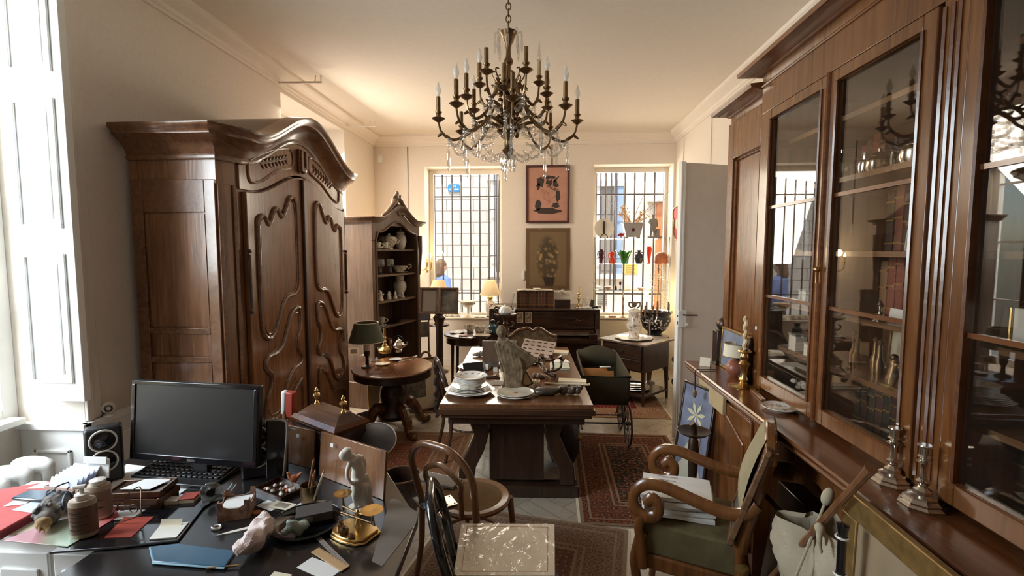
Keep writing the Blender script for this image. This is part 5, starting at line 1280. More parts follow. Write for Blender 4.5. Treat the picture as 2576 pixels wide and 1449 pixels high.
one('paper', M().prism([(-.08, -.025), (.06, -.04), (.08, .02), (-.02, .04)], 0, .001, 'z'), W['paper'], 'white sheet poking out below the tray stack onto the portfolio', 'paper', D(300, 1296, .0095), .3, GP)
t = thing('eyeglasses', 'thin dark wire frame eyeglasses folded over the tray stack', 'glasses', D(352, 1290, .01)+Vector((.0, 0, 0)), -.2)
obj('frame', M().tube(spl([(-.075, -.06, 0), (-.03, -.03, .075), (.0, -.01, .105), (.012, 0, .10), (.055, -.035, .06), (.075, -.05, .03)], 5), .0022, 6), W['bronze'], t)
for s in (-1, 1): obj('lens_rim', M().tube([(s*.03+.02*math.cos(a), -.045, .045+.016*math.sin(a)) for a in [2*pi*i/20 for i in range(20)]], .0016, 6, True), W['bronze'], t)
obj('temple', M().tube(spl([(.075, -.05, .03), (.03, -.075, .015), (-.02, -.08, .001)], 4), .0022, 6), W['bronze'], t)
# red and cream small boxes, tape reel
t = thing('small_box', 'small red topped cream box right of the tray stack', 'box', D(478, 1262), .2)
obj('box', M().box(-.03, .03, -.028, .028, 0, .022), W['cream'], t, bev=.002); obj('lid', M().box(-.031, .031, -.029, .029, .022, .028), W['red'], t, bev=.002)
t = thing('small_box', 'small cream box beside the red topped box', 'box', D(436, 1268), .1)
obj('box', M().box(-.028, .028, -.02, .02, 0, .02), W['cream'], t, bev=.002); obj('lid', M().box(-.029, .029, -.021, .021, .02, .024), W['porc'], t)
p = D(532, 1262)
t = thing('tape_dispenser', 'clear tape dispenser leaning behind the patterned note box', 'tape dispenser', p, .5)
obj('reel', M().tube([(x, 0, .042+z) for x, z, _ in cir(.030, 28)], .012, 8, True, flat=.8), W['clear'], t)
obj('hub', M().lathe([(0, -.01), (.016, -.01), (.016, .01), (0, .01)], 20, (0, 0, .042), rot=(pi/2, 0, 0)), W['black'], t)
obj('holder', M().tube(spl([(-.03, .0, .01), (.02, 0, .006), (.06, 0, .03), (.085, 0, .06)], 4), .010, 8).box(-.03, .03, -.014, .014, 0, .008), W['clear'], t)
# patterned castle-edged note box
t = thing('note_box', 'brown patterned note box with scalloped edges holding white paper', 'box', D(598, 1290), .35)
bw_, bh = .052, .062
def scal(w): return [(-w, 0), (w, 0), (w, bh+.012), (w*.72, bh+.014), (w*.68, bh-.006), (w*.3, bh-.016), (-w*.3, bh-.016), (-w*.68, bh-.006), (-w*.72, bh+.014), (-w, bh+.012)]
obj('side', M().prism(scal(bw_), -bw_-.004, -bw_, 'y'), W['marbling'], t); obj('side', M().prism(scal(bw_), bw_, bw_+.004, 'y'), W['marbling'], t)
obj('side', M().prism(scal(bw_), -bw_-.004, -bw_, 'x'), W['marbling'], t); obj('side', M().prism(scal(bw_), bw_, bw_+.004, 'x'), W['marbling'], t)
obj('paper_block', M().box(-bw_+.004, bw_-.004, -bw_+.004, bw_-.004, .002, .045), W['paper'], t)
t = thing('badge', 'small round red and white badge beside the note box', 'badge', D(557, 1300, .0), .2)
obj('disc', M().lathe([(0, 0), (.016, 0), (.016, .004), (0, .005)], 20), W['red'], t); obj('centre', M().lathe([(0, .005), (.009, .005), (.009, .006), (0, .006)], 16), W['paper'], t)
one('wax_disc', M().lathe([(0, 0), (.014, 0), (.015, .004), (.0, .006)], 20, sx=1.3), W['terra'], 'flat amber disc right of the patterned note box', 'disc', D(645, 1290))
# notes, red envelope, letter opener
sheet([(262, 1354), (312, 1302), (388, 1300), (330, 1352)], W['red'], 'red envelope on the black portfolio', 'envelope', 'envelope', .002, .0095)
t = thing('sticky_notes', 'block of pale yellow sticky notes with a curled corner on portfolio', 'note pad', D(428, 1338, .0095), .1)
q = [D(x, y, .0095)-D(428, 1338, .0095) for x, y in ((374, 1357), (406, 1324), (478, 1316), (438, 1356))]
obj('block', M().prism([(v.x, v.y) for v in q], 0, .004, 'z'), W['porc'], t)
obj('curled_sheet', M().grid(lambda u, v: tuple((q[1]*(1-u)+q[2]*u*.55+Vector((.0, .012*v, .004+.02*v*v)))), 6, 5, .0006), W['cream'], t)
t = thing('letter_opener', 'bone letter opener lying before the note box', 'letter opener', D(620, 1330, .0), .55)
obj('blade', M().prism([(-.10, 0), (-.05, -.008), (.04, -.009), (.04, .009), (-.05, .006)], 0, .003, 'z'), W['porc'], t); obj('grip', M().prism([(.04, -.010), (.10, -.008), (.105, .008), (.04, .010)], 0, .005, 'z'), W['cream'], t, bev=.001)
one('magnifier_ring', M().tube(cir(.012, 20, .006, sx=1.3), .005, 8, True), W['chrome'], 'small steel ring on the desk in front of the note box', 'ring', D(545, 1330))
t = thing('pen', 'thin gold pen lying at the front edge of the desk', 'pen', D(560, 1428, .005), .22)
obj('barrel', M().tube([(-.05, 0, .003), (.045, 0, .003)], .0032, 8), W['gold'], t); obj('tip', M().tube([(.045, 0, .003), (.058, 0, .003)], [.003, .001], 8), W['brass'], t)
# rocks
def rock(px, py, sc3, seed, mat, label, rz, parts):
    m = M(); rr = random.Random(seed)
    for c, r in parts:
        n0 = len(m.v); m.ball(c, r, 9, 6, (rr.random(), rr.random(), rr.random()*3))
        for i in range(n0, len(m.v)):
            v = Vector(m.v[i]); d = (v-Vector(c)); k = 1+.55*(noise.noise(v*38+Vector((seed, 0, 0))))+.2*rr.random()
            m.v[i] = tuple(Vector(c)+d*k)
    zmin = min(v[2] for v in m.v); m.v = [(x, y, z-zmin) for x, y, z in m.v]
    o = one('rock', m, mat, label, 'mineral', D(px, py), rz, ang=12, vox=0)
    d_ = o.modifiers.new('r', 'REMESH'); d_.mode = 'VOXEL'; d_.voxel_size = .007; d_.use_smooth_shade = False
    return o
rock(640, 1390, 1, 3, W['quartz'], 'large pale pink quartz lump at the front of the desk', .6, [((0, 0, .03), (.05, .035, .03)), ((.03, .05, .035), (.035, .045, .035)), ((.035, .10, .03), (.032, .035, .03)), ((-.03, -.015, .025), (.035, .03, .025))])
rock(742, 1350, 1, 8, W['grstone'], 'small greenish crystal lump in front of the grey box', .2, [((0, 0, .018), (.035, .02, .017)), ((.03, .012, .016), (.025, .02, .016)), ((-.025, -.012, .012), (.02, .016, .013))])
# black dish with grey box, small photos
t = thing('black_dish', 'shallow round black dish under the grey box', 'dish', D(772, 1320), 0)
obj('dish', M().lathe([(0, .004), (.09, .006), (.125, .016), (.128, .018), (.12, .011), (.08, 0), (0, 0)], 40), W['blackg'], t); obj('rim', M().tube(cir(.127, 48, .018), .0025, 6, True), W['black'], t)
t = thing('grey_box', 'dark grey oblong box lying on the black dish', 'box', D(792, 1300, .02), .45)
obj('sleeve', M().box(-.065, .065, -.042, .042, 0, .032), plain('dark_grey_card', (.075,.065,.06), .6), t, bev=.002); obj('end_label', M().box(-.045, -.005, -.0435, -.042, .007, .025), W['greycard'], t)
t = thing('card_photo', 'small cream bordered photograph card beside the grey box', 'photo', D(710, 1272, .003), -.25)
obj('card', M().box(-.05, .05, -.025, .025, 0, .002), W['cream'], t); obj('image', M().box(-.03, .03, -.016, .016, .002, .0026), W['photo'], t)
one('paper', M().prism([(-.05, -.02), (.04, -.03), (.05, .02), (-.04, .03)], 0, .001, 'z'), W['paper'], 'white envelope edge left of the photograph card', 'paper', D(678, 1272), -.3, GP)
t = thing('map_card', 'cream printed card with folded lines in front of the photograph', 'card', D(716, 1316, .002), .35)
obj('card', M().box(-.04, .04, -.03, .03, 0, .0015), W['cream'], t)
m = M()
for k in range(4): m.box(-.03+.004*k, .03-.006*k, -.02+.011*k, -.0185+.011*k, .0015, .002)
obj('drawn_lines', m, W['ink'], t)
one('paper', M().prism([(-.085, -.03), (.0, -.045), (.075, .035), (-.02, .04)], 0, .0012, 'z'), W['paper'], 'large white sheet under the grey box behind the black dish', 'paper', D(770, 1274, .001), .25, GP)
one('penknife', M().tube([(-.05, 0, .006), (.05, 0, .006)], .006, 8).tube([(.05, 0, .006), (.09, 0, .005)], [.004, .001], 6), W['black'], 'closed black penknife lying before the small speaker tray', 'knife', D(720, 1300, .004), .7)
# trinket tray right of monitor
t = thing('trinket_tray', 'dark tray of pebbles and trinkets right of the monitor', 'tray', D(705, 1235), -.45)
obj('tray', M().box(-.09, .09, -.06, .06, 0, .006).box(-.09, .09, -.06, -.054, .006, .02).box(-.09, .09, .054, .06, .006, .02).box(-.09, -.084, -.054, .054, .006, .02).box(.084, .09, -.054, .054, .006, .02), W['dark_h'], t)
rr = random.Random(4)
for k in range(16): obj('pebble', M().ball((-.07+.14*rr.random(), -.04+.08*rr.random(), .014), (.008+.006*rr.random(), .008, .007), 8, 6), (W['porc'], W['terra'], W['greycard'], W['quartz'])[k % 4], t)
t = thing('rooster_figure', 'tiny brown animal figure behind the pencil cup', 'figurine', D(740, 1222), .3)
obj('body', M().ball((0, 0, .035), (.022, .012, .018), 10, 8).tube([(-.015, 0, .04), (-.025, 0, .065)], [.010, .006], 8).tube([(.015, 0, .04), (.035, 0, .06)], [.010, .004], 8).tube([(-.005, 0, .025), (-.006, 0, 0)], .004, 6).tube([(.006, 0, .025), (.008, 0, 0)], .004, 6), W['terra'], t, vox=.003)
obj('base', M().lathe([(0, 0), (.018, 0), (.018, .004), (0, .004)], 12), W['dark_h'], t)
# pencil cup
t = thing('pencil_cup', 'dull metal cup holding brushes and pencils', 'cup', D(778, 1262), 0)
obj('cup', M().lathe([(0, 0), (.03, 0), (.032, .004), (.033, .07), (.035, .074), (.031, .074), (.029, .006), (0, .006)], 24), W['brassd'], t)
for k, (dx, dy, h, r, lb, mt, lx, ly) in enumerate(((-.012, .0, .17, .0048, 'tan wooden brush standing tallest in the metal cup', 'bent', .035, .0), (.008, .006, .12, .004, 'short dark pencil in middle of the metal cup', 'oak', .012, .01), (.014, .0, .125, .0045, 'pale brush leaning rightmost in the metal cup', 'cream', .05, .0), (.004, -.008, .115, .004, 'white pencil at front of the metal cup', 'bent', .022, -.005))):
    p = D(778, 1262, .008)
    o = thing('pencil', lb, 'pencil', p+Vector((dx, dy, 0)), 0, 'pencils in the metal cup')
    obj('shaft', M().tube([(0, 0, 0), (lx, ly, h)], r, 8), W[mt], o); obj('tip', M().tube([(lx, ly, h), (lx*1.06, ly*1.06, h+.012)], [r, .001], 8), W['terra'], o)
# statue of a bather
t = thing('statuette', 'white marble statuette of a bowed standing nude on the desk', 'statue', D(905, 1282), .5)
s_ = .272/.27
m = M()
m.tube(spl([(0,0,.125),(-.004,0,.145),(-.002,0,.17),(-.010,0,.20),(-.018,0,.218)], 4), [.028]*4+[.026]*4+[.024]*4+[.029]*4+[.018], 12, flat=.75)
m.tube([(-.018,0,.218),(-.032,-.004,.232),(-.042,-.006,.238)], [.014,.012,.013], 10).ball((-.052,-.008,.236), (.021,.018,.024), 14, 10, (0,-.7,0)).ball((-.043,-.004,.252), (.019,.019,.014), 10, 8)
m.tube(spl([(-.030,-.014,.214),(-.042,-.016,.185),(-.046,-.022,.16),(-.036,-.028,.135),(-.022,-.030,.125)], 4), [.010]*5+[.009]*5+[.0075]*7, 8)
m.tube(spl([(.010,.020,.212),(.024,.024,.18),(.022,.012,.15),(.004,-.012,.132),(-.012,-.026,.125)], 4), [.011]*5+[.0095]*5+[.008]*7, 8)
m.tube([(-.012,-.008,.13),(-.018,-.014,.075),(-.014,-.004,.022)], [.021,.015,.010], 10).ball((-.022,-.012,.016), (.016,.008,.007), 8, 6)
m.tube([(.010,.006,.13),(.004,-.004,.075),(.008,.008,.022)], [.021,.017,.012], 10)
obj('figure', m, W['marble'], t, vox=.0035)
m = M(); rr = random.Random(6)
for k in range(9):
    x = -.006+.006*k; y = -.018+.03*rr.random()
    m.tube(spl([(x*.6, y, .128-.004*k), (x*.8+.004, y+.004*math.sin(k), .085), (x+.004*math.cos(k*2), y+.006, .04), (x*1.2, y+.004, .010)], 4), [.010]*4+[.011]*4+[.010]*4+[.010], 7)
m.tube([(.030, .012, .012), (.034, .012, .08), (.026, .012, .135)], [.022, .02, .010], 10)
obj('drapery', m, W['marble'], t, vox=.004)
obj('base', M().lathe([(0, 0), (.046, 0), (.048, .004), (.045, .014), (0, .016)], 20), W['marble'], t)
# brass postal scale
p = D(890, 1345)
t = thing('postal_scale', 'brass postal scale with two pans and a stack of weights', 'scale', p, -.42)
pl = [(-.085, -.03), (-.06, -.055), (0, -.062), (.06, -.055), (.085, -.03), (.085, .05), (.06, .062), (-.06, .062), (-.085, .05)]
obj('base', M().prism(pl, 0, .010, 'z').prism([(x*.92, y*.92) for x, y in pl], .010, .020, 'z'), W['brass'], t, bev=.004)
obj('pillar', M().lathe([(.014, .02), (.010, .03), (.006, .05), (.009, .07), (.004, .085), (0, .088)], 12, (0, .02, 0)), W['brass'], t)
obj('beam', M().tube([(-.075, .02, .080), (-.02, .02, .074), (.02, .02, .074), (.075, .02, .080)], .0035, 6).tube([(-.075, .012, .06), (.075, .012, .06)], .0025, 6), W['brassd'], t)
for s, h in ((-1, .125), (1, .098)):
    a_ = obj('pan_support', M().tube([(s*.072, .02, .06), (s*.072, .02, h)], .0028, 6).tube([(s*.072-.012, .02, .045), (s*.072+.012, .02, .045), (s*.072, .02, h)], .0022, 6), W['brassd'], t)
    obj('pan', M().lathe([(0, h), (.036 if s > 0 else .030, h+.001), (.040 if s > 0 else .033, h+.005), (.038 if s > 0 else .031, h+.005), (0, h+.003)], 28, (s*.072, .02, 0)), W['brass'], t)
for i, (x, y, r, h) in enumerate(((-.055, -.012, .013, .022), (-.02, -.03, .019, .018), (.03, -.04, .014, .012))):
    obj('weight', M().lathe([(0, .02), (r, .02), (r, .02+h*.6), (r*.5, .02+h*.7), (r*.4, .02+h), (r*.55, .02+h*1.15), (0, .02+h*1.2)], 18, (x, y, 0)), W['brassd'], t)
# rulers and white sheet at front right
t = thing('metal_ruler', 'grey metal ruler lying along the tan wooden ruler', 'ruler', D(832, 1385), -.72)
obj('strip', M().box(-.125, .125, -.008, .008, 0, .004), W['greycard'], t, bev=.001)
m = M()
for k in range(24): m.box(-.12+.01*k, -.1195+.01*k, -.008, -.002 if k % 5 else .002, .004, .0044)
obj('scale_marks', m, W['ink'], t)
t = thing('wooden_ruler', 'wide tan wooden ruler lying on a white sheet', 'ruler', D(830, 1408, .0015), -.55)
obj('strip', M().box(-.085, .085, -.016, .016, 0, .004), plain('tan_wood', (.56,.36,.18), .5), t, bev=.001); 
m = M()
for k in range(16): m.box(-.08+.01*k, -.0795+.01*k, .008, .016, .004, .0044)
obj('scale_marks', m, W['ink'], t)
sheet([(746, 1428), (785, 1402), (862, 1432), (822, 1462)], W['paper'], 'white sheet at the front right of the desk under the ruler', group=GP)
sheet([(668, 1462), (690, 1438), (735, 1446), (720, 1470)], W['cream'], 'cream sheet corner at the very front edge of the desk', group=GP)
# boards, crate, clock case, red packet, basin
t = thing('crate', 'dark wooden crate at the back of the desk carrying the clock case', 'crate', (-1.08, 2.27, ZD), -.28); t.scale = (.78, 1, .80)
obj('side', M().box(-.23, .23, -.10, -.088, 0, .20).box(-.23, .23, .088, .10, 0, .20).box(-.23, -.218, -.088, .088, 0, .20).box(.218, .23, -.088, .088, 0, .20), W['dark_h'], t, bev=.002)
obj('lid', M().box(-.235, .235, -.105, .105, .20, .212), W['dark_h'], t, bev=.002)
def board(pts, label, tagpx):
    """brown board leaning: top-left/top-right pixel with their distance"""
    (x0, y0, d0), (x1, y1, d1) = pts
    a, b = at(x0, y0, Y=d0), at(x1, y1, Y=d1)
    rz = math.atan2(b.y-a.y, b.x-a.x); w = math.hypot(b.x-a.x, b.y-a.y); h = (a.z+b.z)/2-ZD
    t = thing('brown_board', label, 'board', ((a.x+b.x)/2, (a.y+b.y)/2-.03, ZD), rz, 'brown boards leaning on the crate')
    obj('board', M().cb((0, .015, h/2), (w, .012, h*1.0), (-.10, 0, 0)), W['bent'], t, bev=.002)
    obj('price_label', M().cb((tagpx, .0, h*.82), (.018, .002, .016), (-.10, 0, 0)), W['paper'], t)
    return t
board(((652, 1048, 2.30), (792, 1085, 2.16)), 'brown board leaning behind the right speaker, left of the two', .10)
board(((806, 1085, 2.10), (968, 1130, 1.90)), 'brown board leaning behind the marble statuette, right of the two', -.11)
a, b = at(752, 1045, Y=2.26), at(885, 1085, Y=2.14)
rz = math.atan2(b.y-a.y, b.x-a.x)
t = thing('clock_case', 'chamfered wooden case with two brass urn finials on the crate', 'case', ((a.x+b.x)/2+.0, (a.y+b.y)/2+.06, ZD+.171), rz-.22)
cw = .175
obj('body', M().box(-cw, cw, -.085, .085, 0, .04), W['tabled2'], t, bev=.005)
obj('moulding', M().sweep([(-cw, -.085, .018), (cw, -.085, .018), (cw, .085, .018), (-cw, .085, .018)], [(-1, -1), (1, -1), (1, 1), (-1, 1)], [(0, 0), (.012, 0), (.015, .01), (.006, .022), (0, .03)], True), W['book_h'], t)
obj('roof', M().add([(-cw, -.085, .04), (cw, -.085, .04), (cw, .085, .04), (-cw, .085, .04), (-cw+.05, -.03, .085), (cw-.05, -.03, .085), (cw-.05, .03, .085), (-cw+.05, .03, .085)], [(0,1,5,4), (1,2,6,5), (2,3,7,6), (3,0,4,7), (4,5,6,7), (0,3,2,1)]), W['tabled2'], t, bev=.004)
for s in (-1, 1):
    obj('finial', M().lathe([(.0, .083), (.014, .085), (.006, .10), (.010, .112), (.019, .128), (.017, .136), (.007, .142), (.010, .152), (.004, .165), (0, .17)], 14, (s*.115, 0, 0)), W['brass'], t)
a = at(735, 1040, Y=2.36)
t = thing('red_packet', 'red packet with white lining standing at left end of the clock case', 'packet', (a.x-.0, 2.33, ZD+.171), -.2)
obj('sleeve', M().cb((.012, 0, .075), (.05, .035, .14), (.1, .12, 0)), W['red'], t, bev=.006)
obj('lining', M().cb((-.018, -.006, .085), (.028, .03, .13), (.1, .15, 0)), W['paper'], t, bev=.008)
obj('cork', M().lathe([(.017, 0), (.017, .04), (.014, .042), (0, .042)], 14, (-.02, 0, 0)), W['bent'], t)
a = at(945, 1105, Y=2.30)
t = thing('enamel_basin', 'tilted grey blue basin with pale rim right of the clock case', 'basin', (-.90, 2.30, ZD), .0); t.scale = (1.0, 1.0, 1.0)
rb = rotm((.55, .25, 0)); m = M(); m.T = Matrix.Translation((a.x+.90, 0, a.z-ZD-.0)) @ rb
obj('bowl', m.lathe([(0, -.05), (.05, -.045), (.09, -.01), (.10, .0), (.085, .005), (.04, .028), (0, .034)], 28), W['globe'], t)
m = M(); m.T = Matrix.Translation((a.x+.90, 0, a.z-ZD)) @ rb
obj('rim', m.tube(cir(.101, 40, 0), .003, 6, True), W['cream'], t)
obj('prop', M().box(a.x+.90-.05, a.x+.90+.05, -.02, .06, 0, .06), W['dark_h'], t, bev=.003)
# floor around: waste basket, loose papers
p = at(1010, 1195, Z=.28)
t = thing('waste_basket', 'round dark waste basket on the rug beyond the desk', 'basket', (p.x, p.y, .009))
obj('basket', M().lathe([(0, .004), (.10, .004), (.125, .27), (.13, .275), (.12, .27), (.095, .012), (0, .012)], 28), W['dark_h'], t); obj('rim', M().tube(cir(.127, 36, .275), .006, 8, True), W['oakx'], t)
# things lying on the seat of the bentwood chair
def BCp(px, py, z=0): return at(px, py, Z=.462+z)
q = [BCp(x, y) for x, y in ((1045, 1205), (1060, 1180), (1148, 1215), (1140, 1240))]
t = thing('perforated_album', 'grey album with a perforated edge on bentwood chair seat', 'album', BCp(1098, 1216)+Vector((0, .03, 0)), -.36)
obj('cover', M().box(-.135, .135, -.055, .055, 0, .016), W['greycard'], t, bev=.002)
m = M()
for k in range(18): m.lathe([(.0, .016), (.0045, .016), (.0045, .018), (0, .018)], 8, (-.125+.0147*k, .047, 0))
obj('perforation', m, W['white2'], t)
t = thing('blue_booklet', 'pale blue glossy booklet on the bentwood chair seat', 'booklet', BCp(1075, 1262), .7)
obj('cover', M().box(-.05, .05, -.07, .07, 0, .008), plain('pale_blue_gloss', (.25,.45,.62), .15, coat=.5), t, bev=.001); obj('spine', M().box(-.052, -.046, -.07, .07, 0, .009), W['blue'], t)
t = thing('metal_clip_board', 'steel hinged plate beside the blue booklet on bentwood chair', 'plate', BCp(1128, 1262), .55)
obj('plate', M().box(-.035, .035, -.055, .055, 0, .006), W['chrome'], t, bev=.002)
for k in range(4): obj('rivet', M().lathe([(0, .006), (.005, .006), (.003, .009), (0, .009)], 10, (-.02+.04*(k % 2), -.04+.08*(k//2), 0)), W['iron'], t)
q = [at(x, y, Z=.01) for x, y in ((978, 1212), (1020, 1190), (1045, 1230), (985, 1250))]
t = thing('print_sheet', 'brownish framed print lying on the floor beside the waste basket', 'print', at(1010, 1222, Z=.012), .35)
obj('mount', M().box(-.11, .11, -.15, .15, 0, .006), W['cream'], t); obj('image', M().box(-.085, .085, -.12, .12, .006, .007), W['photo'], t)
# ================================================================ on the long table
def disc(name, label, cat, p, prof, mat, rz=0, group=None, n=36, rim=None, **k):
    t = thing(name, label, cat, p, rz, group)
    obj('body', M().lathe(prof, n, **k), mat, t)
    if rim: obj('rim', M().tube(cir(rim[0], n, rim[1]), rim[2], 6, True), W['terra'] if len(rim) < 4 else rim[3], t)
    return t
p = ty(1182, 988)
def plate_thing(r, z, label, mat, n=32, cat='plate', name='plate', grp='stacked crockery on the long table', h=.016, scal=0, q=None):
    t = thing(name, label, cat, (q or p)+Vector((0, 0, z)), 0, grp)
    obj('dish', plate_m(r, h, n, scal), mat, t)
    obj('painted_band', M().lathe([(r*.80, h*.62), (r*.86, h*.80), (r*.86, h*.80+.0012), (r*.80, h*.62+.0012)], 40), W['terra'], t)
    return t
plate_thing(.190, 0, 'wide octagonal platter at the bottom of the crockery stack', W['porc'], 8, 'platter', 'platter', h=.028)
z = .016
for i, lb in enumerate(('lowest dinner plate of the crockery stack, just above the platter', 'second dinner plate up in the crockery stack', 'third dinner plate up in the crockery stack', 'top dinner plate of the crockery stack, under the bowls')):
    plate_thing(.160-.008*i, z, lb, W['porc2'] if i % 2 else W['porc'], h=.018); z += .009
for i, lb in enumerate(('lowest soup bowl of the crockery stack', 'second soup bowl up in the crockery stack', 'third soup bowl up in the crockery stack', 'fourth soup bowl up in the crockery stack', 'fifth soup bowl up in the crockery stack')):
    t = thing('bowl', lb, 'bowl', p+Vector((.005, .01, z)), 0, 'stacked bowls on the long table')
    obj('bowl', M().lathe([(0, .003), (.07, .003), (.075, 0), (.078, .004), (.095, .022), (.112, .034), (.110, .037), (.09, .025), (.07, .008), (0, .008)], 32), W['porc'], t)
    obj('painted_band', M().lathe([(.100, .0275), (.106, .0315), (.106, .033), (.100, .029)], 32), W['terra'], t)
    z += .007
t = thing('serving_bowl', 'flower painted bowl on the very top of the crockery stack', 'bowl', p+Vector((.005, .01, z)), 0, 'stacked bowls on the long table')
obj('bowl', M().lathe([(0, .003), (.07, .003), (.075, 0), (.08, .006), (.105, .03), (.123, .042), (.121, .045), (.1, .034), (.07, .01), (0, .009)], 32), W['porc'], t)
m = M()
for k in range(12): m.ball((.1*math.cos(k*pi/6), .1*math.sin(k*pi/6), .033), (.012, .008, .004), 7, 5)
obj('painted_flowers', m, plain('grey_flower', (.28,.25,.24), .3), t)
q = ty(1297, 995)
plate_thing(.135, 0, 'cream dinner plate under another beside the crockery stack', W['porc'], q=q, grp='pair of plates on the long table')
tp_ = plate_thing(.133, .012, 'cream dinner plate with a brown centre mark, upper of the pair', plain('ivory_porcelain', (.70,.63,.50), .2, coat=.4), q=q, grp='pair of plates on the long table')
obj('centre_mark', M().lathe([(0, .0095), (.016, .0095), (.014, .0105), (0, .0108)], 16), W['terra'], tp_)
# carved dark wood piece
t = thing('wood_carving', 'dark carved wooden sprig with ribbed body lying at table corner', 'carving', ty(1400, 993), .12)
m = M().ball((-.07, 0, .03), (.10, .055, .032), 16, 10).ball((.05, .01, .034), (.05, .038, .032), 12, 8).ball((.11, .0, .03), (.045, .035, .028), 12, 8).ball((.155, -.01, .035), (.025, .03, .032), 10, 8)
for k in range(6): m.tube(spl([(-.16, (-.025+.01*k), .02), (-.08, -.045+.018*k, .05-.004*abs(k-2.5)**2), (.02, -.03+.012*k, .05)], 4), .008, 6)
for k in range(7): m.ball((.03+.022*k, -.02+.018*((k*5) % 4), .05), (.02, .014, .016), 8, 6, (k, k*.6, 0))
obj('body', m, W['darkcarve'], t, vox=.0045)
obj('hook_end', M().tube(spl([(.14, -.005, .03), (.175, -.01, .05), (.185, -.012, .075)], 4), [.022, .02, .02, .02, .016, .014, .012, .012, .008], 8), W['darkcarve'], t)
# wooden saint
p1, p0 = ty(1290, 978), at(1262, 850, Y=3.62)
t = thing('wooden_statue', 'worn wooden robed figure with a wide cloak standing on the long table', 'statue', (p1.x, p1.y, .76), .1)
hh = .44
m = M().lathe([(0, 0), (.085, 0), (.085, .02), (.07, .05), (.075, .12), (.085, .16)], 20, sy=.75)
m.add([(-.075, -.05, .14), (.085, -.06, .14), (.085, .06, .14), (-.075, .06, .14), (-.135, -.05, .36), (-.05, -.06, .385), (.19, -.03, .22), (.17, .05, .23), (-.05, .05, .39), (-.125, .05, .36)],
      [(0,1,6,5,4), (1,2,7,6), (2,3,9,8,7), (3,0,4,9), (4,5,8,9), (5,6,7,8), (3,2,1,0)])
m.tube([(-.09, -.02, .37), (-.085, -.02, .40)], .03, 10)
for k in range(6): m.tube(spl([(-.115+.03*k, -.055, .36-.022*k), (-.095+.03*k, -.072, .27-.01*k), (-.06+.026*k, -.065, .15), (-.05+.02*k, -.06, .03)], 4), .012, 6)
obj('robe', m, W['carved'], t, vox=.008)
hd = M().ball((-.088, -.025, .445), (.036, .04, .048), 14, 10).ball((-.088, -.064, .44), (.008, .010, .01), 6, 5)
for s in (-1, 1): hd.ball((-.088+s*.036, -.02, .442), (.006, .012, .014), 6, 5)
obj('head', hd, W['carved'], t, vox=.005)
obj('cloak_edge', M().tube(spl([(-.13, -.055, .36), (-.10, -.065, .25), (-.08, -.06, .15)], 4), .010, 6).tube([(-.05, -.065, .385), (.07, -.05, .31), (.185, -.035, .225)], .010, 6), W['carved'], t)
# glazed picture leaning
q4 = [at(1298, 925, Y=3.62), at(1318, 908, Y=3.70), at(1346, 960, Y=3.52), at(1330, 978, Y=3.46)]
c = ty(1325, 975)
t = thing('glazed_picture', 'small dark framed glass picture leaning against the wooden figure', 'picture', (c.x-.01, c.y+.03, .76), .08)
rt = (-.42, 0, 0)
def tm(x): m = M(); m.T = Matrix.Translation((-.02, 0, .088)) @ rotm((-.22, -.52, 0)); return m
obj('frame', tm(0).box(-.04, .04, 0, .012, -.095, .095), W['dark'], t, bev=.003)
obj('glass', tm(0).box(-.030, .030, -.003, .0, -.083, .083), plain('painted_gold_reflection', (.35,.26,.13), .12, .85), t)  # gold tint paints in the reflection on the glass
# fish-like carving, black case, cards, trays
t = thing('carved_fish', 'small grey carved fish at far left of the long table', 'carving', ty(1207, 897), .15)
obj('body', M().ball((0, 0, .024), (.062, .026, .024), 14, 8).tube([(.05, 0, .024), (.085, 0, .026), (.10, 0, .028)], [.016, .018, .02], 8, flat=.4).ball((-.055, 0, .02), (.022, .014, .014), 8, 6), speck('grey_carving', (.16,.14,.11), (.4,.36,.3), 40, .6), t, vox=.004)
obj('fin', M().tube([(0, 0, .045), (.015, 0, .058), (.03, 0, .045)], [.006, .004, .006], 6), W['carved'], t)
t = thing('twig_bundle', 'bundle of pale reeds lying behind the wooden figure', 'bundle', ty(1246, 902), .12)
m = M()
for k in range(7): m.tube([(-.07, -.02+.006*k, .01+.003*(k % 2)), (.08, -.018+.007*k, .012)], .0035, 6)
obj('reeds', m, W['cream'], t); obj('tie', M().tube([(0, .012*math.cos(a)*2, .012+.012*math.sin(a)) for a in [2*pi*i/14 for i in range(14)]], .002, 5, True), W['terra'], t)
t = thing('scalloped_tray', 'pale silver tray with scalloped rim at left of the long table', 'tray', ty(1196, 925), .3)
obj('plate', plate_m(.15, .014, 48, .05), W['silver'], t); obj('rim', M().tube([(x*(1+.05*math.cos(8*math.atan2(y, x))), y*(1+.05*math.cos(8*math.atan2(y, x))), .016) for x, y, _ in cir(.149, 64)], .003, 6, True), W['silver'], t)
t = thing('black_case', 'open black case behind the crockery stack', 'case', ty(1196, 942, .0), .45)
obj('tray', M().box(-.09, .09, -.045, .045, 0, .022), W['black'], t, bev=.003); obj('lid', M().cb((0, .06, .05), (.18, .008, .085), (-.6, 0, 0)), W['black'], t, bev=.003); obj('catch', M().tube([(-.02, -.047, .018), (.02, -.047, .018)], .003, 6), W['chrome'], t)
GC = 'white price cards on the long table'
def tent(px, py, w, h, rz, label, z=0):
    t = thing('price_card', label, 'card', ty(px, py, z), rz, GC)
    obj('front', M().cb((0, -.012, h/2), (w, .0012, h), (-.28, 0, 0)), W['paper'], t); obj('back', M().cb((0, .012, h/2), (w, .0012, h), (.28, 0, 0)), W['paper'], t)
tent(1212, 925, .05, .045, .9, 'white folded card, leftmost on the silver tray', .012)
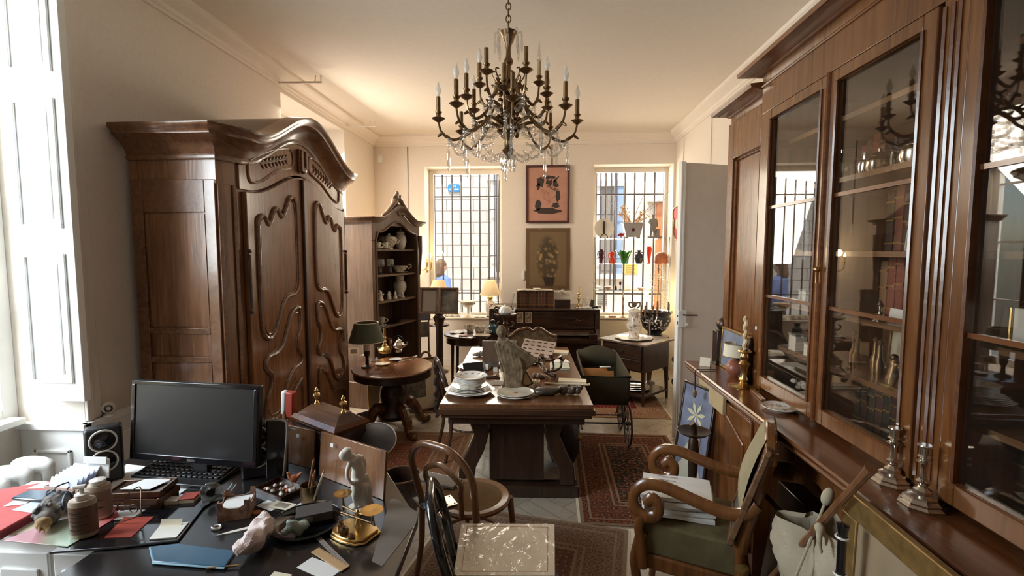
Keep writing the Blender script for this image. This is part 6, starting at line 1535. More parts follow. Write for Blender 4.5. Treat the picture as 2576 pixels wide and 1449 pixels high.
tent(1224, 930, .045, .05, -.5, 'white folded card standing next to the black case', .012)
tent(1246, 934, .035, .035, .2, 'small white folded card nearest the wooden figure')
t = thing('glass_box', 'clear plastic box of trinkets left of the wooden figure', 'box', ty(1243, 922), .3)
obj('shell', M().box(-.06, .06, -.045, .045, 0, .05), W['clear'], t, bev=.003); obj('contents', M().box(-.05, .05, -.035, .035, .003, .02), W['photo2'], t)
t = thing('jewel_tray', 'dark tray of silver trinkets behind the plates', 'tray', ty(1240, 950), .1)
obj('tray', M().box(-.06, .06, -.035, .035, 0, .012), W['dark'], t, bev=.002)
rr = random.Random(2)
for k in range(9): obj('trinket', M().ball((-.045+.09*rr.random(), -.02+.04*rr.random(), .018), (.010, .007, .006), 8, 6), W['silver'] if k % 2 else W['brassd'], t)
t = thing('lace_mat', 'pale round lace mat left of the leaning glass picture', 'mat', ty(1250, 964), 0)
obj('mat', M().lathe([(0, 0), (.062, 0), (.066, .002), (0, .003)], 24), W['greycard'], t); obj('edging', M().tube([(.066*(1+.05*math.cos(10*a))*math.cos(a), .066*(1+.05*math.cos(10*a))*math.sin(a), .003) for a in [2*pi*i/60 for i in range(60)]], .003, 5, True), W['paper'], t)
# fallen bronze candelabra
t = thing('candelabrum', 'dark bronze candelabrum lying on its side across the long table', 'candelabrum', ty(1378, 948), .0)
m = M().tube(spl([(.06, -.05, .02), (.02, -.02, .03), (-.01, .0, .04), (-.03, .02, .05)], 5), [.02]*5+[.014]*5+[.018]*6, 10).ball((0, 0, .04), .024, 10, 8)
obj('stem', m, W['bronze'], t)
for k, (P_, cup_) in enumerate(((((0, 0, .04), (-.03, .03, .05), (-.06, .05, .07), (-.075, .07, .10)), (-.08, .08, .115)), (((0, 0, .04), (.03, .04, .04), (.05, .08, .07), (.04, .10, .12)), (.035, .11, .135)), (((0, 0, .04), (.06, .03, .045), (.11, .06, .07), (.115, .08, .12)), (.113, .09, .135)), (((0, 0, .04), (-.03, .08, .06), (-.03, .13, .08), (-.04, .16, .11)), (-.045, .17, .125)))):
    a_ = obj('branch', M().tube(spl(P_, 6), .009, 8), W['bronze'], t)
    obj('socket', M().lathe([(0, -.03), (.014, -.028), (.03, -.02), (.012, -.012), (.018, .01), (.022, .022), (0, .022)], 14, cup_, rot=(-.5, .2, k)), W['bronze'], a_)
obj('crystal_knop', M().ball((-.055, -.02, .02), .02, 8, 5).ball((-.04, -.045, .015), .014, 8, 5), W['crystal'], t)
obj('price_tag', M().cb((-.05, .075, .085), (.03, .002, .03), (-.4, 0, .2)), W['paper'], t)
# books and papers at right
def book_on(px, py, w, d, h, rz, mat, label, z=0, grp='books and papers on the long table', cat='book'):
    t = thing('book', label, cat, ty(px, py, z), rz, grp)
    obj('cover', M().box(-w/2, w/2, -d/2, d/2, 0, .003).box(-w/2, w/2, -d/2, d/2, h-.003, h).box(-w/2, -w/2+.003, -d/2, d/2, .003, h-.003), mat, t, bev=.0008)
    obj('pages', M().box(-w/2+.003, w/2-.004, -d/2+.004, d/2-.004, .003, h-.003), W['cream'], t)
    return t
pg = plain('pale_green_cover', (.50,.55,.46), .5); cr = plain('cream_cover', (.72,.64,.48), .6)
book_on(1408, 925, .17, .20, .022, .02, pg, 'pale green book beneath the branches of the fallen candelabrum')
book_on(1440, 962, .22, .10, .020, -.08, cr, 'cream book at the right edge beside the carved sprig')
book_on(1405, 888, .20, .16, .016, -.15, cr, 'cream thick book at the far right corner of the table')
one('paper', M().prism([(-.09, -.06), (.09, -.07), (.07, .06), (-.06, .07)], 0, .0015, 'z').prism([(-.05, -.05), (.06, -.04), (.05, .05), (-.07, .04)], .0015, .003, 'z'), W['paper'], 'white sheets fanned at right behind the fallen candelabrum', 'paper', ty(1408, 908), .1, 'books and papers on the long table')
t = thing('yardstick', 'long pale wooden stick across right edge of the long table', 'stick', ty(1425, 968, .0), -.06)
obj('stick', M().box(-.17, .17, -.010, .010, 0, .012), plain('pale_stick', (.62,.50,.34), .5), t, bev=.003); obj('end_cap', M().box(.17, .18, -.011, .011, 0, .013), W['brass'], t)
t = thing('crumpled_cloth', 'crumpled brown leather pouch under the candelabrum branches', 'pouch', ty(1360, 950), .4)
m = M(); rr = random.Random(8)
for k in range(9): m.ball((-.05+.1*rr.random(), -.03+.06*rr.random(), .015), (.035, .025, .018), 9, 6, (rr.random(), rr.random(), rr.random()))
obj('pouch', m, plain('brown_leather', (.13,.07,.045), .5), t, vox=.006); obj('drawstring', M().tube(spl([(-.02, -.03, .035), (.03, -.05, .03), (.06, -.06, .004)], 5), .003, 6), W['cream'], t)
# specimen board, white cloth, brown panel
p = ty(1352, 893); t = thing('specimen_board', 'tilted pale board printed with rows of dark specimens and a white label', 'board', (p.x, p.y+.02, .76), -.22)
def sbm(): m = M(); m.T = Matrix.Translation((0, 0, .055)) @ rotm((.48, .08, 0)); return m
obj('board', sbm().box(-.165, .165, -.13, .13, -.012, .012), plain('pinkish_board_2', (.55,.44,.37), .6), t, bev=.002)
m = sbm(); rr = random.Random(12)
for r in range(4):
    for c_ in range(5): m.ball((-.13+.065*c_+.01*rr.random(), -.08+.058*r, .012), (.022+.008*rr.random(), .007+.004*rr.random(), .003), 8, 5, (0, 0, -.3+.4*rr.random()))
obj('specimens', m, W['ink'], t); obj('label', sbm().box(-.15, -.095, -.115, -.07, .012, .0135), W['paper'], t)
obj('prop', M().box(-.10, .10, .02, .10, 0, .06), W['cream'], t)
t = thing('folded_cloth', 'white folded cloth at back of the long table left of specimen board', 'cloth', ty(1304, 885), .1)
m = M()
for k in range(3): m.grid(lambda u, v, k=k: (-.085+.17*u, -.05+.1*v, .010+.010*k+.006*math.sin(u*7+k)*math.sin(v*5)), 10, 8, .008)
obj('folds', m, W['paper'], t); obj('dark_tray', M().box(-.10, .10, -.07, .07, 0, .006), W['dark'], t)
a, b, c = at(1225, 832, Y=4.55), at(1262, 830, Y=4.55), ty(1245, 897)
t = thing('cardboard_sheet', 'upright brown cardboard sheet standing on the long table behind the wooden figure', 'sheet', (c.x, 4.25, .76), .02)
obj('panel', M().cb((0, 0, .115), (.150, .02, .235), (-.06, 0, 0)), W['vit'], t, bev=.003); obj('foot', M().box(-.03, .03, -.02, .07, 0, .02), W['dark'], t)
t = thing('pen', 'white pen lying in front of the specimen board', 'pen', ty(1352, 902, .02), .02)
obj('barrel', M().tube([(-.045, 0, .003), (.045, 0, .003)], .004, 8), W['paper'], t); obj('clip', M().tube([(-.04, 0, .008), (-.015, 0, .008)], .0015, 6), W['chrome'], t)
t = thing('silver_dish', 'oval silver dish right of the wooden figure', 'dish', ty(1340, 918), .1)
obj('dish', M().lathe([(0, .004), (.03, 0), (.055, .012), (.072, .018), (.07, .021), (.05, .015), (0, .008)], 28, sx=1.25, sy=.7), W['silver'], t); obj('rim', M().tube(cir(.0715, 36, .019, sx=1.25, sy=.7), .002, 6, True), W['silver'], t)
t = thing('dark_tray', 'long dark tray under the pen at back of the long table', 'tray', ty(1352, 906), .02)
obj('tray', M().box(-.12, .12, -.05, .05, 0, .014), W['dark'], t, bev=.003); obj('handle', M().tube(spl([(-.12, -.02, .01), (-.145, 0, .014), (-.12, .02, .01)], 5), .004, 6), W['brassd'], t)
t = thing('old_books', 'small pile of papers on edge in front of the candelabrum', 'papers', ty(1348, 972), .1)
for k in range(4): obj('leaf', M().cb((-.02+.014*k, 0, .025), (.006, .06, .05), (0, .12*(k-1), 0)), W['cream'], t)
# tall bronze tazza with teapot
c = ty(1272, 884)
TZ = Vector((c.x, 4.86, .76))
t = thing('bronze_stand', 'tall dark bronze stand with a shallow bowl at the table end', 'stand', TZ)
s_ = .50
obj('foot', M().lathe([(0, 0), (.07, 0), (.075, .01), (.06, .03), (.035, .05), (.03, .08), (.04, .10), (.03, .12)], 20), W['brassd'], t)
obj('stem', M().lathe([(.03, .12), (.036, .16), (.025, .20), (.045, .235), (.02, .27), (.03, .30), (.02, .32), (.03, .35)], 16), W['bronze'], t)
obj('bowl', M().lathe([(.03, .35), (.05, .365), (.09, .375), (.115, .40), (.112, .405), (.08, .385), (0, .38)], 28), W['bronze'], t)
for s in (-1, 1): obj('scroll', M().tube(spl([(s*.03, 0, .26), (s*.07, 0, .27), (s*.085, 0, .30), (s*.06, 0, .32)], 5), .008, 8), W['bronze'], t)
t = thing('teapot', 'small white lidded teapot with dark handle on top of the bronze stand', 'teapot', TZ+Vector((0, 0, .386)), 0)
obj('body', M().lathe([(.045, 0), (.05, .004), (.07, .03), (.068, .06), (.05, .082), (.0, .085)], 24), W['porc'], t); obj('lid', M().lathe([(.05, .082), (.03, .094), (.006, .097), (.008, .108), (0, .112)], 18), W['porc'], t)
obj('handle', M().tube(spl([(-.06, 0, .07), (-.10, 0, .085), (-.11, 0, .05), (-.065, 0, .02)], 5), .008, 8), W['bronze'], t); obj('spout', M().tube(spl([(.06, 0, .03), (.09, 0, .045), (.105, 0, .08)], 4), [.014]*4+[.01]*4+[.007], 8), W['porc'], t)
t = thing('glass_goblet', 'small clear goblet hanging beside the bronze stand bowl', 'glass', TZ+Vector((.09, -.03, .0)), 0)
obj('bowl', vase_m([(.006,.06),(.03,.08),(.035,.13),(.033,.13),(.0,.075)], 16), W['clear'], t); obj('stem', vase_m([(.03,0),(.006,.01),(.006,.06)], 16), W['clear'], t)

# ================================================================ pedestal table pieces
GPT = 'objects on the pedestal table'
p = PT(905, 925); p = Vector((-1.71, 4.56, zt))
t = thing('table_lamp', 'unlit table lamp with a dull green drum shade on the pedestal table', 'lamp', p)
sz = at(905, 835, Y=4.6).z-zt
obj('base', M().lathe([(0, 0), (.06, 0), (.055, .015), (.02, .03), (.016, .10), (.03, .13), (.03, .16), (.014, .17), (.014, sz-.04)], 20), W['bronze'], t)
obj('lamp_shade', M().lathe([(.115, sz+.10), (.172, sz-.085), (.170, sz-.085), (.113, sz+.10)], 36), W['green'], t)
obj('shade_rim', M().tube(cir(.114, 36, sz+.10), .004, 6, True).tube(cir(.171, 36, sz-.085), .004, 6, True), W['cream'], t)
obj('candle_tube', M().lathe([(.014, .16), (.036, .17), (.036, .235), (.03, .24), (0, .24)], 16), W['porc'], t)
p = PT(968, 888)
t = thing('candlestick', 'ornate glass and brass candlestick standing on the pedestal table', 'candlestick', p)
hh = at(968, 815, Y=p.y).z-zt
obj('base', M().lathe([(0, 0), (.055, 0), (.075, .02), (.078, .045), (.06, .065), (.035, .08), (.03, .10)], 20), W['brass'], t)
obj('stem', M().lathe([(.03, .10), (.015, .11), (.024, .13), (.014, .15), (.022, .17), (.013, .19), (.02, .21), (.012, hh-.05)], 16), W['brass'], t)
obj('pan', M().lathe([(.012, hh-.05), (.05, hh-.035), (.07, hh-.015), (.066, hh-.013), (.02, hh-.03), (.022, hh), (0, hh)], 20), W['clear'], t)
obj('glass_collar', M().lathe([(.062, .05), (.082, .055), (.085, .075), (.06, .07)], 16), W['clear'], t)
p = PT(1002, 885)
t = thing('kettle', 'polished metal kettle with a dark looped handle on the pedestal table', 'kettle', p, .3)
obj('body', M().lathe([(.04, .0), (.045, .02), (.035, .03), (.07, .06), (.075, .085), (.055, .115), (.035, .12)], 22), W['silver'], t); obj('lid', M().lathe([(.045, .118), (.03, .14), (.008, .15), (.010, .162), (0, .168)], 18), W['silver'], t)
obj('spout', M().tube(spl([(.06, 0, .07), (.09, 0, .08), (.105, 0, .115)], 4), [.014]*4+[.01]*4+[.008], 8), W['silver'], t); obj('handle', M().tube(spl([(.05, 0, .12), (.045, 0, .16), (0, 0, .185), (-.05, 0, .16), (-.065, 0, .09)], 5), .007, 8), W['leather'], t)
p = PT(978, 878)
t = thing('copper_jug', 'small copper jug with a hooped handle behind the kettle', 'jug', p+Vector((0, .05, 0)), 2.8)
cp_ = plain('copper', (.45,.2,.1), .3, .9)
obj('body', M().lathe([(.035, 0), (.045, .03), (.04, .07), (.025, .10), (.03, .12), (.024, .12), (0, .02)], 18), cp_, t); obj('handle', M().tube(spl([(.03, 0, .11), (.06, 0, .14), (.08, 0, .10), (.045, 0, .03)], 5), .006, 8), cp_, t)
disc('dish', 'pale blue oval dish on the pedestal table before the kettle', 'dish', PT(995, 906), [(0, .004), (.03, 0), (.06, .010), (.062, .013), (0, .008)], plain('pale_blue_glaze', (.45,.52,.56), .2), sx=1.15, rim=(.061, .012, .002, W['porc']))
disc('plate', 'small shining plate at the front edge of the pedestal table', 'plate', PT(962, 917), [(0, .004), (.04, 0), (.075, .009), (.075, .012), (0, .007)], W['porc2'], rim=(.074, .011, .002, W['brass']))
t = thing('ashtray', 'clear glass ashtray left of the small plate on the pedestal table', 'ashtray', PT(940, 908)); obj('bowl', M().lathe([(0, 0), (.04, 0), (.045, .035), (.04, .035), (.03, .01), (0, .01)], 10), W['clear'], t); obj('foot', M().lathe([(0, 0), (.036, 0), (.036, .003), (0, .003)], 10), W['clear'], t)
for k, (px, py, rz, lb) in enumerate(((1022, 907, .85, 'silver spoon, nearer of two on the pedestal table'), (1032, 899, .7, 'silver serving fork, farther of two on the pedestal table'))):
    t = thing('spoon', lb, 'cutlery', PT(px, py), rz, 'cutlery on the pedestal table'); obj('handle', M().tube([(-.09, 0, .004), (.03, 0, .006)], [.006, .003], 6, flat=.5), W['silver'], t); obj('bowl', M().ball((.055, 0, .006), (.03, .014, .004), 10, 6), W['silver'], t)
t = thing('card', 'white greeting card standing left on the pedestal table', 'card', PT(890, 893), .3); obj('front', M().cb((0, 0, .04), (.12, .002, .08), (-.2, 0, 0)), W['cream'], t); obj('print', M().cb((0, -.002, .04), (.07, .001, .045), (-.2, 0, 0)), W['photo2'], t)
one('paper', M().prism([(-.05, -.02), (.05, -.03), (.04, .03), (-.03, .03)], 0, .001, 'z'), W['paper'], 'white slip of paper right of the greeting card on pedestal table', 'paper', PT(918, 893))
# framed prints leaning behind the pedestal table
def leaning(name, label, bx, by, w, h, rz, tilt, fm, pic, mat=None, bz=.0, cat='picture', grp=None, fw=.03):
    t = thing(name, label, cat, (bx, by, bz), rz, grp)
    def mm(): m = M(); m.T = rotm((-tilt, 0, 0)); return m
    obj('frame', mm().box(-w/2, w/2, -.012, .012, 0, fw).box(-w/2, w/2, -.012, .012, h-fw, h).box(-w/2, -w/2+fw, -.012, .012, fw, h-fw).box(w/2-fw, w/2, -.012, .012, fw, h-fw), fm, t, bev=.004)
    obj('backing', mm().box(-w/2+fw*.6, w/2-fw*.6, .002, .010, fw*.6, h-fw*.6), W['greycard'], t)
    i = fw
    if mat: obj('mount', mm().box(-w/2+i, w/2-i, -.003, .002, i, h-i), mat, t); i = fw+.22*min(w, h)
    if pic: obj('print', mm().box(-w/2+i, w/2-i, -.005, -.003 if mat else .002, i, h-i), pic, t)
    return t
leaning('framed_print', 'large gilt framed print with a pale mount leaning under the pedestal table', -1.38, 5.10, .60, .60, .62, .13, W['oak'], W['photo2'], W['cream'], .011)
leaning('framed_print', 'narrow darker framed print behind the pale mounted one', -1.66, 5.02, .42, .56, .62, .12, W['gold'], W['photo'], W['greycard'], .011)
leaning('framed_print', 'small dark frame leaning low between armoire and pedestal foot', -1.62, 4.02, .3, .34, .9, .2, W['dark'], W['photo2'], None, .011)
p = at(1062, 830, Y=6.1)
leaning('small_painting', 'small blue topped painting propped beside the display cabinet', p.x+.02, 6.12, .17, .30, .25, .03, W['dark'], W['bluepic'], None, .90, fw=.008)
t = [o for o in col.objects if o.name.startswith('small_painting')][-1]
obj('lower_picture', M().box(-.07, .07, -.008, .004, -.22, -.02), W['photo2'], t); obj('stand_leg', M().tube([(-.06, .02, .0), (-.06, .03, -.89)], .01, 6).tube([(.06, .02, .0), (.06, .03, -.89)], .01, 6), W['dark'], t)
t = thing('wooden_hoop', 'curved bentwood hoop leaning by the framed prints near the wall', 'hoop', (at(1070, 985, Z=0).x+.14, 5.40, .011), .5)
obj('hoop', M().tube(spl([(-.10, 0, .0), (-.09, 0, .35), (-.04, .03, .58), (.05, .04, .60), (.11, .03, .40), (.13, 0, .0)], 6), .014, 8), W['bent'], t); obj('tie', M().tube([(-.095, 0, .18), (.12, 0, .18)], .006, 6), W['bent'], t)
# ================================================================ on and above the piano
PZ = 1.016
def PN(px, py): 
    v = at(px, py, Z=PZ); return v
x = at(1302, 770, Y=6.82).x
bk = plain('brown_book_leather', (.14,.06,.035), .5, var=.25); bk2 = plain('dark_book_leather', (.06,.03,.025), .5, var=.2)
words = 'first second third fourth fifth sixth seventh eighth ninth tenth eleventh twelfth'.split()
for k in range(12):
    w = .042; h = .215+.006*((k*7) % 3)
    t = thing('book', 'leather bound book, %s from left in the row on the piano' % words[k], 'book', (x+.012+k*.044, 6.80, PZ), 0, 'leather books in the row on the piano')
    obj('cover', M().box(-w/2, w/2, -.08, .08, 0, h), bk if k % 3 else bk2, t, bev=.004)
    m = M()
    for z in (.03, .07, .12, .17): m.box(-w/2-.0006, w/2+.0006, -.0825, -.079, z, z+.006)
    obj('spine_bands', m, W['gold'], t)
t = thing('open_folio', 'open pale folio lying flat across the top of the piano books', 'book', (x+.25, 6.79, PZ+.229), .02)
obj('pages', M().grid(lambda u, v: (-.25+.5*u, -.10+.2*v, .012+.012*abs(math.sin(pi*2*u))*.6), 20, 4, .010), W['cream'], t)
obj('loose_slip', M().cb((.03, -.02, .03), (.10, .12, .003), (.05, 0, .2)), W['paper'], t)
t = thing('dark_box', 'long dark box right of the piano books, under the marble relief', 'box', (x+.64, 6.80, PZ)); obj('body', M().box(-.11, .11, -.08, .08, 0, .085), W['dark'], t, bev=.003); obj('lid', M().box(-.113, .113, -.083, .083, .085, .10), W['dark_h'], t, bev=.003)
t = thing('marble_relief', 'pale rectangular relief with a small reclining figure on the dark box', 'carving', (x+.64, 6.80, PZ+.101))
obj('slab', M().cb((0, .02, .055), (.225, .02, .115), (-.12, 0, 0)), W['marble'], t, bev=.003)
obj('figure', M().tube(spl([(-.06, -.005, .10), (-.02, -.01, .118), (.03, -.01, .10), (.06, -.012, .07)], 4), [.014]*4+[.016]*4+[.012]*4+[.008], 8).ball((.0, -.012, .128), .017, 10, 8).tube([(-.02, -.012, .115), (-.03, -.02, .07)], .006, 6), W['marble'], t, vox=.004)
one('white_paper', M().cb((0, 0, .10), (.02, .1, .2), (0, .25, 0)), W['paper'], 'white sheet slanted against left end of the piano books', 'paper', (x-.07, 6.78, PZ))
def candlestick(name, label, p, h, mat, candle=None, r=.045, group=None):
    t = thing(name, label, 'candlestick', p, 0, group)
    obj('base', M().lathe([(0, 0), (r, 0), (r*1.02, h*.02), (r*.7, h*.05), (r*.3, h*.09), (r*.22, h*.13)], 20), mat, t)
    obj('stem', M().lathe([(r*.22, h*.13), (r*.34, h*.2), (r*.2, h*.3), (r*.26, h*.5), (r*.4, h*.62), (r*.2, h*.72), (r*.32, h*.82), (r*.25, h*.9), (r*.5, h*.96), (r*.45, h), (0, h)], 18), mat, t)
    if candle: obj('candle', M().lathe([(r*.26, h), (r*.22, h+candle), (r*.05, h+candle+.006), (0, h+candle+.012)], 12), W['candle'], t)
    return t
pp = at(1456, 770, Y=6.72); candlestick('candlestick', 'brass candlestick with a pale candle on the right of the piano', (pp.x, 6.72, PZ), .20, W['brass'], .10, .055)
pp = at(1473, 765, Y=6.75)
t = thing('porcelain_group', 'white porcelain figurine with an arched niche on the piano right', 'figurine', (pp.x, 6.75, PZ))
obj('group', M().lathe([(0, 0), (.06, 0), (.055, .015)], 16).tube([(-.035, 0, .01), (-.038, 0, .06), (0, 0, .10), (.038, 0, .06), (.035, 0, .01)], .014, 8).ball((-.02, 0, .12), .016, 8, 6).ball((.018, 0, .125), .018, 8, 6).ball((0, 0, .05), (.018, .014, .04), 8, 6), W['marble'], t, vox=.004)
obj('flowers', M().ball((.03, -.01, .11), .012, 7, 5).ball((-.04, -.01, .10), .012, 7, 5), W['porc2'], t)
pp = at(1490, 762, Y=6.78)
t = thing('black_photograph', 'small black tilted photo frame back at the right end of the piano', 'picture', (pp.x, 6.80, PZ), .3); obj('frame', M().cb((0, 0, .05), (.05, .012, .10), (-.25, .25, 0)), W['black'], t); obj('strut', M().cb((.02, .03, .035), (.02, .004, .07), (.5, 0, 0)), W['black'], t)
t = thing('dark_tray', 'flat dark dish lying at the right end of piano top', 'dish', (pp.x+.06, 6.74, PZ)); obj('dish', M().box(-.06, .06, -.03, .03, 0, .015), W['black'], t, bev=.004); obj('trinket', M().ball((0, 0, .02), (.02, .012, .008), 8, 6), W['silver'], t)
one('lace_cloth', M().grid(lambda u, v: (-.11+.22*u, -.05+.1*v, .006+.002*math.sin(u*20)), 10, 6, .004), W['paper'], 'white lace cloth beneath the brass candlestick on the piano', 'cloth', (pp.x-.13, 6.62, PZ))
one('paper_stack', M().cb((0, 0, .006), (.16, .10, .01), (0, 0, .1)).cb((.01, 0, .016), (.13, .08, .008), (0, 0, -.1)), W['cream'], 'sheets of paper on the left end of the piano top', 'paper', (at(1258, 770, Y=6.7).x, 6.68, PZ))
for k, px in enumerate((1308, 1330)):
    v = at(px, 798, Y=PY+.08)
    t = thing('tile_picture', ('left' if not k else 'right')+'-hand of two small flower tiles set against the piano front', 'tile', (v.x, PY+.072, v.z), 0, 'flower tiles on the piano front')
    obj('tile', M().box(-.045, .045, -.006, .006, -.075, .075), W['porc'], t, bev=.002)
    obj('painting', M().box(-.036, .036, -.0075, -.006, -.066, .066), speck('flower_tile', (.5,.38,.25), (.2,.14,.10), 30, .4), t)
# framed poster
a, b = at(1323, 417, Y=YB), at(1432, 561, Y=YB)
pw, ph = b.x-a.x, a.z-b.z
t = thing('framed_poster', 'framed pink poster with dark ink drawing above the piano', 'picture', ((a.x+b.x)/2, YB-.03, (a.z+b.z)/2))
fw = .033; w, h = pw/2, ph/2
fm_ = plain('dark_red_frame', (.075,.03,.03), .35)
obj('frame', M().box(-w, w, -.012, .02, h-fw, h).box(-w, w, -.012, .02, -h, -h+fw).box(-w, -w+fw, -.012, .02, -h+fw, h-fw).box(w-fw, w, -.012, .02, -h+fw, h-fw), fm_, t, bev=.003)
pk = plain('pink_paper', (.50,.26,.19), .7)
s = obj('sheet', M().box(-w+fw, w-fw, .004, .012, -h+fw, h-fw), pk, t)
def blob(cx, cz, rx, rz, seed, n=28, amp=.28, a0=0):
    rr = random.Random(seed); P = []
    for i in range(n):
        a = 2*pi*i/n; k = 1+amp*(noise.noise(Vector((math.cos(a)*1.7, math.sin(a)*1.7, seed*3.1))))
        P.append((cx+rx*k*math.cos(a)*math.cos(a0)-rz*k*math.sin(a)*math.sin(a0), cz+rx*k*math.cos(a)*math.sin(a0)+rz*k*math.sin(a)*math.cos(a0)))
    return P
m = M()
for bl in ((-.11, .19, .06, .065, 1, 24, .5), (-.14, .12, .03, .045, 2, 20, .6), (0.02, .25, .075, .03, 3, 24, .8), (.03, .17, .045, .05, 4, 22, .9), (.12, .22, .06, .016, 5, 22, .5, .7), (.11, .15, .05, .035, 6, 22, .9), (.15, -.03, .035, .07, 7, 22, .6), (0, -.25, .19, .045, 8, 30, .35), (-.14, -.16, .05, .08, 9, 22, .4), (.12, -.17, .06, .04, 10, 22, .6)):
    m.prism(blob(*bl), .0025, .0042, 'y')
obj('ink_drawing', m, W['ink'], t)
m = M(); m.prism([(-.14, .02), (-.10, .10), (-.02, .10), (.13, .00), (.05, -.09), (.0, -.16), (-.08, -.12)], .001, .0024, 'y')
obj('scroll', m, pk, t)
m = M()
for k in range(6):
    for j in range(4): m.cb((-.08+.028*j+.018*k*.3, .0, .065-.028*k-.012*j), (.022, .002, .006), (0, .42, 0))
obj('scroll_writing', m, plain('red_brown_ink', (.28,.10,.07), .8), t)
text('lettering', 'FAUST', .062, W['ink'], t, (.075, -.0005, .085), (pi/2, .45, 0))
# tapestry
a, b = at(1323, 574, Y=YB), at(1433, 728, Y=YB)
tw, th_ = (b.x-a.x)/2, (a.z-b.z)/2
n_ = NT('flower_tapestry'); co_ = n_.n('ShaderNodeTexCoord'); sp = n_.n('ShaderNodeSeparateXYZ'); n_.l(co_.outputs['Object'], sp.inputs[0])
d = n_.mth('MINIMUM', n_.mth('SUBTRACT', tw, n_.mth('ABSOLUTE', sp.outputs[0])), n_.mth('SUBTRACT', th_, n_.mth('ABSOLUTE', sp.outputs[2])))
vo = n_.n('ShaderNodeTexVoronoi'); vo.inputs['Scale'].default_value = 15; n_.l(co_.outputs['Object'], vo.inputs['Vector'])
ex = n_.mth('MULTIPLY', sp.outputs[0], 1.0/.185); ez = n_.mth('MULTIPLY', sp.outputs[2], 1.0/.40)
el = n_.mth('ADD', n_.mth('POWER', n_.mth('ABSOLUTE', ex), 2.0), n_.mth('POWER', n_.mth('ABSOLUTE', ez), 2.0))
el = n_.mth('ADD', el, n_.mth('MULTIPLY', n_.noise(co_.outputs['Object'], 9, 3), .9))
bq = n_.ramp(n_.mth('MULTIPLY', el, .5), [(.45, (1,1,1)), (.68, (0,0,0))])
fl = n_.ramp(vo.outputs['Distance'], [(.12, (.55,.44,.24)), (.35, (.32,.21,.10)), (.55, (.09,.07,.045))])
hv = n_.ramp(n_.noise(co_.outputs['Object'], 7, 2), [(.4, (0,0,0)), (.6, (1,1,1))])
fl = n_.mix(n_.mth('MULTIPLY', hv, .6), fl, (.10,.08,.05))
cc = n_.mix(bq, (.235,.165,.095), fl)
bd_ = n_.ramp(d, [(0, (1,1,1)), (.055, (1,1,1)), (.056, (0,0,0))], True)
cc = n_.mix(n_.mth('MULTIPLY', bd_, .75), cc, (.15,.09,.05))
wv = n_.noise(co_.outputs['Object'], 140, 2); cc = n_.mix(n_.mth('MULTIPLY', wv, .4), cc, (.10,.065,.04))
tm_ = n_.bsdf(cc, .97, 0, wv, .3, bd=.003, spec=.1)
t = thing('tapestry', 'brown flower tapestry pinned to the wall below the framed poster', 'tapestry', ((a.x+b.x)/2, YB-.02, (a.z+b.z)/2))
obj('cloth', M().grid(lambda u, v: (tw*(2*u-1)*(1-.012*math.sin(v*9)), -.004*math.sin(u*8+v*3), th_*(2*v-1)), 14, 18).grid(lambda u, v: (tw*(2*u-1)*(1-.012*math.sin(v*9)), .006-.004*math.sin(u*8+v*3), th_*(2*v-1)), 14, 18), tm_, t)
obj('vase_motif', M().prism([(-.04, -th_+.06), (.07, -th_+.06), (.10, -th_+.19), (-.07, -th_+.19)], -.0065, -.0045, 'y'), fabric('dark_woven_vase', (.05,.035,.03)), t)
for x_ in (-.12, .12): obj('pin', M().ball((x_, -.006, th_-.015), .006, 8, 6), W['white2'], t)

# ================================================================ left window: sconce, lamps, sill pieces
p = at(1078, 660, Y=YB)
t = thing('wall_sconce', 'lit gilt wall sconce with candle bulbs at the left window edge', 'sconce', (p.x-.02, YB, p.z))
obj('back_plate', M().tube([(0, -.008, -.16), (0, -.012, 0), (0, -.008, .12)], [.012, .022, .010], 8), W['brass'], t)
for k, s in enumerate((-1, 1, .35)):
    x2 = s*.10; y2 = -.16 if k < 2 else -.20
    a_ = obj('arm', M().tube(spl([(0, -.01, -.06), (x2*.4, y2*.4, -.12), (x2*.9, y2*.9, -.09), (x2, y2, .0)], 6), .007, 8), W['brass'], t)
    obj('cup', M().lathe([(0, 0), (.012, .002), (.024, .012), (.012, .02), (0, .02)], 12, (x2, y2, 0)), W['brass'], a_)
    obj('candle_sleeve', M().lathe([(.010, .02), (.010, .085), (0, .087)], 10, (x2, y2, 0)), W['candle'], a_)
    obj('bulb', M().lathe([(0, .087), (.012, .10), (.014, .115), (.006, .14), (0, .15)], 10, (x2, y2, 0)), W['glow'], a_)
lamp('sconce_light', 'POINT', 7, (1, .68, .32), (p.x, YB-.2, p.z+.15), shadow_soft_size=.05)
def slamp(px, py0, py1, pyb, y, zb, label, lit=6):
    """lamp with a flared shade between two pixel rows"""
    a, b = at(px, py0, Y=y), at(px, py1, Y=y)
    t = thing('table_lamp', label, 'lamp', (a.x, y, zb), 0)
    z1, z0 = a.z-zb, b.z-zb; r0 = .165
    obj('lamp_shade', M().lathe([(r0*.48, z1), (r0, z0), (r0*.985, z0), (r0*.465, z1)], 32), W['shade'], t)
    obj('stem', M().lathe([(.05, 0), (.06, .01), (.055, .03), (.07, .10), (.075, z0*.62), (.045, z0*.72), (.03, z0*.78), (.035, z0*.9), (.015, z0*.95), (.012, z0+.02)], 8), W['porc2'], t)
    obj('base', M().box(-.06, .06, -.06, .06, 0, .02), W['brassd'], t, bev=.003)
    obj('collar', M().lathe([(.034, z0*.80), (.045, z0*.83), (.045, z0*.9), (.034, z0*.93)], 16), W['brass'], t)
    obj('bulb', M().ball((0, 0, (z0+z1)/2), .028, 12, 8), W['glow2'], t)
    lamp('lamp_light', 'POINT', lit, (1, .72, .38), (a.x, y, (a.z+b.z)/2), shadow_soft_size=.03)
    return t
zs1 = B1[2]+.025
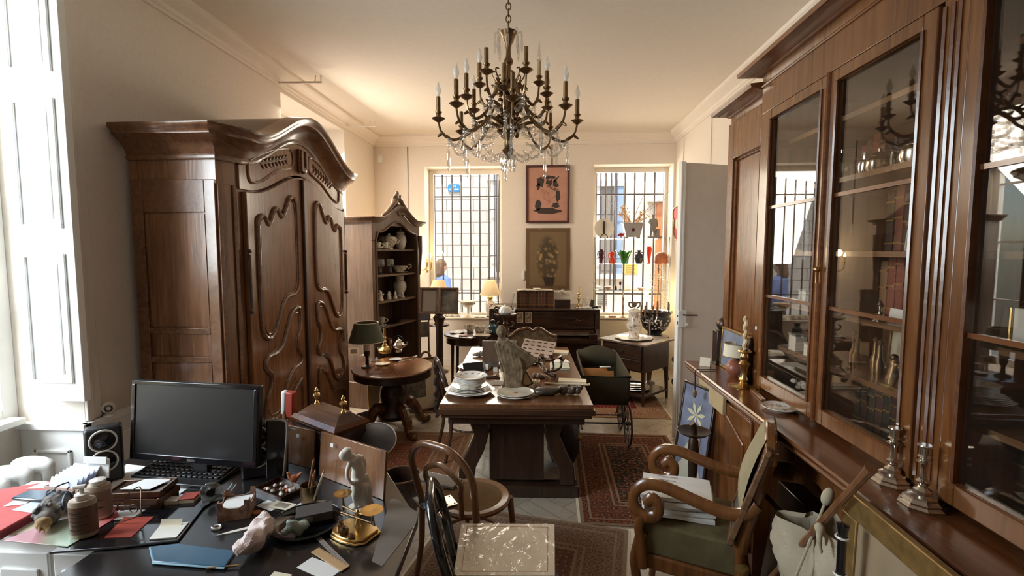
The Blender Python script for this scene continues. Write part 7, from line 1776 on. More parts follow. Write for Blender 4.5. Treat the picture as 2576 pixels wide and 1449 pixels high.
slamp(1233, 705, 742, 790, YB-.02+.12, zs1, 'lit table lamp with cream shade on the sill at right of left window')
# second lamp behind the picture stand stands on a small shelf-table
a = at(1103, 720, Y=6.95)
t = thing('plant_table', 'small dark pedestal carrying the lamp behind the picture stand', 'table', (a.x, 6.95, 0))
obj('top', M().lathe([(0, .70), (.15, .70), (.155, .715), (.15, .725), (0, .725)], 24), W['dark_h'], t); obj('post', M().lathe([(.14, 0), (.12, .02), (.03, .05), (.025, .70)], 16), W['dark'], t)
slamp(1103, 704, 742, 790, 6.95, .727, 'lit table lamp with cream shade partly behind the picture stand')
def S1(px, py=800, y=None): 
    v = at(px, py, Y=y or YB+.10); return Vector((v.x, y or YB+.10, zs1))
GS = 'china along the left window sill'
t = thing('footed_bowl', 'white pierced footed bowl on the left window sill', 'bowl', S1(1178), 0)
fz = at(1178, 757, Y=YB+.1).z-zs1
obj('foot', vase_m([(.075, 0), (.08, .01), (.05, .03), (.02, .05), (.02, fz*.55)]), W['porc'], t)
obj('bowl', vase_m([(.02, fz*.55), (.06, fz*.62), (.10, fz*.8), (.125, fz), (.115, fz), (.09, fz*.8), (0, fz*.62)], 28), W['porc'], t)
m = M()
for k in range(18): a_ = 2*pi*k/18; m.cb((.112*math.cos(a_), .112*math.sin(a_), fz*.86), (.006, .016, fz*.14), (0, 0, a_))
obj('pierced_band', m, W['greycard'], t)
for k, (px, lb) in enumerate(((1118, 'white cup, leftmost on the left window sill beside the post'), (1133, 'white cup, second along the left window sill'), (1150, 'white cup, third along the left window sill before the footed bowl'))):
    t = thing('cup', lb, 'cup', S1(px), .4*k, GS); obj('bowl', cup(.042, .055), W['porc2'], t); obj('saucer', plate_m(.065, .012), W['porc'], t); obj('handle', handle(.04, .015, .03, .005, .022), W['porc'], t)
for k, (px, lb) in enumerate(((1090, 'white book shaped box at the left end of the left sill'), )):
    t = thing('white_box', lb, 'box', S1(px-4), .2, GS); obj('box', M().box(-.03, .03, -.04, .04, 0, .09), W['porc'], t, bev=.003); obj('lid', M().box(-.032, .032, -.042, .042, .09, .10), W['cream'], t, bev=.002)
for px, lb in ((1200, 'small brown dish on the left sill right of the footed bowl'), (1214, 'low silver dish on the left sill before the lit lamp')):
    disc('dish', lb, 'dish', S1(px, y=YB+.04), [(0, .004), (.02, 0), (.045, .010), (.047, .013), (0, .007)], W['brassd'] if px < 1210 else W['silver'], group=GS, rim=(.046, .012, .002, W['porc']))
# round table
for px, py, lb, r, h, rz in ((1183, 835, 'tall flower painted mug at left on the round table', .05, .10, 2.6), (1207, 838, 'wide flower painted mug in the middle of the round table', .062, .095, 0)):
    t = thing('mug', lb, 'mug', RT(px, py), rz, 'mugs on the round table'); obj('body', vase_m([(r*.8, 0), (r*.82, .004), (r*.95, h*.4), (r*.9, h*.8), (r, h), (r*.92, h), (r*.85, h*.4), (0, .01)]), W['porc2'], t); obj('handle', handle(r*.92, h*.25, h*.5, .008, .035), W['porc'], t)
p = RT(1240, 838)
t = thing('blue_bottle', 'dark blue squat bottle with black stopper on the round table', 'bottle', p); obj('body', vase_m([(.045, 0), (.055, .01), (.055, .09), (.03, .11), (.025, .125)]), plain('blue_glaze', (.02,.10,.16), .15, coat=.4), t); obj('stopper', vase_m([(.025, .125), (.032, .13), (.032, .155), (.02, .17), (0, .17)]), W['black'], t)
disc('plate', 'white plate under the wide mug on the round table', 'plate', RT(1212, 845), [(0, .004), (.06, 0), (.11, .012), (.11, .015), (0, .007)], W['porc'], rim=(.109, .014, .002, W['terra']))
one('napkin', M().grid(lambda u, v: (-.09+.18*u, -.06+.12*v, .012+.006*math.sin(u*9)*math.cos(v*6)), 10, 8, .006), W['paper'], 'white napkin at the left of the round table', 'napkin', RT(1150, 838), .3)
one('red_cloth', M().grid(lambda u, v: (-.05+.1*u, -.03+.06*v, .010+.005*math.sin(u*9)), 8, 6, .006), W['velvet'], 'small red cloth among the napkins on the round table', 'cloth', RT(1165, 846), .2)
t = thing('ladle', 'silver ladle lying at front of the round table', 'ladle', RT(1172, 852), -.5); obj('handle', M().tube([(-.08, 0, .006), (.04, 0, .008)], .005, 6), W['silver'], t); obj('bowl', M().ball((.06, 0, .012), (.028, .022, .012), 10, 6), W['silver'], t)
t = thing('cup', 'small white cup at the right edge of the round table', 'cup', RC+Vector((.235, -.05, zr)), 0); obj('bowl', cup(.035, .055), W['porc'], t); obj('handle', handle(.032, .015, .03, .005, .02), W['porc'], t)

# ================================================================ right window: glass shelves and their pieces
ysh = YB+.10
zsh = [at(1590, py, Y=ysh).z for py in (600, 663, 729)]
t = thing('glass_shelves', 'three clear glass shelves on a thin rail across the right window', 'shelves', (1.375, YB+.10, 0))
for z in zsh:
    s = obj('shelf', M().box(-.56, .56, -.09, .09, z-.008, z), glass('shelf_glass', (.86,.92,.90), 0, 1.5, .06, (.7,.75,.72), 1.5) if z == zsh[0] else t.children[0].data.materials[0], t)
for s in (-1, 1):
    obj('upright', M().box(s*.562-.006, s*.562+.006, -.08, -.06, 0.80, zsh[0]+.02), W['chrome'], t)
    obj('foot', M().box(s*.562-.012, s*.562+.012, -.09, .09, .79, .80), W['chrome'], t)
def SH_(px, k, dy=0):
    v = at(px, 620, Y=ysh+dy); return Vector((v.x, ysh+dy, zsh[k]))
GT, GM, GB = ('pieces on the top glass shelf', 'small vases on the middle glass shelf', 'small glass pieces on the lower glass shelf')
t = thing('plate_on_stand', 'pale cut-edged plate on a dark wooden easel on the top glass shelf', 'plate', SH_(1519, 0), 0, GT)
m = M(); m.T = Matrix.Translation((0, .012, .155)) @ rotm((pi/2-.12, 0, 0)); obj('plate', m.lathe([(0, .004), (.07, .004), (.09, 0), (.15, .014), (.15, .018), (.08, .010), (0, .008)], 40), W['porc'], t)
obj('easel', M().prism([(-.016, .03), (.016, .03), (.012, .26), (-.012, .26)], -.01, .004, 'y').tube(spl([(0, -.005, .05), (-.04, -.01, .05), (-.055, -.02, .0)], 4), .009, 6).tube(spl([(0, -.005, .05), (.04, -.01, .05), (.055, -.02, .0)], 4), .009, 6).tube([(0, 0, .12), (0, .05, .004)], .008, 6), W['dark'], t)
t = thing('jardiniere', 'grey square planter holding dried flowers on the top glass shelf', 'planter', SH_(1590, 0), 0, GT)
obj('planter', M().add([(-.10, -.07, .02), (.10, -.07, .02), (.10, .07, .02), (-.10, .07, .02), (-.15, -.085, .23), (.15, -.085, .23), (.15, .085, .23), (-.15, .085, .23)], [(0,1,5,4), (1,2,6,5), (2,3,7,6), (3,0,4,7), (0,3,2,1), (4,5,6,7)]), plain('grey_glaze', (.33,.31,.31), .35), t, bev=.006)
obj('rim', M().box(-.165, .165, -.095, .095, .225, .24), plain('grey_glaze_rim', (.36,.34,.33), .35), t, bev=.006)
for s in (-1, 1): obj('foot', M().ball((s*.09, -.05, .015), (.02, .02, .018), 8, 6).ball((s*.09, .05, .015), (.02, .02, .018), 8, 6), W['greycard'], t)
obj('flower_motif', M().ball((0, -.078, .13), (.025, .006, .03), 10, 6), W['purple'], t)
dr = plain('dried_straw', (.62,.36,.14), .8); dr2 = plain('dried_pale', (.66,.52,.32), .8)
t = thing('dried_flowers', 'orange and straw dried flowers with long bare twigs in the grey planter', 'dried flowers', SH_(1590, 0)+Vector((0, 0, .235)), 0)
rr = random.Random(31); m1, m2 = M(), M()
for k in range(60):
    a = rr.random(); s = -1 if k % 2 else 1
    x0 = s*(.02+.08*rr.random()); x1 = x0+s*(.02+.13*rr.random()); y1 = (rr.random()-.5)*.08; z1 = .10+.17*rr.random()-(.05 if s > 0 else 0)
    m1.tube([(x0, 0, 0), ((x0+x1)/2, y1/2, z1*.6), (x1, y1, z1)], [.002, .0017, .0014], 4)
    (m2 if k % 3 else m1).ball((x1, y1, z1), (.010, .010, .012), 6, 5)
obj('stems', m1, dr, t); obj('heads', m2, dr2, t)
m = M()
for x1, z1 in ((-.50, .47), (.56, .50), (.52, .40), (.20, .55)): m.tube(spl([(0, 0, 0), (x1*.4, .01, z1*.42), (x1*.75, -.01, z1*.72), (x1, .0, z1)], 4), [.0035]*4+[.003]*4+[.002]*4+[.001], 5)
obj('bare_twigs', m, W['bent'], t)
v = SH_(1562, 0, -.05)
t = thing('red_bird', 'small red glass ornament beside the planter on the top glass shelf', 'ornament', v, 0, GT); obj('body', M().ball((0, 0, .055), (.04, .022, .028), 12, 8).tube([(.03, 0, .06), (.06, 0, .085)], [.014, .003], 6).tube([(-.03, 0, .06), (-.055, 0, .035)], [.014, .006], 6), W['velvet'], t, vox=.004); obj('foot', M().lathe([(.02, 0), (.006, .01), (.006, .04)], 12), W['velvet'], t)
v = SH_(1642, 0, .0)
t = thing('draped_statue', 'grey figure of a standing man beside a low pillar on the top glass shelf', 'statue', v, 0, GT)
hm = at(1642, 540, Y=ysh).z-zsh[0]; k_ = hm/.40
m = M().tube([(-.035, 0, .03*k_), (-.03, 0, .13*k_), (-.02, 0, .20*k_)], [.014, .02, .026], 8).tube([(.02, 0, .03*k_), (.018, 0, .13*k_), (.012, 0, .20*k_)], [.014, .02, .026], 8).tube([(0, 0, .12*k_), (0, 0, .2*k_), (0, 0, .27*k_), (0, 0, .325*k_), (0, 0, .345*k_)], [.048, .045, .042, .05, .02], 12, flat=.7).ball((0, -.005, .375*k_), (.024, .026, .032), 10, 8).tube([(-.045, 0, .32*k_), (-.07, -.02, .26*k_), (-.05, -.05, .25*k_)], .014, 8).tube([(.045, 0, .32*k_), (.065, 0, .25*k_), (.06, .0, .19*k_)], .014, 8).ball((0, 0, .40*k_), (.036, .036, .008), 10, 6)
obj('figure', m, plain('grey_spelter', (.25,.24,.22), .5), t, vox=.006); obj('pillar', M().lathe([(.05, 0), (.05, .02), (.035, .03), (.035, .15*k_), (.045, .16*k_), (0, .16*k_)], 12, (.07, .02, 0)), W['greycard'], t); obj('plinth', M().box(-.08, .13, -.05, .06, 0, .03), W['greycard'], t, bev=.003)
def svase(name, px, k, label, prof, mat, grp, sc_=1, hnd=0, cat='vase'):
    t = thing(name, label, cat, SH_(px, k), 0, grp)
    obj('body', vase_m([(r*sc_, z*sc_) for r, z in prof]), mat, t)
    top = max(z for r, z in prof)*sc_
    for s in ((-1, 1) if hnd else ()): obj('handle', M().tube(spl([(s*.022*sc_, 0, top*.85), (s*.055*sc_, 0, top*.8), (s*.055*sc_, 0, top*.55), (s*.035*sc_, 0, top*.4)], 5), .006*sc_, 8), mat, t)
    if not hnd: obj('foot_ring', M().lathe([(prof[0][0]*sc_, 0), (prof[0][0]*sc_*1.1, .002), (prof[0][0]*sc_, .006)], 18), mat, t)
    return t
svase('vase', 1513, 1, 'dark purple slender vase, leftmost on the middle glass shelf', [(.03,0),(.02,.02),(.035,.10),(.045,.16),(.025,.20),(.035,.215),(.025,.21),(0,.02)], W['purple'], GM, 1.0, 1)
svase('vase', 1540, 1, 'orange red two handled vase on the middle glass shelf', [(.045,0),(.05,.05),(.03,.09),(.028,.12),(.04,.15),(.035,.18),(.025,.19),(0,.02)], W['redglass'], GM, .95, 1)
t = thing('ruffled_vase', 'green ruffled glass vase on the middle glass shelf', 'vase', SH_(1572, 1), 0, GM)
m = M().lathe([(.05, 0), (.055, .02), (.065, .08), (.09, .13), (.115, .185), (.108, .183), (.08, .12), (.055, .06), (0, .02)], 48)
m.v = [(x*(1+(.22*math.sin(5*math.atan2(y, x)) if z > .1 else 0)*(z-.1)/.08), y*(1+(.22*math.sin(5*math.atan2(y, x)) if z > .1 else 0)*(z-.1)/.08), z+(.02*math.sin(5*math.atan2(y, x)) if z > .15 else 0)) for x, y, z in m.v]
obj('body', m, W['greenglass'], t); obj('foot_ring', M().lathe([(.05, 0), (.058, .004), (.05, .01)], 20), W['greenglass'], t)
svase('amphora', 1608, 1, 'black two handled amphora on the middle glass shelf', [(.04,0),(.045,.02),(.07,.08),(.055,.13),(.022,.155),(.02,.18),(.03,.195),(.02,.19),(0,.02)], plain('black_glaze', (.035,.035,.05), .3), GM, 1.05, 1)
svase('vase', 1633, 1, 'tall orange red tapering vase on the middle glass shelf', [(.03,0),(.02,.015),(.02,.05),(.045,.22),(.05,.26),(.035,.285),(.045,.295),(.03,.29),(0,.05)], W['redglass'], GM, .88)
t = thing('domed_box', 'orange brown domed wooden box at right end of the middle glass shelf', 'box', SH_(1664, 1), 0, GM)
db = plain('orange_wood', (.42,.13,.05), .4); obj('base', M().lathe([(0, 0), (.095, 0), (.10, .01), (.10, .085), (0, .085)], 24), db, t); obj('lid', M().lathe([(.103, .087), (.10, .115), (.07, .16), (.03, .175), (0, .178)], 24), db, t)
svase('cup', 1531, 2, 'amber cup and saucer on the lower glass shelf', [(.025,0),(.03,.008),(.06,.05),(.055,.05),(0,.01)], plain('amber_lustre', (.55,.33,.2), .25), GB, 1, 0, 'cup')
t = thing('clear_swan', 'clear glass swan dish at left of the lower glass shelf', 'dish', SH_(1503, 2), 0, GB); obj('body', M().ball((0, 0, .03), (.07, .04, .028), 12, 8), W['clear'], t); obj('neck', M().tube(spl([(-.05, 0, .04), (-.075, 0, .09), (-.05, 0, .13), (-.03, 0, .12)], 5), .008, 8), W['clear'], t)
svase('vial', 1551, 2, 'small black bottle on the lower glass shelf', [(.018,0),(.02,.01),(.02,.06),(.008,.07),(.010,.085),(0,.088)], W['blackg'], GB, .9, 0, 'bottle')
svase('scent_stopper', 1562, 2, 'dark slender bottle with round top on the lower glass shelf', [(.02,0),(.006,.01),(.006,.07),(.014,.085),(.022,.105),(.014,.13),(0,.135)], W['purple'], GB, .95, 0, 'bottle')
svase('scent_bottle', 1582, 2, 'square clear scent bottle on the lower glass shelf', [(.032,0),(.036,.005),(.036,.065),(.012,.075),(.012,.09),(.022,.095),(.02,.12),(0,.125)], W['clear'], GB, 1, 0, 'bottle')
svase('bowl', 1614, 2, 'shallow pink bowl on the lower glass shelf', [(.03,0),(.03,.006),(.06,.03),(.062,.034),(0,.012)], plain('pink_porcelain', (.62,.36,.30), .3), GB, 1, 0, 'bowl')
svase('glass_pot', 1645, 2, 'small clear pot on the lower glass shelf', [(.04,0),(.045,.01),(.05,.045),(.03,.055),(0,.055)], W['clear'], GB, 1, 0, 'pot')
svase('tulip_glass', 1681, 2, 'clear tulip shaped glass at right end of the lower glass shelf', [(.03,0),(.006,.01),(.006,.05),(.03,.08),(.038,.12),(.03,.16),(0,.09)], W['clear'], GB, .9, 0, 'glass')
zs2 = B2[2]+.025
def S2(px, y=None):
    v = at(px, 800, Y=y or YB+.02); return Vector((v.x, y or YB+.02, zs2))
candlestick('candlestick', 'copper candlestick standing on the right window sill', S2(1567), .31, plain('copper_brass', (.55,.30,.18), .28, .9), .10, .04)
for px, lb, mt in ((1540, 'flat brown book lying on the right window sill', 'terra'), (1512, 'white saucer stack at left end of the right window sill', 'porc'), (1590, 'flat pale book right of the copper candlestick on sill', 'cream')):
    t = thing('sill_piece', lb, 'book' if mt != 'porc' else 'saucer', S2(px, YB+.03), .1, 'pieces on the right window sill'); obj('body', M().box(-.05, .05, -.035, .035, 0, .022), W[mt], t, bev=.003); obj('top', M().box(-.047, .047, -.033, .033, .022, .026), W['paper'], t)
# girandole, flowers, big urn, candelabrum near the right window
JX, JY = 1.60, 6.72
t = thing('iron_plant_stand', 'dark round stand carrying the big black urn by the right window', 'stand', (JX, JY, 0))
obj('top', M().lathe([(0, .60), (.19, .60), (.195, .615), (.19, .625), (0, .625)], 28), W['dark'], t)
for k in range(3): a = 2*pi*k/3; obj('leg', M().tube(spl([(.14*math.cos(a), .14*math.sin(a), .60), (.10*math.cos(a), .10*math.sin(a), .3), (.2*math.cos(a), .2*math.sin(a), 0)], 5), .018, 8), W['dark'], t)
t = thing('black_urn', 'large black urn with painted blossoms before the right window', 'urn', (JX, JY, .626))
obj('body', vase_m([(.10,0),(.11,.02),(.09,.04),(.17,.12),(.215,.22),(.21,.27),(.20,.29),(.23,.33),(.235,.345),(.2,.335),(.18,.27),(0,.1)], 36), plain('black_lacquer', (.02,.018,.02), .15, coat=.5), t)
m = M(); rr = random.Random(17)
for k in range(44):
    a = -pi/2-.9+1.9*rr.random(); z = .09+.15*rr.random(); r = .135+.075*min(1, (z-.06)/.14)
    m.ball((r*math.cos(a), r*math.sin(a), z), (.014, .014, .012), 6, 5)
obj('painted_blossoms', m, W['porc2'], t)
t = thing('girandole', 'crystal hung girandole with candle arms rising from the black urn', 'candelabrum', (JX+.03, JY, .86))
zt3 = at(1668, 665, Y=JY).z-.86
obj('stem', M().tube([(0, 0, .0), (.004, 0, zt3*.5), (0, 0, zt3)], [.012, .008, .006], 8), W['brassd'], t)
m = M(); rr = random.Random(41)
for k in range(90):
    a = rr.random()*2*pi; f = rr.random(); r = (.03+.09*(abs(math.sin(f*7)))) if f > .25 else .16*(1-f); m.ball((r*math.cos(a), r*math.sin(a)*.7, zt3*(.22+.78*f)), (.009, .009, .014), 6, 4)
obj('crystals', m, W['crystal'], t)['kind'] = 'stuff'
for k in range(6):
    a = 2*pi*k/6+.3; c, s = math.cos(a), math.sin(a)
    b_ = obj('branch', M().tube(spl([(0, 0, .06), (.08*c, .08*s, .02), (.16*c, .16*s, .06), (.17*c, .17*s, .11)], 5), .006, 6), W['brassd'], t)
    obj('candle', M().lathe([(0, .11), (.02, .115), (.012, .125), (.011, .23), (0, .235)], 10, (.17*c, .17*s, 0)), W['carved'], b_)
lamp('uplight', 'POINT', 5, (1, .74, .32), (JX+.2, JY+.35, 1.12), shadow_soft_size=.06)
t = thing('candelabrum', 'slender silver candelabrum with dark candles left of the black urn', 'candelabrum', (at(1634, 790, Y=6.5).x, 6.5, 0))
obj('tall_stand', M().lathe([(.09, 0), (.09, .02), (.02, .05), (.016, .55), (.07, .57), (.07, .585), (0, .585)], 16), W['dark'], t)
obj('stem', M().lathe([(.06, .585), (.055, .60), (.015, .63), (.02, .72), (.012, .80), (.02, .88)], 14), W['silver'], t)
for k in range(4):
    a = pi*k/3; x_ = .10*math.cos(a); b_ = obj('branch', M().tube(spl([(0, 0, .84), (x_*.7, .02*k, .84), (x_, .02*k, .92)], 5), .006, 6), W['silver'], t)
    obj('candle', M().lathe([(0, .92), (.022, .925), (.012, .94), (.011, 1.06), (0, 1.07)], 10, (x_, .02*k, 0)), W['oak'], b_)
# vase and plate on the work table
p = ST(1602, 838); p = Vector((SX-.03, SY-.02, zt2))
t = thing('serving_platter', 'white scalloped platter under the patterned vase on the work table', 'platter', p, 0); obj('dish', plate_m(.225, .016, 48, .03), W['porc'], t); obj('rim', M().tube([(x_*(1+.03*math.cos(8*math.atan2(y_, x_))), y_*(1+.03*math.cos(8*math.atan2(y_, x_))), .018) for x_, y_, _ in cir(.224, 64)], .003, 6, True), W['porc2'], t)
t = thing('lidded_vase', 'tall white patterned vase with a sculpted lid on the work table', 'vase', p+Vector((0, 0, .010)))
vh = at(1602, 758, Y=SY).z-zt2-.01; q = vh/.42
obj('body', vase_m([(r*q, z*q) for r, z in [(.06,0),(.065,.01),(.055,.04),(.085,.12),(.09,.16),(.06,.24),(.058,.29),(.065,.30),(.05,.30),(0,.03)]], 28), W['porc2'], t); obj('lid', vase_m([(r*q, z*q) for r, z in [(.068,.30),(.066,.315),(.045,.335),(.015,.345),(0,.345)]], 24), W['porc2'], t)
obj('finial', M().ball((0, 0, .385*q), (.028*q, .022*q, .035*q), 10, 8).tube(spl([(.02*q, 0, .40*q), (.06*q, 0, .41*q), (.06*q, 0, .37*q), (.03*q, 0, .345*q)], 5), .009*q, 8).tube(spl([(-.02*q, 0, .40*q), (-.06*q, 0, .41*q), (-.06*q, 0, .37*q), (-.03*q, 0, .345*q)], 5), .009*q, 8), W['vit'], t, vox=.005)
t = thing('dark_tray', 'dark lacquer trays stacked on the low shelf of the work table', 'tray', (SX-.02, SY-.05, .131), .4)
for k in range(3): obj('tray', M().lathe([(0, .016*k), (.16-.02*k, .016*k), (.19-.02*k, .016*k+.02), (.185-.02*k, .016*k+.022), (.15-.02*k, .016*k+.006), (0, .016*k+.006)], 28), W['blackg'], t)
# round basket stand half hidden by the white door
t = thing('tiered_stand', 'dark two tiered round stand with a yellow cushion half behind the door', 'stand', (1.68, 5.45, 0))
for z in (.30, .56): obj('tier', M().lathe([(0, z-.02), (.17, z-.02), (.18, z), (.175, z+.025), (.165, z), (0, z-.005)], 28), W['dark'], t)
for k in range(3): a = 2*pi*k/3; obj('leg', M().tube([(.165*math.cos(a), .165*math.sin(a), 0), (.165*math.cos(a), .165*math.sin(a), .58)], .012, 8), W['dark'], t)
obj('cushion', M().ball((0, 0, .575), (.16, .16, .025), 20, 8), plain('ochre_cloth', (.42,.24,.08), .9), t)
# red gilt plaque on the right wall near the window
p = at(1706, 560, X=XR-.01)
t = thing('wall_plaque', 'red shaped plaque with gilt border on the right wall behind the door', 'plaque', (XR-.008, p.y, p.z), 0)
pl = [(0, .24), (.07, .20), (.075, .10), (.045, .0), (.06, -.12), (.03, -.22), (0, -.25), (-.03, -.22), (-.06, -.12), (-.045, 0), (-.075, .10), (-.07, .20)]
sm = [(v_.y, v_.z) for v_ in spl([(0, a*2.6, b) for a, b in pl], 4, True)]
obj('plaque', M().prism(sm, -.02, .0, 'x'), W['velvet'], t); obj('border', M().tube([(-.022, a, b) for a, b in sm], .012, 8, True), W['gold'], t); obj('relief', M().ball((-.02, 0, -.02), (.012, .05, .08), 10, 8), W['gold'], t)
# ================================================================ counter pieces
def CP(px, py): return at(px, py, Z=1.0)
p = CP(1866, 972)
t = candlestick('candlestick', 'tall brass candlestick with a twisted candle on the bookcase counter', Vector((p.x+.01, p.y, 1.0)), .22, W['brass'], None, .08)
obj('candle', M().tube([(.004*math.cos(k*.9), .004*math.sin(k*.9), .22+.0078*k) for k in range(27)], [.013]*24+[.011, .009, .004], 8), W['candle'], t)
p = CP(1848, 940)
t = thing('table_lamp', 'small unlit lamp with cream drum shade and red vase body on the counter', 'lamp', (1.25, 3.10, 1.0)); t.scale = (.9, .9, .78)
obj('body', M().lathe([(.03, 0), (.06, .04), (.065, .07), (.05, .11), (.02, .14), (.018, .17)], 20), plain('red_brown_glaze', (.30,.10,.06), .35), t); obj('lamp_shade', M().lathe([(.075, .275), (.082, .165), (.080, .165), (.073, .275)], 28), W['cream'], t); obj('socket', M().lathe([(.018, .17), (.012, .18), (.012, .22)], 12), W['brassd'], t)
obj('shade_trim', M().tube(cir(.0755, 28, .272), .003, 6, True).tube(cir(.0815, 28, .168), .003, 6, True), W['gold'], t)
t = thing('ornate_frame', 'carved leafy brown frame around a pale oval plaque on the counter', 'frame holder', (1.235, 2.93, 1.0), 1.2)
m = M(); rr = random.Random(14)
for k in range(34):
    a = 2*pi*k/34; m.ball((.062*math.cos(a)+.02*(rr.random()-.5), .01*(rr.random()-.5), .15+.11*math.sin(a)+.02*(rr.random()-.5)), (.020, .012, .026), 7, 5, (0, rr.random()*3, 0))
for k in range(8): m.ball((-.05+.014*k, 0, .02+.01*(k % 2)), (.02, .016, .022), 7, 5)
for k in range(5): m.ball((-.02+.012*k, 0, .27+.012*(k % 3)), (.012, .008, .03), 7, 5, (0, .5*(k-2), 0))
obj('foliage', m, W['carved'], t, vox=.006); obj('plaque', M().lathe([(0, -.006), (.038, -.006), (.04, 0), (0, .006)], 24, (0, -.005, .15), sy=2, rot=(pi/2, 0, 0)), plain('ivory_plaque', (.62,.52,.36), .5), t)
leaning('landscape_picture', 'framed grey landscape leaning against the closed bookcase panel', 1.268, 3.17, .46, .28, -pi/2, .06, W['gold'], W['bluepic'], None, 1.0, fw=.018)
t = thing('dark_bottle_box', 'dark upright box at the far end of the counter beside the door', 'box', (1.30, 3.44, 1.0)); obj('box', M().box(-.06, .06, -.045, .045, 0, .24), W['dark'], t, bev=.004); obj('knob', M().ball((0, 0, .285), .05, 12, 8), W['bronze'], t)
t = thing('cord_switch', 'cream cable with dark inline switch hanging over the counter edge', 'cable', (1.045, 3.24, 1.0)); obj('cable', M().tube(spl([(.14, .0, .006), (.04, -.01, .006), (-.0, -.01, .0), (-.004, -.02, -.06), (-.004, -.02, -.13)], 6), .004, 6), W['black'], t); obj('switch', M().ball((-.004, -.02, -.155), (.014, .014, .03), 10, 8), W['oak'], t)
t = thing('small_card', 'small cream card standing near the far end of the counter', 'card', (1.15, 3.36, 1.0), -.6); obj('card', M().cb((0, 0, .03), (.07, .002, .06), (-.2, 0, 0)), W['cream'], t); obj('back_fold', M().cb((0, .02, .03), (.07, .002, .06), (.3, 0, 0)), W['cream'], t)
t = plate_thing(.085, 0, 'small white plate with brown flowers on the counter behind the armchair', W['porc2'], q=Vector((1.215, 2.44, 1.0)), grp=None)
t = thing('wooden_stick', 'flat wooden stick lying on the counter against the glazed door', 'stick', (1.205, 2.66, 1.0), 1.45); obj('stick', M().box(-.09, .09, -.012, .012, 0, .014), W['bent'], t, bev=.003); obj('end', M().box(.09, .10, -.013, .013, 0, .015), W['oak'], t)
def scand(px, py, label):
    p = CP(px, py); t = thing('silver_candlestick', label, 'candlestick', Vector((p.x, p.y, 1.0)), .4, 'pair of silver candlesticks on the counter'); s = W['silver']; q = .83
    def l(pr, n=8): return M().lathe([(r*q, z*q) for r, z in pr], n)
    obj('base', l([(0, 0), (.074, 0), (.076, .008), (.064, .016), (.066, .024), (.052, .034), (.05, .042), (.032, .05), (.030, .064), (.018, .072), (.014, .078)]), s, t, ang=25)
    obj('stem', l([(.014, .078), (.022, .09), (.024, .098), (.012, .106), (.010, .15), (.014, .165), (.026, .172), (.012, .18), (.014, .186)], 12), s, t)
    obj('socket', l([(.014, .186), (.024, .194), (.016, .20), (.017, .228), (.025, .234), (.024, .238), (0, .238)], 12), s, t)
scand(2243, 1215, 'silver candlestick on the counter, nearer the bookcase doors'); scand(2318, 1272, 'silver candlestick on the counter, nearer the camera')
# ================================================================ inside the bookcase
def shelf_z(k): return (1.0, 1.27, 1.52, 1.80, 2.13, 2.40)[k]
GK = 'books inside the glazed bookcase'
def bk_row(y0, n, k, xf, hs, mats, ds, wd=.045, tag_=''):
    for i in range(n):
        h = hs+.02*((i*5) % 3); t = thing('book', '%s, %s from the near end' % (ds, words[i]), 'book', (xf+.06, y0+i*(wd+.002), shelf_z(k)), 0, GK)
        obj('cover', M().box(-.06, .09, -wd/2, wd/2, 0, h), mats[i % len(mats)], t, bev=.004); m = M()
        for z in (.12, .5, .8): m.box(-.0625, -.058, -wd/2-.0006, wd/2+.0006, h*z, h*z+.006)
        obj('spine_bands', m, W['gold'], t)
rb_ = plain('red_leather', (.22,.05,.03), .5, var=.2); gb = plain('tan_leather', (.26,.14,.06), .5, var=.2); vb = plain('green_black_leather', (.03,.035,.025), .5, var=.2)
bk_row(1.90, 7, 2, 1.50, .24, (gb, rb_, rb_), 'red leather book on third shelf behind right glazed door')
bk_row(1.99, 6, 3, 1.56, .25, (rb_, bk2), 'tall dark red book, fourth shelf behind right glazed door', .05)
bk_row(1.90, 9, 0, 1.48, .19, (vb, bk2), 'dark green book, lowest shelf behind right glazed door', .045)
bk_row(2.42, 4, 4, 1.62, .20, (bk, rb_), 'brown book, upper shelf behind left glazed door', .04)
GI = 'ornaments inside the glazed bookcase'
for y, lb, r in ((2.12, 'silver teapot with spout on the upper shelf behind right glazed door', .065), (2.34, 'second silver teapot beside the first behind right glazed door', .062), (2.62, 'large silver bowl pot on the upper shelf behind left glazed door', .085)):
    t = thing('teapot', lb, 'teapot', (1.56, y, shelf_z(4)), pi/2+.3, 'silver pots in the bookcase')
    obj('body', vase_m([(r*.6, 0), (r*.7, .01), (r, r*.9), (r*.95, r*1.4), (r*.6, r*1.75)]), W['silver'], t); obj('lid', vase_m([(r*.62, r*1.75), (r*.4, r*2.0), (r*.12, r*2.1), (r*.15, r*2.3), (0, r*2.35)]), W['silver'], t)
    obj('spout', M().tube(spl([(-r*.9, 0, r*.5), (-r*1.35, 0, r*.9), (-r*1.5, 0, r*1.9)], 4), [.013]*4+[.010]*4+[.007], 8), W['silver'], t); obj('handle', M().tube(spl([(r*.8, 0, r*1.5), (r*1.5, 0, r*1.6), (r*1.5, 0, r*.7), (r*.9, 0, r*.4)], 5), .007, 8), W['silver'], t)
leaning('picture_card', 'pale mounted picture of a reddish bird on fourth shelf in the bookcase', 1.46, 1.92, .17, .19, -pi/2, .1, W['porc'], W['photo'], W['paper'], 1.80, fw=.006)
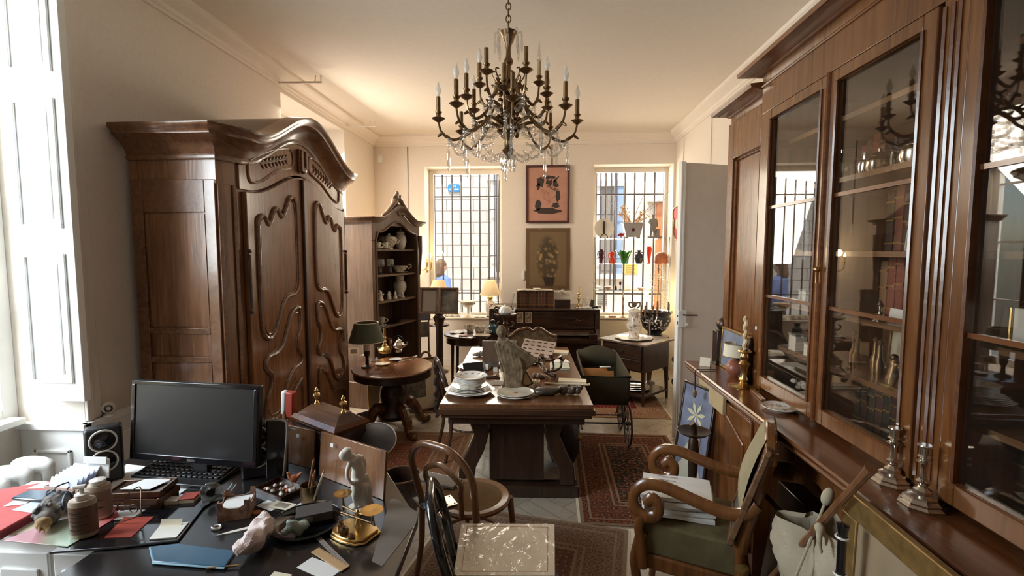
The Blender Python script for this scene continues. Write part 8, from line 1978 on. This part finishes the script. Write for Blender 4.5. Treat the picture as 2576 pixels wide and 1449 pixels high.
t = thing('bird_figure', 'reddish bird figure in front of the pale picture card', 'figurine', (1.40, 1.82, 1.80), .4); obj('bird', M().ball((0, 0, .07), (.03, .06, .032), 12, 8).ball((0, .055, .10), .022, 10, 8).tube([(0, -.05, .07), (0, -.10, .05)], [.016, .006], 6).tube([(0, 0, .05), (0, 0, .0)], .008, 6), plain('reddish_clay', (.28,.13,.08), .6), t, vox=.005); obj('base', M().lathe([(0, 0), (.03, 0), (.03, .008), (0, .008)], 14), W['dark'], t)
t = thing('white_label', 'small white label card on third shelf behind right glazed door', 'card', (1.38, 1.92, 1.52), -pi/2); obj('card', M().cb((0, 0, .03), (.085, .002, .055), (-.15, 0, 0)), W['paper'], t); obj('foot', M().cb((0, .01, .002), (.06, .02, .003)), W['paper'], t)
t = thing('scent_bottle', 'small clear bottle beside the white label card in the bookcase', 'bottle', (1.37, 2.0, 1.52)); obj('body', vase_m([(.02, 0), (.025, .03), (.008, .04), (.008, .055)], 14), W['silver'], t); obj('stopper', vase_m([(.008, .055), (.014, .065), (0, .085)], 12), W['silver'], t)
for i, (y, h, lb) in enumerate(((1.88, .15, 'gilt standing figure group, nearest the camera on second bookcase shelf'), (1.95, .12, 'small gilt seated figure behind the larger gilt group'))):
    t = thing('gilt_figure', lb, 'figurine', (1.40, y, 1.27), 0, GI); obj('figure', M().lathe([(.035, 0), (.03, .03), (.02, .05)], 12).tube([(0, 0, .04), (.004, 0, h*.6), (0, 0, h*.82)], [.026, .022, .016], 10).ball((0, 0, h*.92), .016, 10, 8).tube([(0, .02, h*.7), (.0, .045, h*.5), (-.01, .02, h*.45)], .007, 6).tube([(0, -.02, h*.7), (0, -.05, h*.75)], .007, 6), W['brassd'], t, vox=.004); obj('base', M().lathe([(0, 0), (.045, 0), (.045, .008), (0, .008)], 14), W['gold'], t)
t = leaning('gilt_card', 'pale panelled card with gilt edges behind the gilt figures', 1.56, 2.10, .22, .21, -pi/2, .05, W['gold'], W['cream'], None, 1.27, fw=.014)
for i, y in enumerate((2.06, 2.13, 2.20, 2.27)):
    t = thing('bottle', 'slim dark bottle, %s from the gilt figures on second bookcase shelf' % words[i], 'bottle', (1.42+.03*(i % 2), y, 1.27), 0, 'slim bottles in the bookcase'); obj('body', vase_m([(.018, 0), (.02, .06), (.01, .09), (.009, .14)], 14), W['brassd'], t); obj('stopper', vase_m([(.009, .14), (.012, .15), (0, .165)], 12), W['oak'], t)
for i, (y, x_, k, lb) in enumerate(((2.47, 1.38, 1, 'white box on second shelf behind the left glazed door'), (2.62, 1.42, 2, 'white box on third shelf behind the left glazed door'), (2.62, 1.38, 1, 'small glass fronted box on second shelf behind the left glazed door'))):
    t = thing('small_box', lb, 'box', (x_, y, shelf_z(k)), 0, GI); obj('box', M().box(-.03, .03, -.035, .035, 0, .06+.01*i), W['porc'], t, bev=.002); obj('lid', M().box(-.032, .032, -.037, .037, .06+.01*i, .07+.01*i), W['greycard'], t)
t = thing('blossom_group', 'pale porcelain flower group at bottom behind the left glazed door', 'ornament', (1.40, 2.58, 1.001)); rr = random.Random(77); m = M()
for k in range(22): m.ball((.06*(rr.random()-.5), .14*(rr.random()-.5), .03+.07*rr.random()), (.018, .018, .014), 7, 5)
obj('blossoms', m, W['porc2'], t); obj('dish', M().lathe([(0, 0), (.06, 0), (.08, .02), (.075, .02), (0, .01)], 18), W['brass'], t)
t = thing('glass_dome', 'pale brass dome on the upper shelf behind the left glazed door', 'dome', (1.72, 2.70, shelf_z(4))); obj('dome', M().lathe([(.09, .01), (.09, .08), (.06, .16), (0, .19)], 24), W['brassd'], t); obj('base', M().lathe([(0, 0), (.10, 0), (.10, .012), (0, .012)], 24), W['gold'], t)
t = thing('table_clock', 'small gilt cased clock on the shelf of the near right bookcase section', 'clock', (1.38, 1.385, 1.52), -pi/2); obj('case', M().box(-.055, .055, -.03, .03, .012, .12), W['porc'], t, bev=.003); obj('top', M().box(-.062, .062, -.036, .036, .12, .132), W['brass'], t, bev=.003); obj('base', M().box(-.062, .062, -.036, .036, 0, .012), W['brass'], t, bev=.003)
for s in (-1, 1): obj('column', M().tube([(s*.055, -.033, .012), (s*.055, -.033, .12)], .005, 8), W['brass'], t)
t = thing('white_card', 'plain white card propped beside the gilt clock', 'card', (1.40, 1.475, 1.52), -pi/2+.2); obj('card', M().cb((0, 0, .055), (.10, .003, .11), (-.12, 0, 0)), W['paper'], t); obj('strut', M().cb((0, .03, .04), (.03, .003, .085), (.5, 0, 0)), W['greycard'], t)
t = thing('candle_lamp', 'brass oil lamp with slender glass on the near section of the bookcase', 'lamp', (1.44, 1.45, 1.80)); obj('body', M().lathe([(.05, 0), (.05, .01), (.015, .03), (.03, .06), (.02, .1)], 16), W['brass'], t); obj('chimney', M().lathe([(.02, .1), (.03, .14), (.016, .2), (.014, .29)], 16), W['clear'], t)
bk_row(1.2, 7, 0, 1.45, .19, (vb, rb_, bk2), 'dark book, lowest shelf of near bookcase section', .045)
# ================================================================ on and around the armchair
for k in range(5):
    t = thing('newspaper', 'folded white newspaper, %s from the bottom of the pile on the armchair' % words[k], 'newspaper', (.665+.006*(k % 2), 2.29+.008*(k % 3), .555+.021*k), -.28+.12+.05*(k % 3)-.04*k, 'pile of newspapers on the armchair')
    obj('fold', M().grid(lambda u, v: (-.16+.32*u, -.115+.23*v, .012+.005*math.sin(u*5+k)+.003*math.sin(v*9+k)), 10, 8, .016), W['paper'], t)
    m = M()
    for j in range(5): m.cb((-.05, -.08+.04*j, .0195), (.12-.02*(j % 2), .005, .0008))
    obj('print_lines', m, W['greycard'], t)
for k, (x_, w_, h_, lb, mt) in enumerate(((.93, .36, .50, 'dark wooden frame leaning on the armchair seat, foremost of three', 'oak'), (.965, .34, .45, 'slim brown frame behind the foremost one on the armchair', 'dark'), (.995, .33, .42, 'pale edged frame nearest the armchair back cushion', 'bent'))):
    t = leaning('leaning_frame', lb, x_-.045, 2.17-.0*k, w_, h_*.92, -1.99, .30-.04*k, W[mt], W['photo2'] if k < 2 else W['cream'], W['paper'] if k == 1 else None, .545, grp='frames leaning on the armchair')
leaning('blue_painting', 'blue painting of a white star flower leaning against the bookcase end', 1.0, 3.27, .33, .87, -1.2, .14, W['dark'], plain('blue_canvas', (.17,.19,.27), .6, var=.3), None, .012, 'painting', fw=.018)
t = [o for o in col.objects if o.name.startswith('blue_painting')][0]
m = M(); m.T = rotm((-.14, 0, 0))
for k in range(7): a = 2*pi*k/7+.2; m.prism([(.0, .66), (.06*math.cos(a-.25), .66+.06*math.sin(a-.25)), (.10*math.cos(a), .66+.10*math.sin(a)), (.06*math.cos(a+.25), .66+.06*math.sin(a+.25))], -.009, -.004, 'y')
obj('star_flower', m, plain('pale_yellow_paint', (.55,.52,.34), .6), t)
m = M(); m.T = rotm((-.14, 0, 0)); m.prism(blob(.02, .48, .05, .10, 5, 24, .5), -.0085, -.004, 'y'); obj('red_figure', m, plain('dull_red_paint', (.30,.15,.11), .6), t)
m = M(); m.T = rotm((-.14, 0, 0)); m.prism(blob(.0, .24, .12, .18, 6, 24, .5), -.007, -.004, 'y'); obj('white_ground', m, plain('pale_paint', (.48,.46,.36), .6), t)
a = at(1745, 1090, Y=3.02)
t = thing('floor_candlestick', 'dark wrought iron floor candle holder with a wide drip dish', 'candle holder', (a.x, 3.02, .0)); hz = a.z
obj('dish', M().lathe([(0, hz-.02), (.02, hz-.02), (.075, hz-.005), (.105, hz+.018), (.10, hz+.02), (.06, hz+.004), (0, hz)], 28), W['bronze'], t); obj('socket', M().tube([(0, 0, hz), (.0, 0, hz+.05), (-.012, 0, hz+.065)], [.02, .018, .02], 10), W['bronze'], t)
obj('stem', M().lathe([(.02, .12), (.03, .2), (.022, .3), (.035, hz-.12), (.03, hz-.05), (.02, hz-.02)], 14), W['bronze'], t)
for k in range(3): q = 2*pi*k/3+.5; obj('leg', M().tube(spl([(0, 0, .14), (.08*math.cos(q), .08*math.sin(q), .12), (.14*math.cos(q), .14*math.sin(q), .0)], 5), .012, 8), W['bronze'], t)
# ================================================================ by the counter at the near right
leaning('framed_painting', 'gilt framed pale canvas leaning on the counter in the lower right corner', .985, 1.13, .92, 1.02, -pi/2-.03, .02, W['gold'], plain('beige_canvas', (.32,.235,.14), .8, var=.05), None, .0, 'painting', fw=.075)
t = [o for o in col.objects if o.name.startswith('framed_painting')][0]
m = M(); m.T = rotm((-.02, 0, 0)); m.prism([(-.10, .60), (-.02, .86), (.05, .78), (.12, .60)], -.008, -.003, 'y'); obj('dark_shape', m, W['ink'], t)
SB = Vector((1.07, 1.77, 0))
t = thing('canvas_sack', 'sagging natural canvas bag with wooden rods beside the armchair', 'bag', SB)
def bagr(a, z): return .13+.035*math.sin(3*a+.5)*(.3+z)+.012*math.sin(9*a+z*14)
def bagtop(a): return .80+.05*math.cos(a+1.0)+.012*math.sin(5*a)
def bagf(u, v):
    a = 2*pi*u; r = bagr(a, v)*(.55+.6*math.sin(min(1, v*1.15)*pi*.62)); z = .36+(bagtop(a)-.36)*v
    return (r*math.cos(a)*.85, r*math.sin(a)*1.15, z)
obj('bag', M().grid(bagf, 40, 14), W['canvas'], t)
obj('lining', M().grid(lambda u, v: tuple(c*(.9 if i < 2 else 1) for i, c in enumerate(bagf(u, .35+.62*v))), 40, 4), W['canvas'], t)
a, b = at(2052, 1330, Y=1.68)-SB, at(2192, 1178, Y=1.42)-SB
obj('rod', M().tube([a*1.0-(b-a)*1.2, a, b-(b-a)*.12, b], [.010, .012, .013, .017], 8), W['bent'], t)
a, b = at(2028, 1385, Y=1.70)-SB, at(2082, 1250, Y=1.70)-SB
obj('mallet', M().tube([a-(b-a)*.8, a, b], .005, 8).ball(tuple(b), (.020, .020, .034), 12, 8, (0, .3, 0)), W['canvas'], t)
a = at(2062, 1328, Y=1.63)-SB
obj('knot', M().ball(tuple(a), (.018, .02, .018), 10, 8).tube([a, a+Vector((-.012, -.02, -.03)), a+Vector((.0, -.02, -.08))], [.012, .010, .006], 8).tube([a, a+Vector((.02, -.01, -.025)), a+Vector((.016, -.01, -.06))], [.011, .009, .005], 8), W['canvas'], t, vox=.006)
obj('stand_leg', M().tube([(-.08, -.12, 0), (.02, .10, .5)], .014, 8), W['oak'], t); obj('stand_leg', M().tube([(-.06, .14, 0), (.02, -.10, .5)], .014, 8), W['oak'], t)
p = at(2112, 1330, X=.88)
t = thing('black_woodwind', 'slender black turned pipe with cream rings and white price tag', 'instrument', (.935, 1.47, .0)); m = M().lathe([(.028, 0), (.03, .1), (.016, .25), (.014, .5), (.018, .62), (.012, .7), (.013, .93), (.018, .96), (0, .965)], 16)
obj('pipe', m, W['blackg'], t)
for z in (.62, .80, .92): obj('ring', M().tube(cir(.017, 16, z), .004, 6, True), W['porc'], t)
obj('price_tag', M().cb((-.02, -.02, .70), (.003, .024, .036), (0, 0, -.5)), W['paper'], t); obj('tag_string', M().tube([(-.012, -.01, .78), (-.02, -.02, .718)], .001, 5), W['paper'], t)
t = thing('slanted_case', 'dark wooden case standing tilted against the bookcase base beside the armchair', 'case', (1.20, 2.20, 0), 0); obj('case', M().cb((0, 0, .33), (.12, .34, .66), (0, .14, 0)), W['dark'], t, bev=.006); obj('edge', M().cb((-.115, 0, .63), (.012, .34, .02), (0, .14, 0)), W['book_h'], t)
p = at(1868, 1432, Z=.45)
t = thing('gilt_pole', 'short gilt wooden pole end standing at the bottom by the armchair', 'pole', (p.x, p.y, 0)); obj('pole', M().tube([(0, 0, 0), (0, 0, .43)], .022, 10), W['gold'], t); obj('cap', M().lathe([(.022, .43), (.028, .44), (.026, .46), (0, .465)], 12), W['gold'], t)

p = at(1432, 1128, Y=4.0)
t = thing('leather_bag', 'rounded dark leather bag standing in shade under the right side of the long table', 'bag', (.20, 3.98, 0)); obj('bag', M().lathe([(0, .01), (.10, .02), (.14, .12), (.13, .30), (.08, .44), (.05, .47), (0, .48)], 22), W['leather'], t); obj('handle', M().tube(spl([(-.05, 0, .46), (-.03, 0, .54), (.03, 0, .54), (.05, 0, .46)], 5), .010, 8), W['leather'], t); obj('clasp', M().ball((.12, -.05, .24), (.03, .025, .03), 10, 8), W['gold'], t)
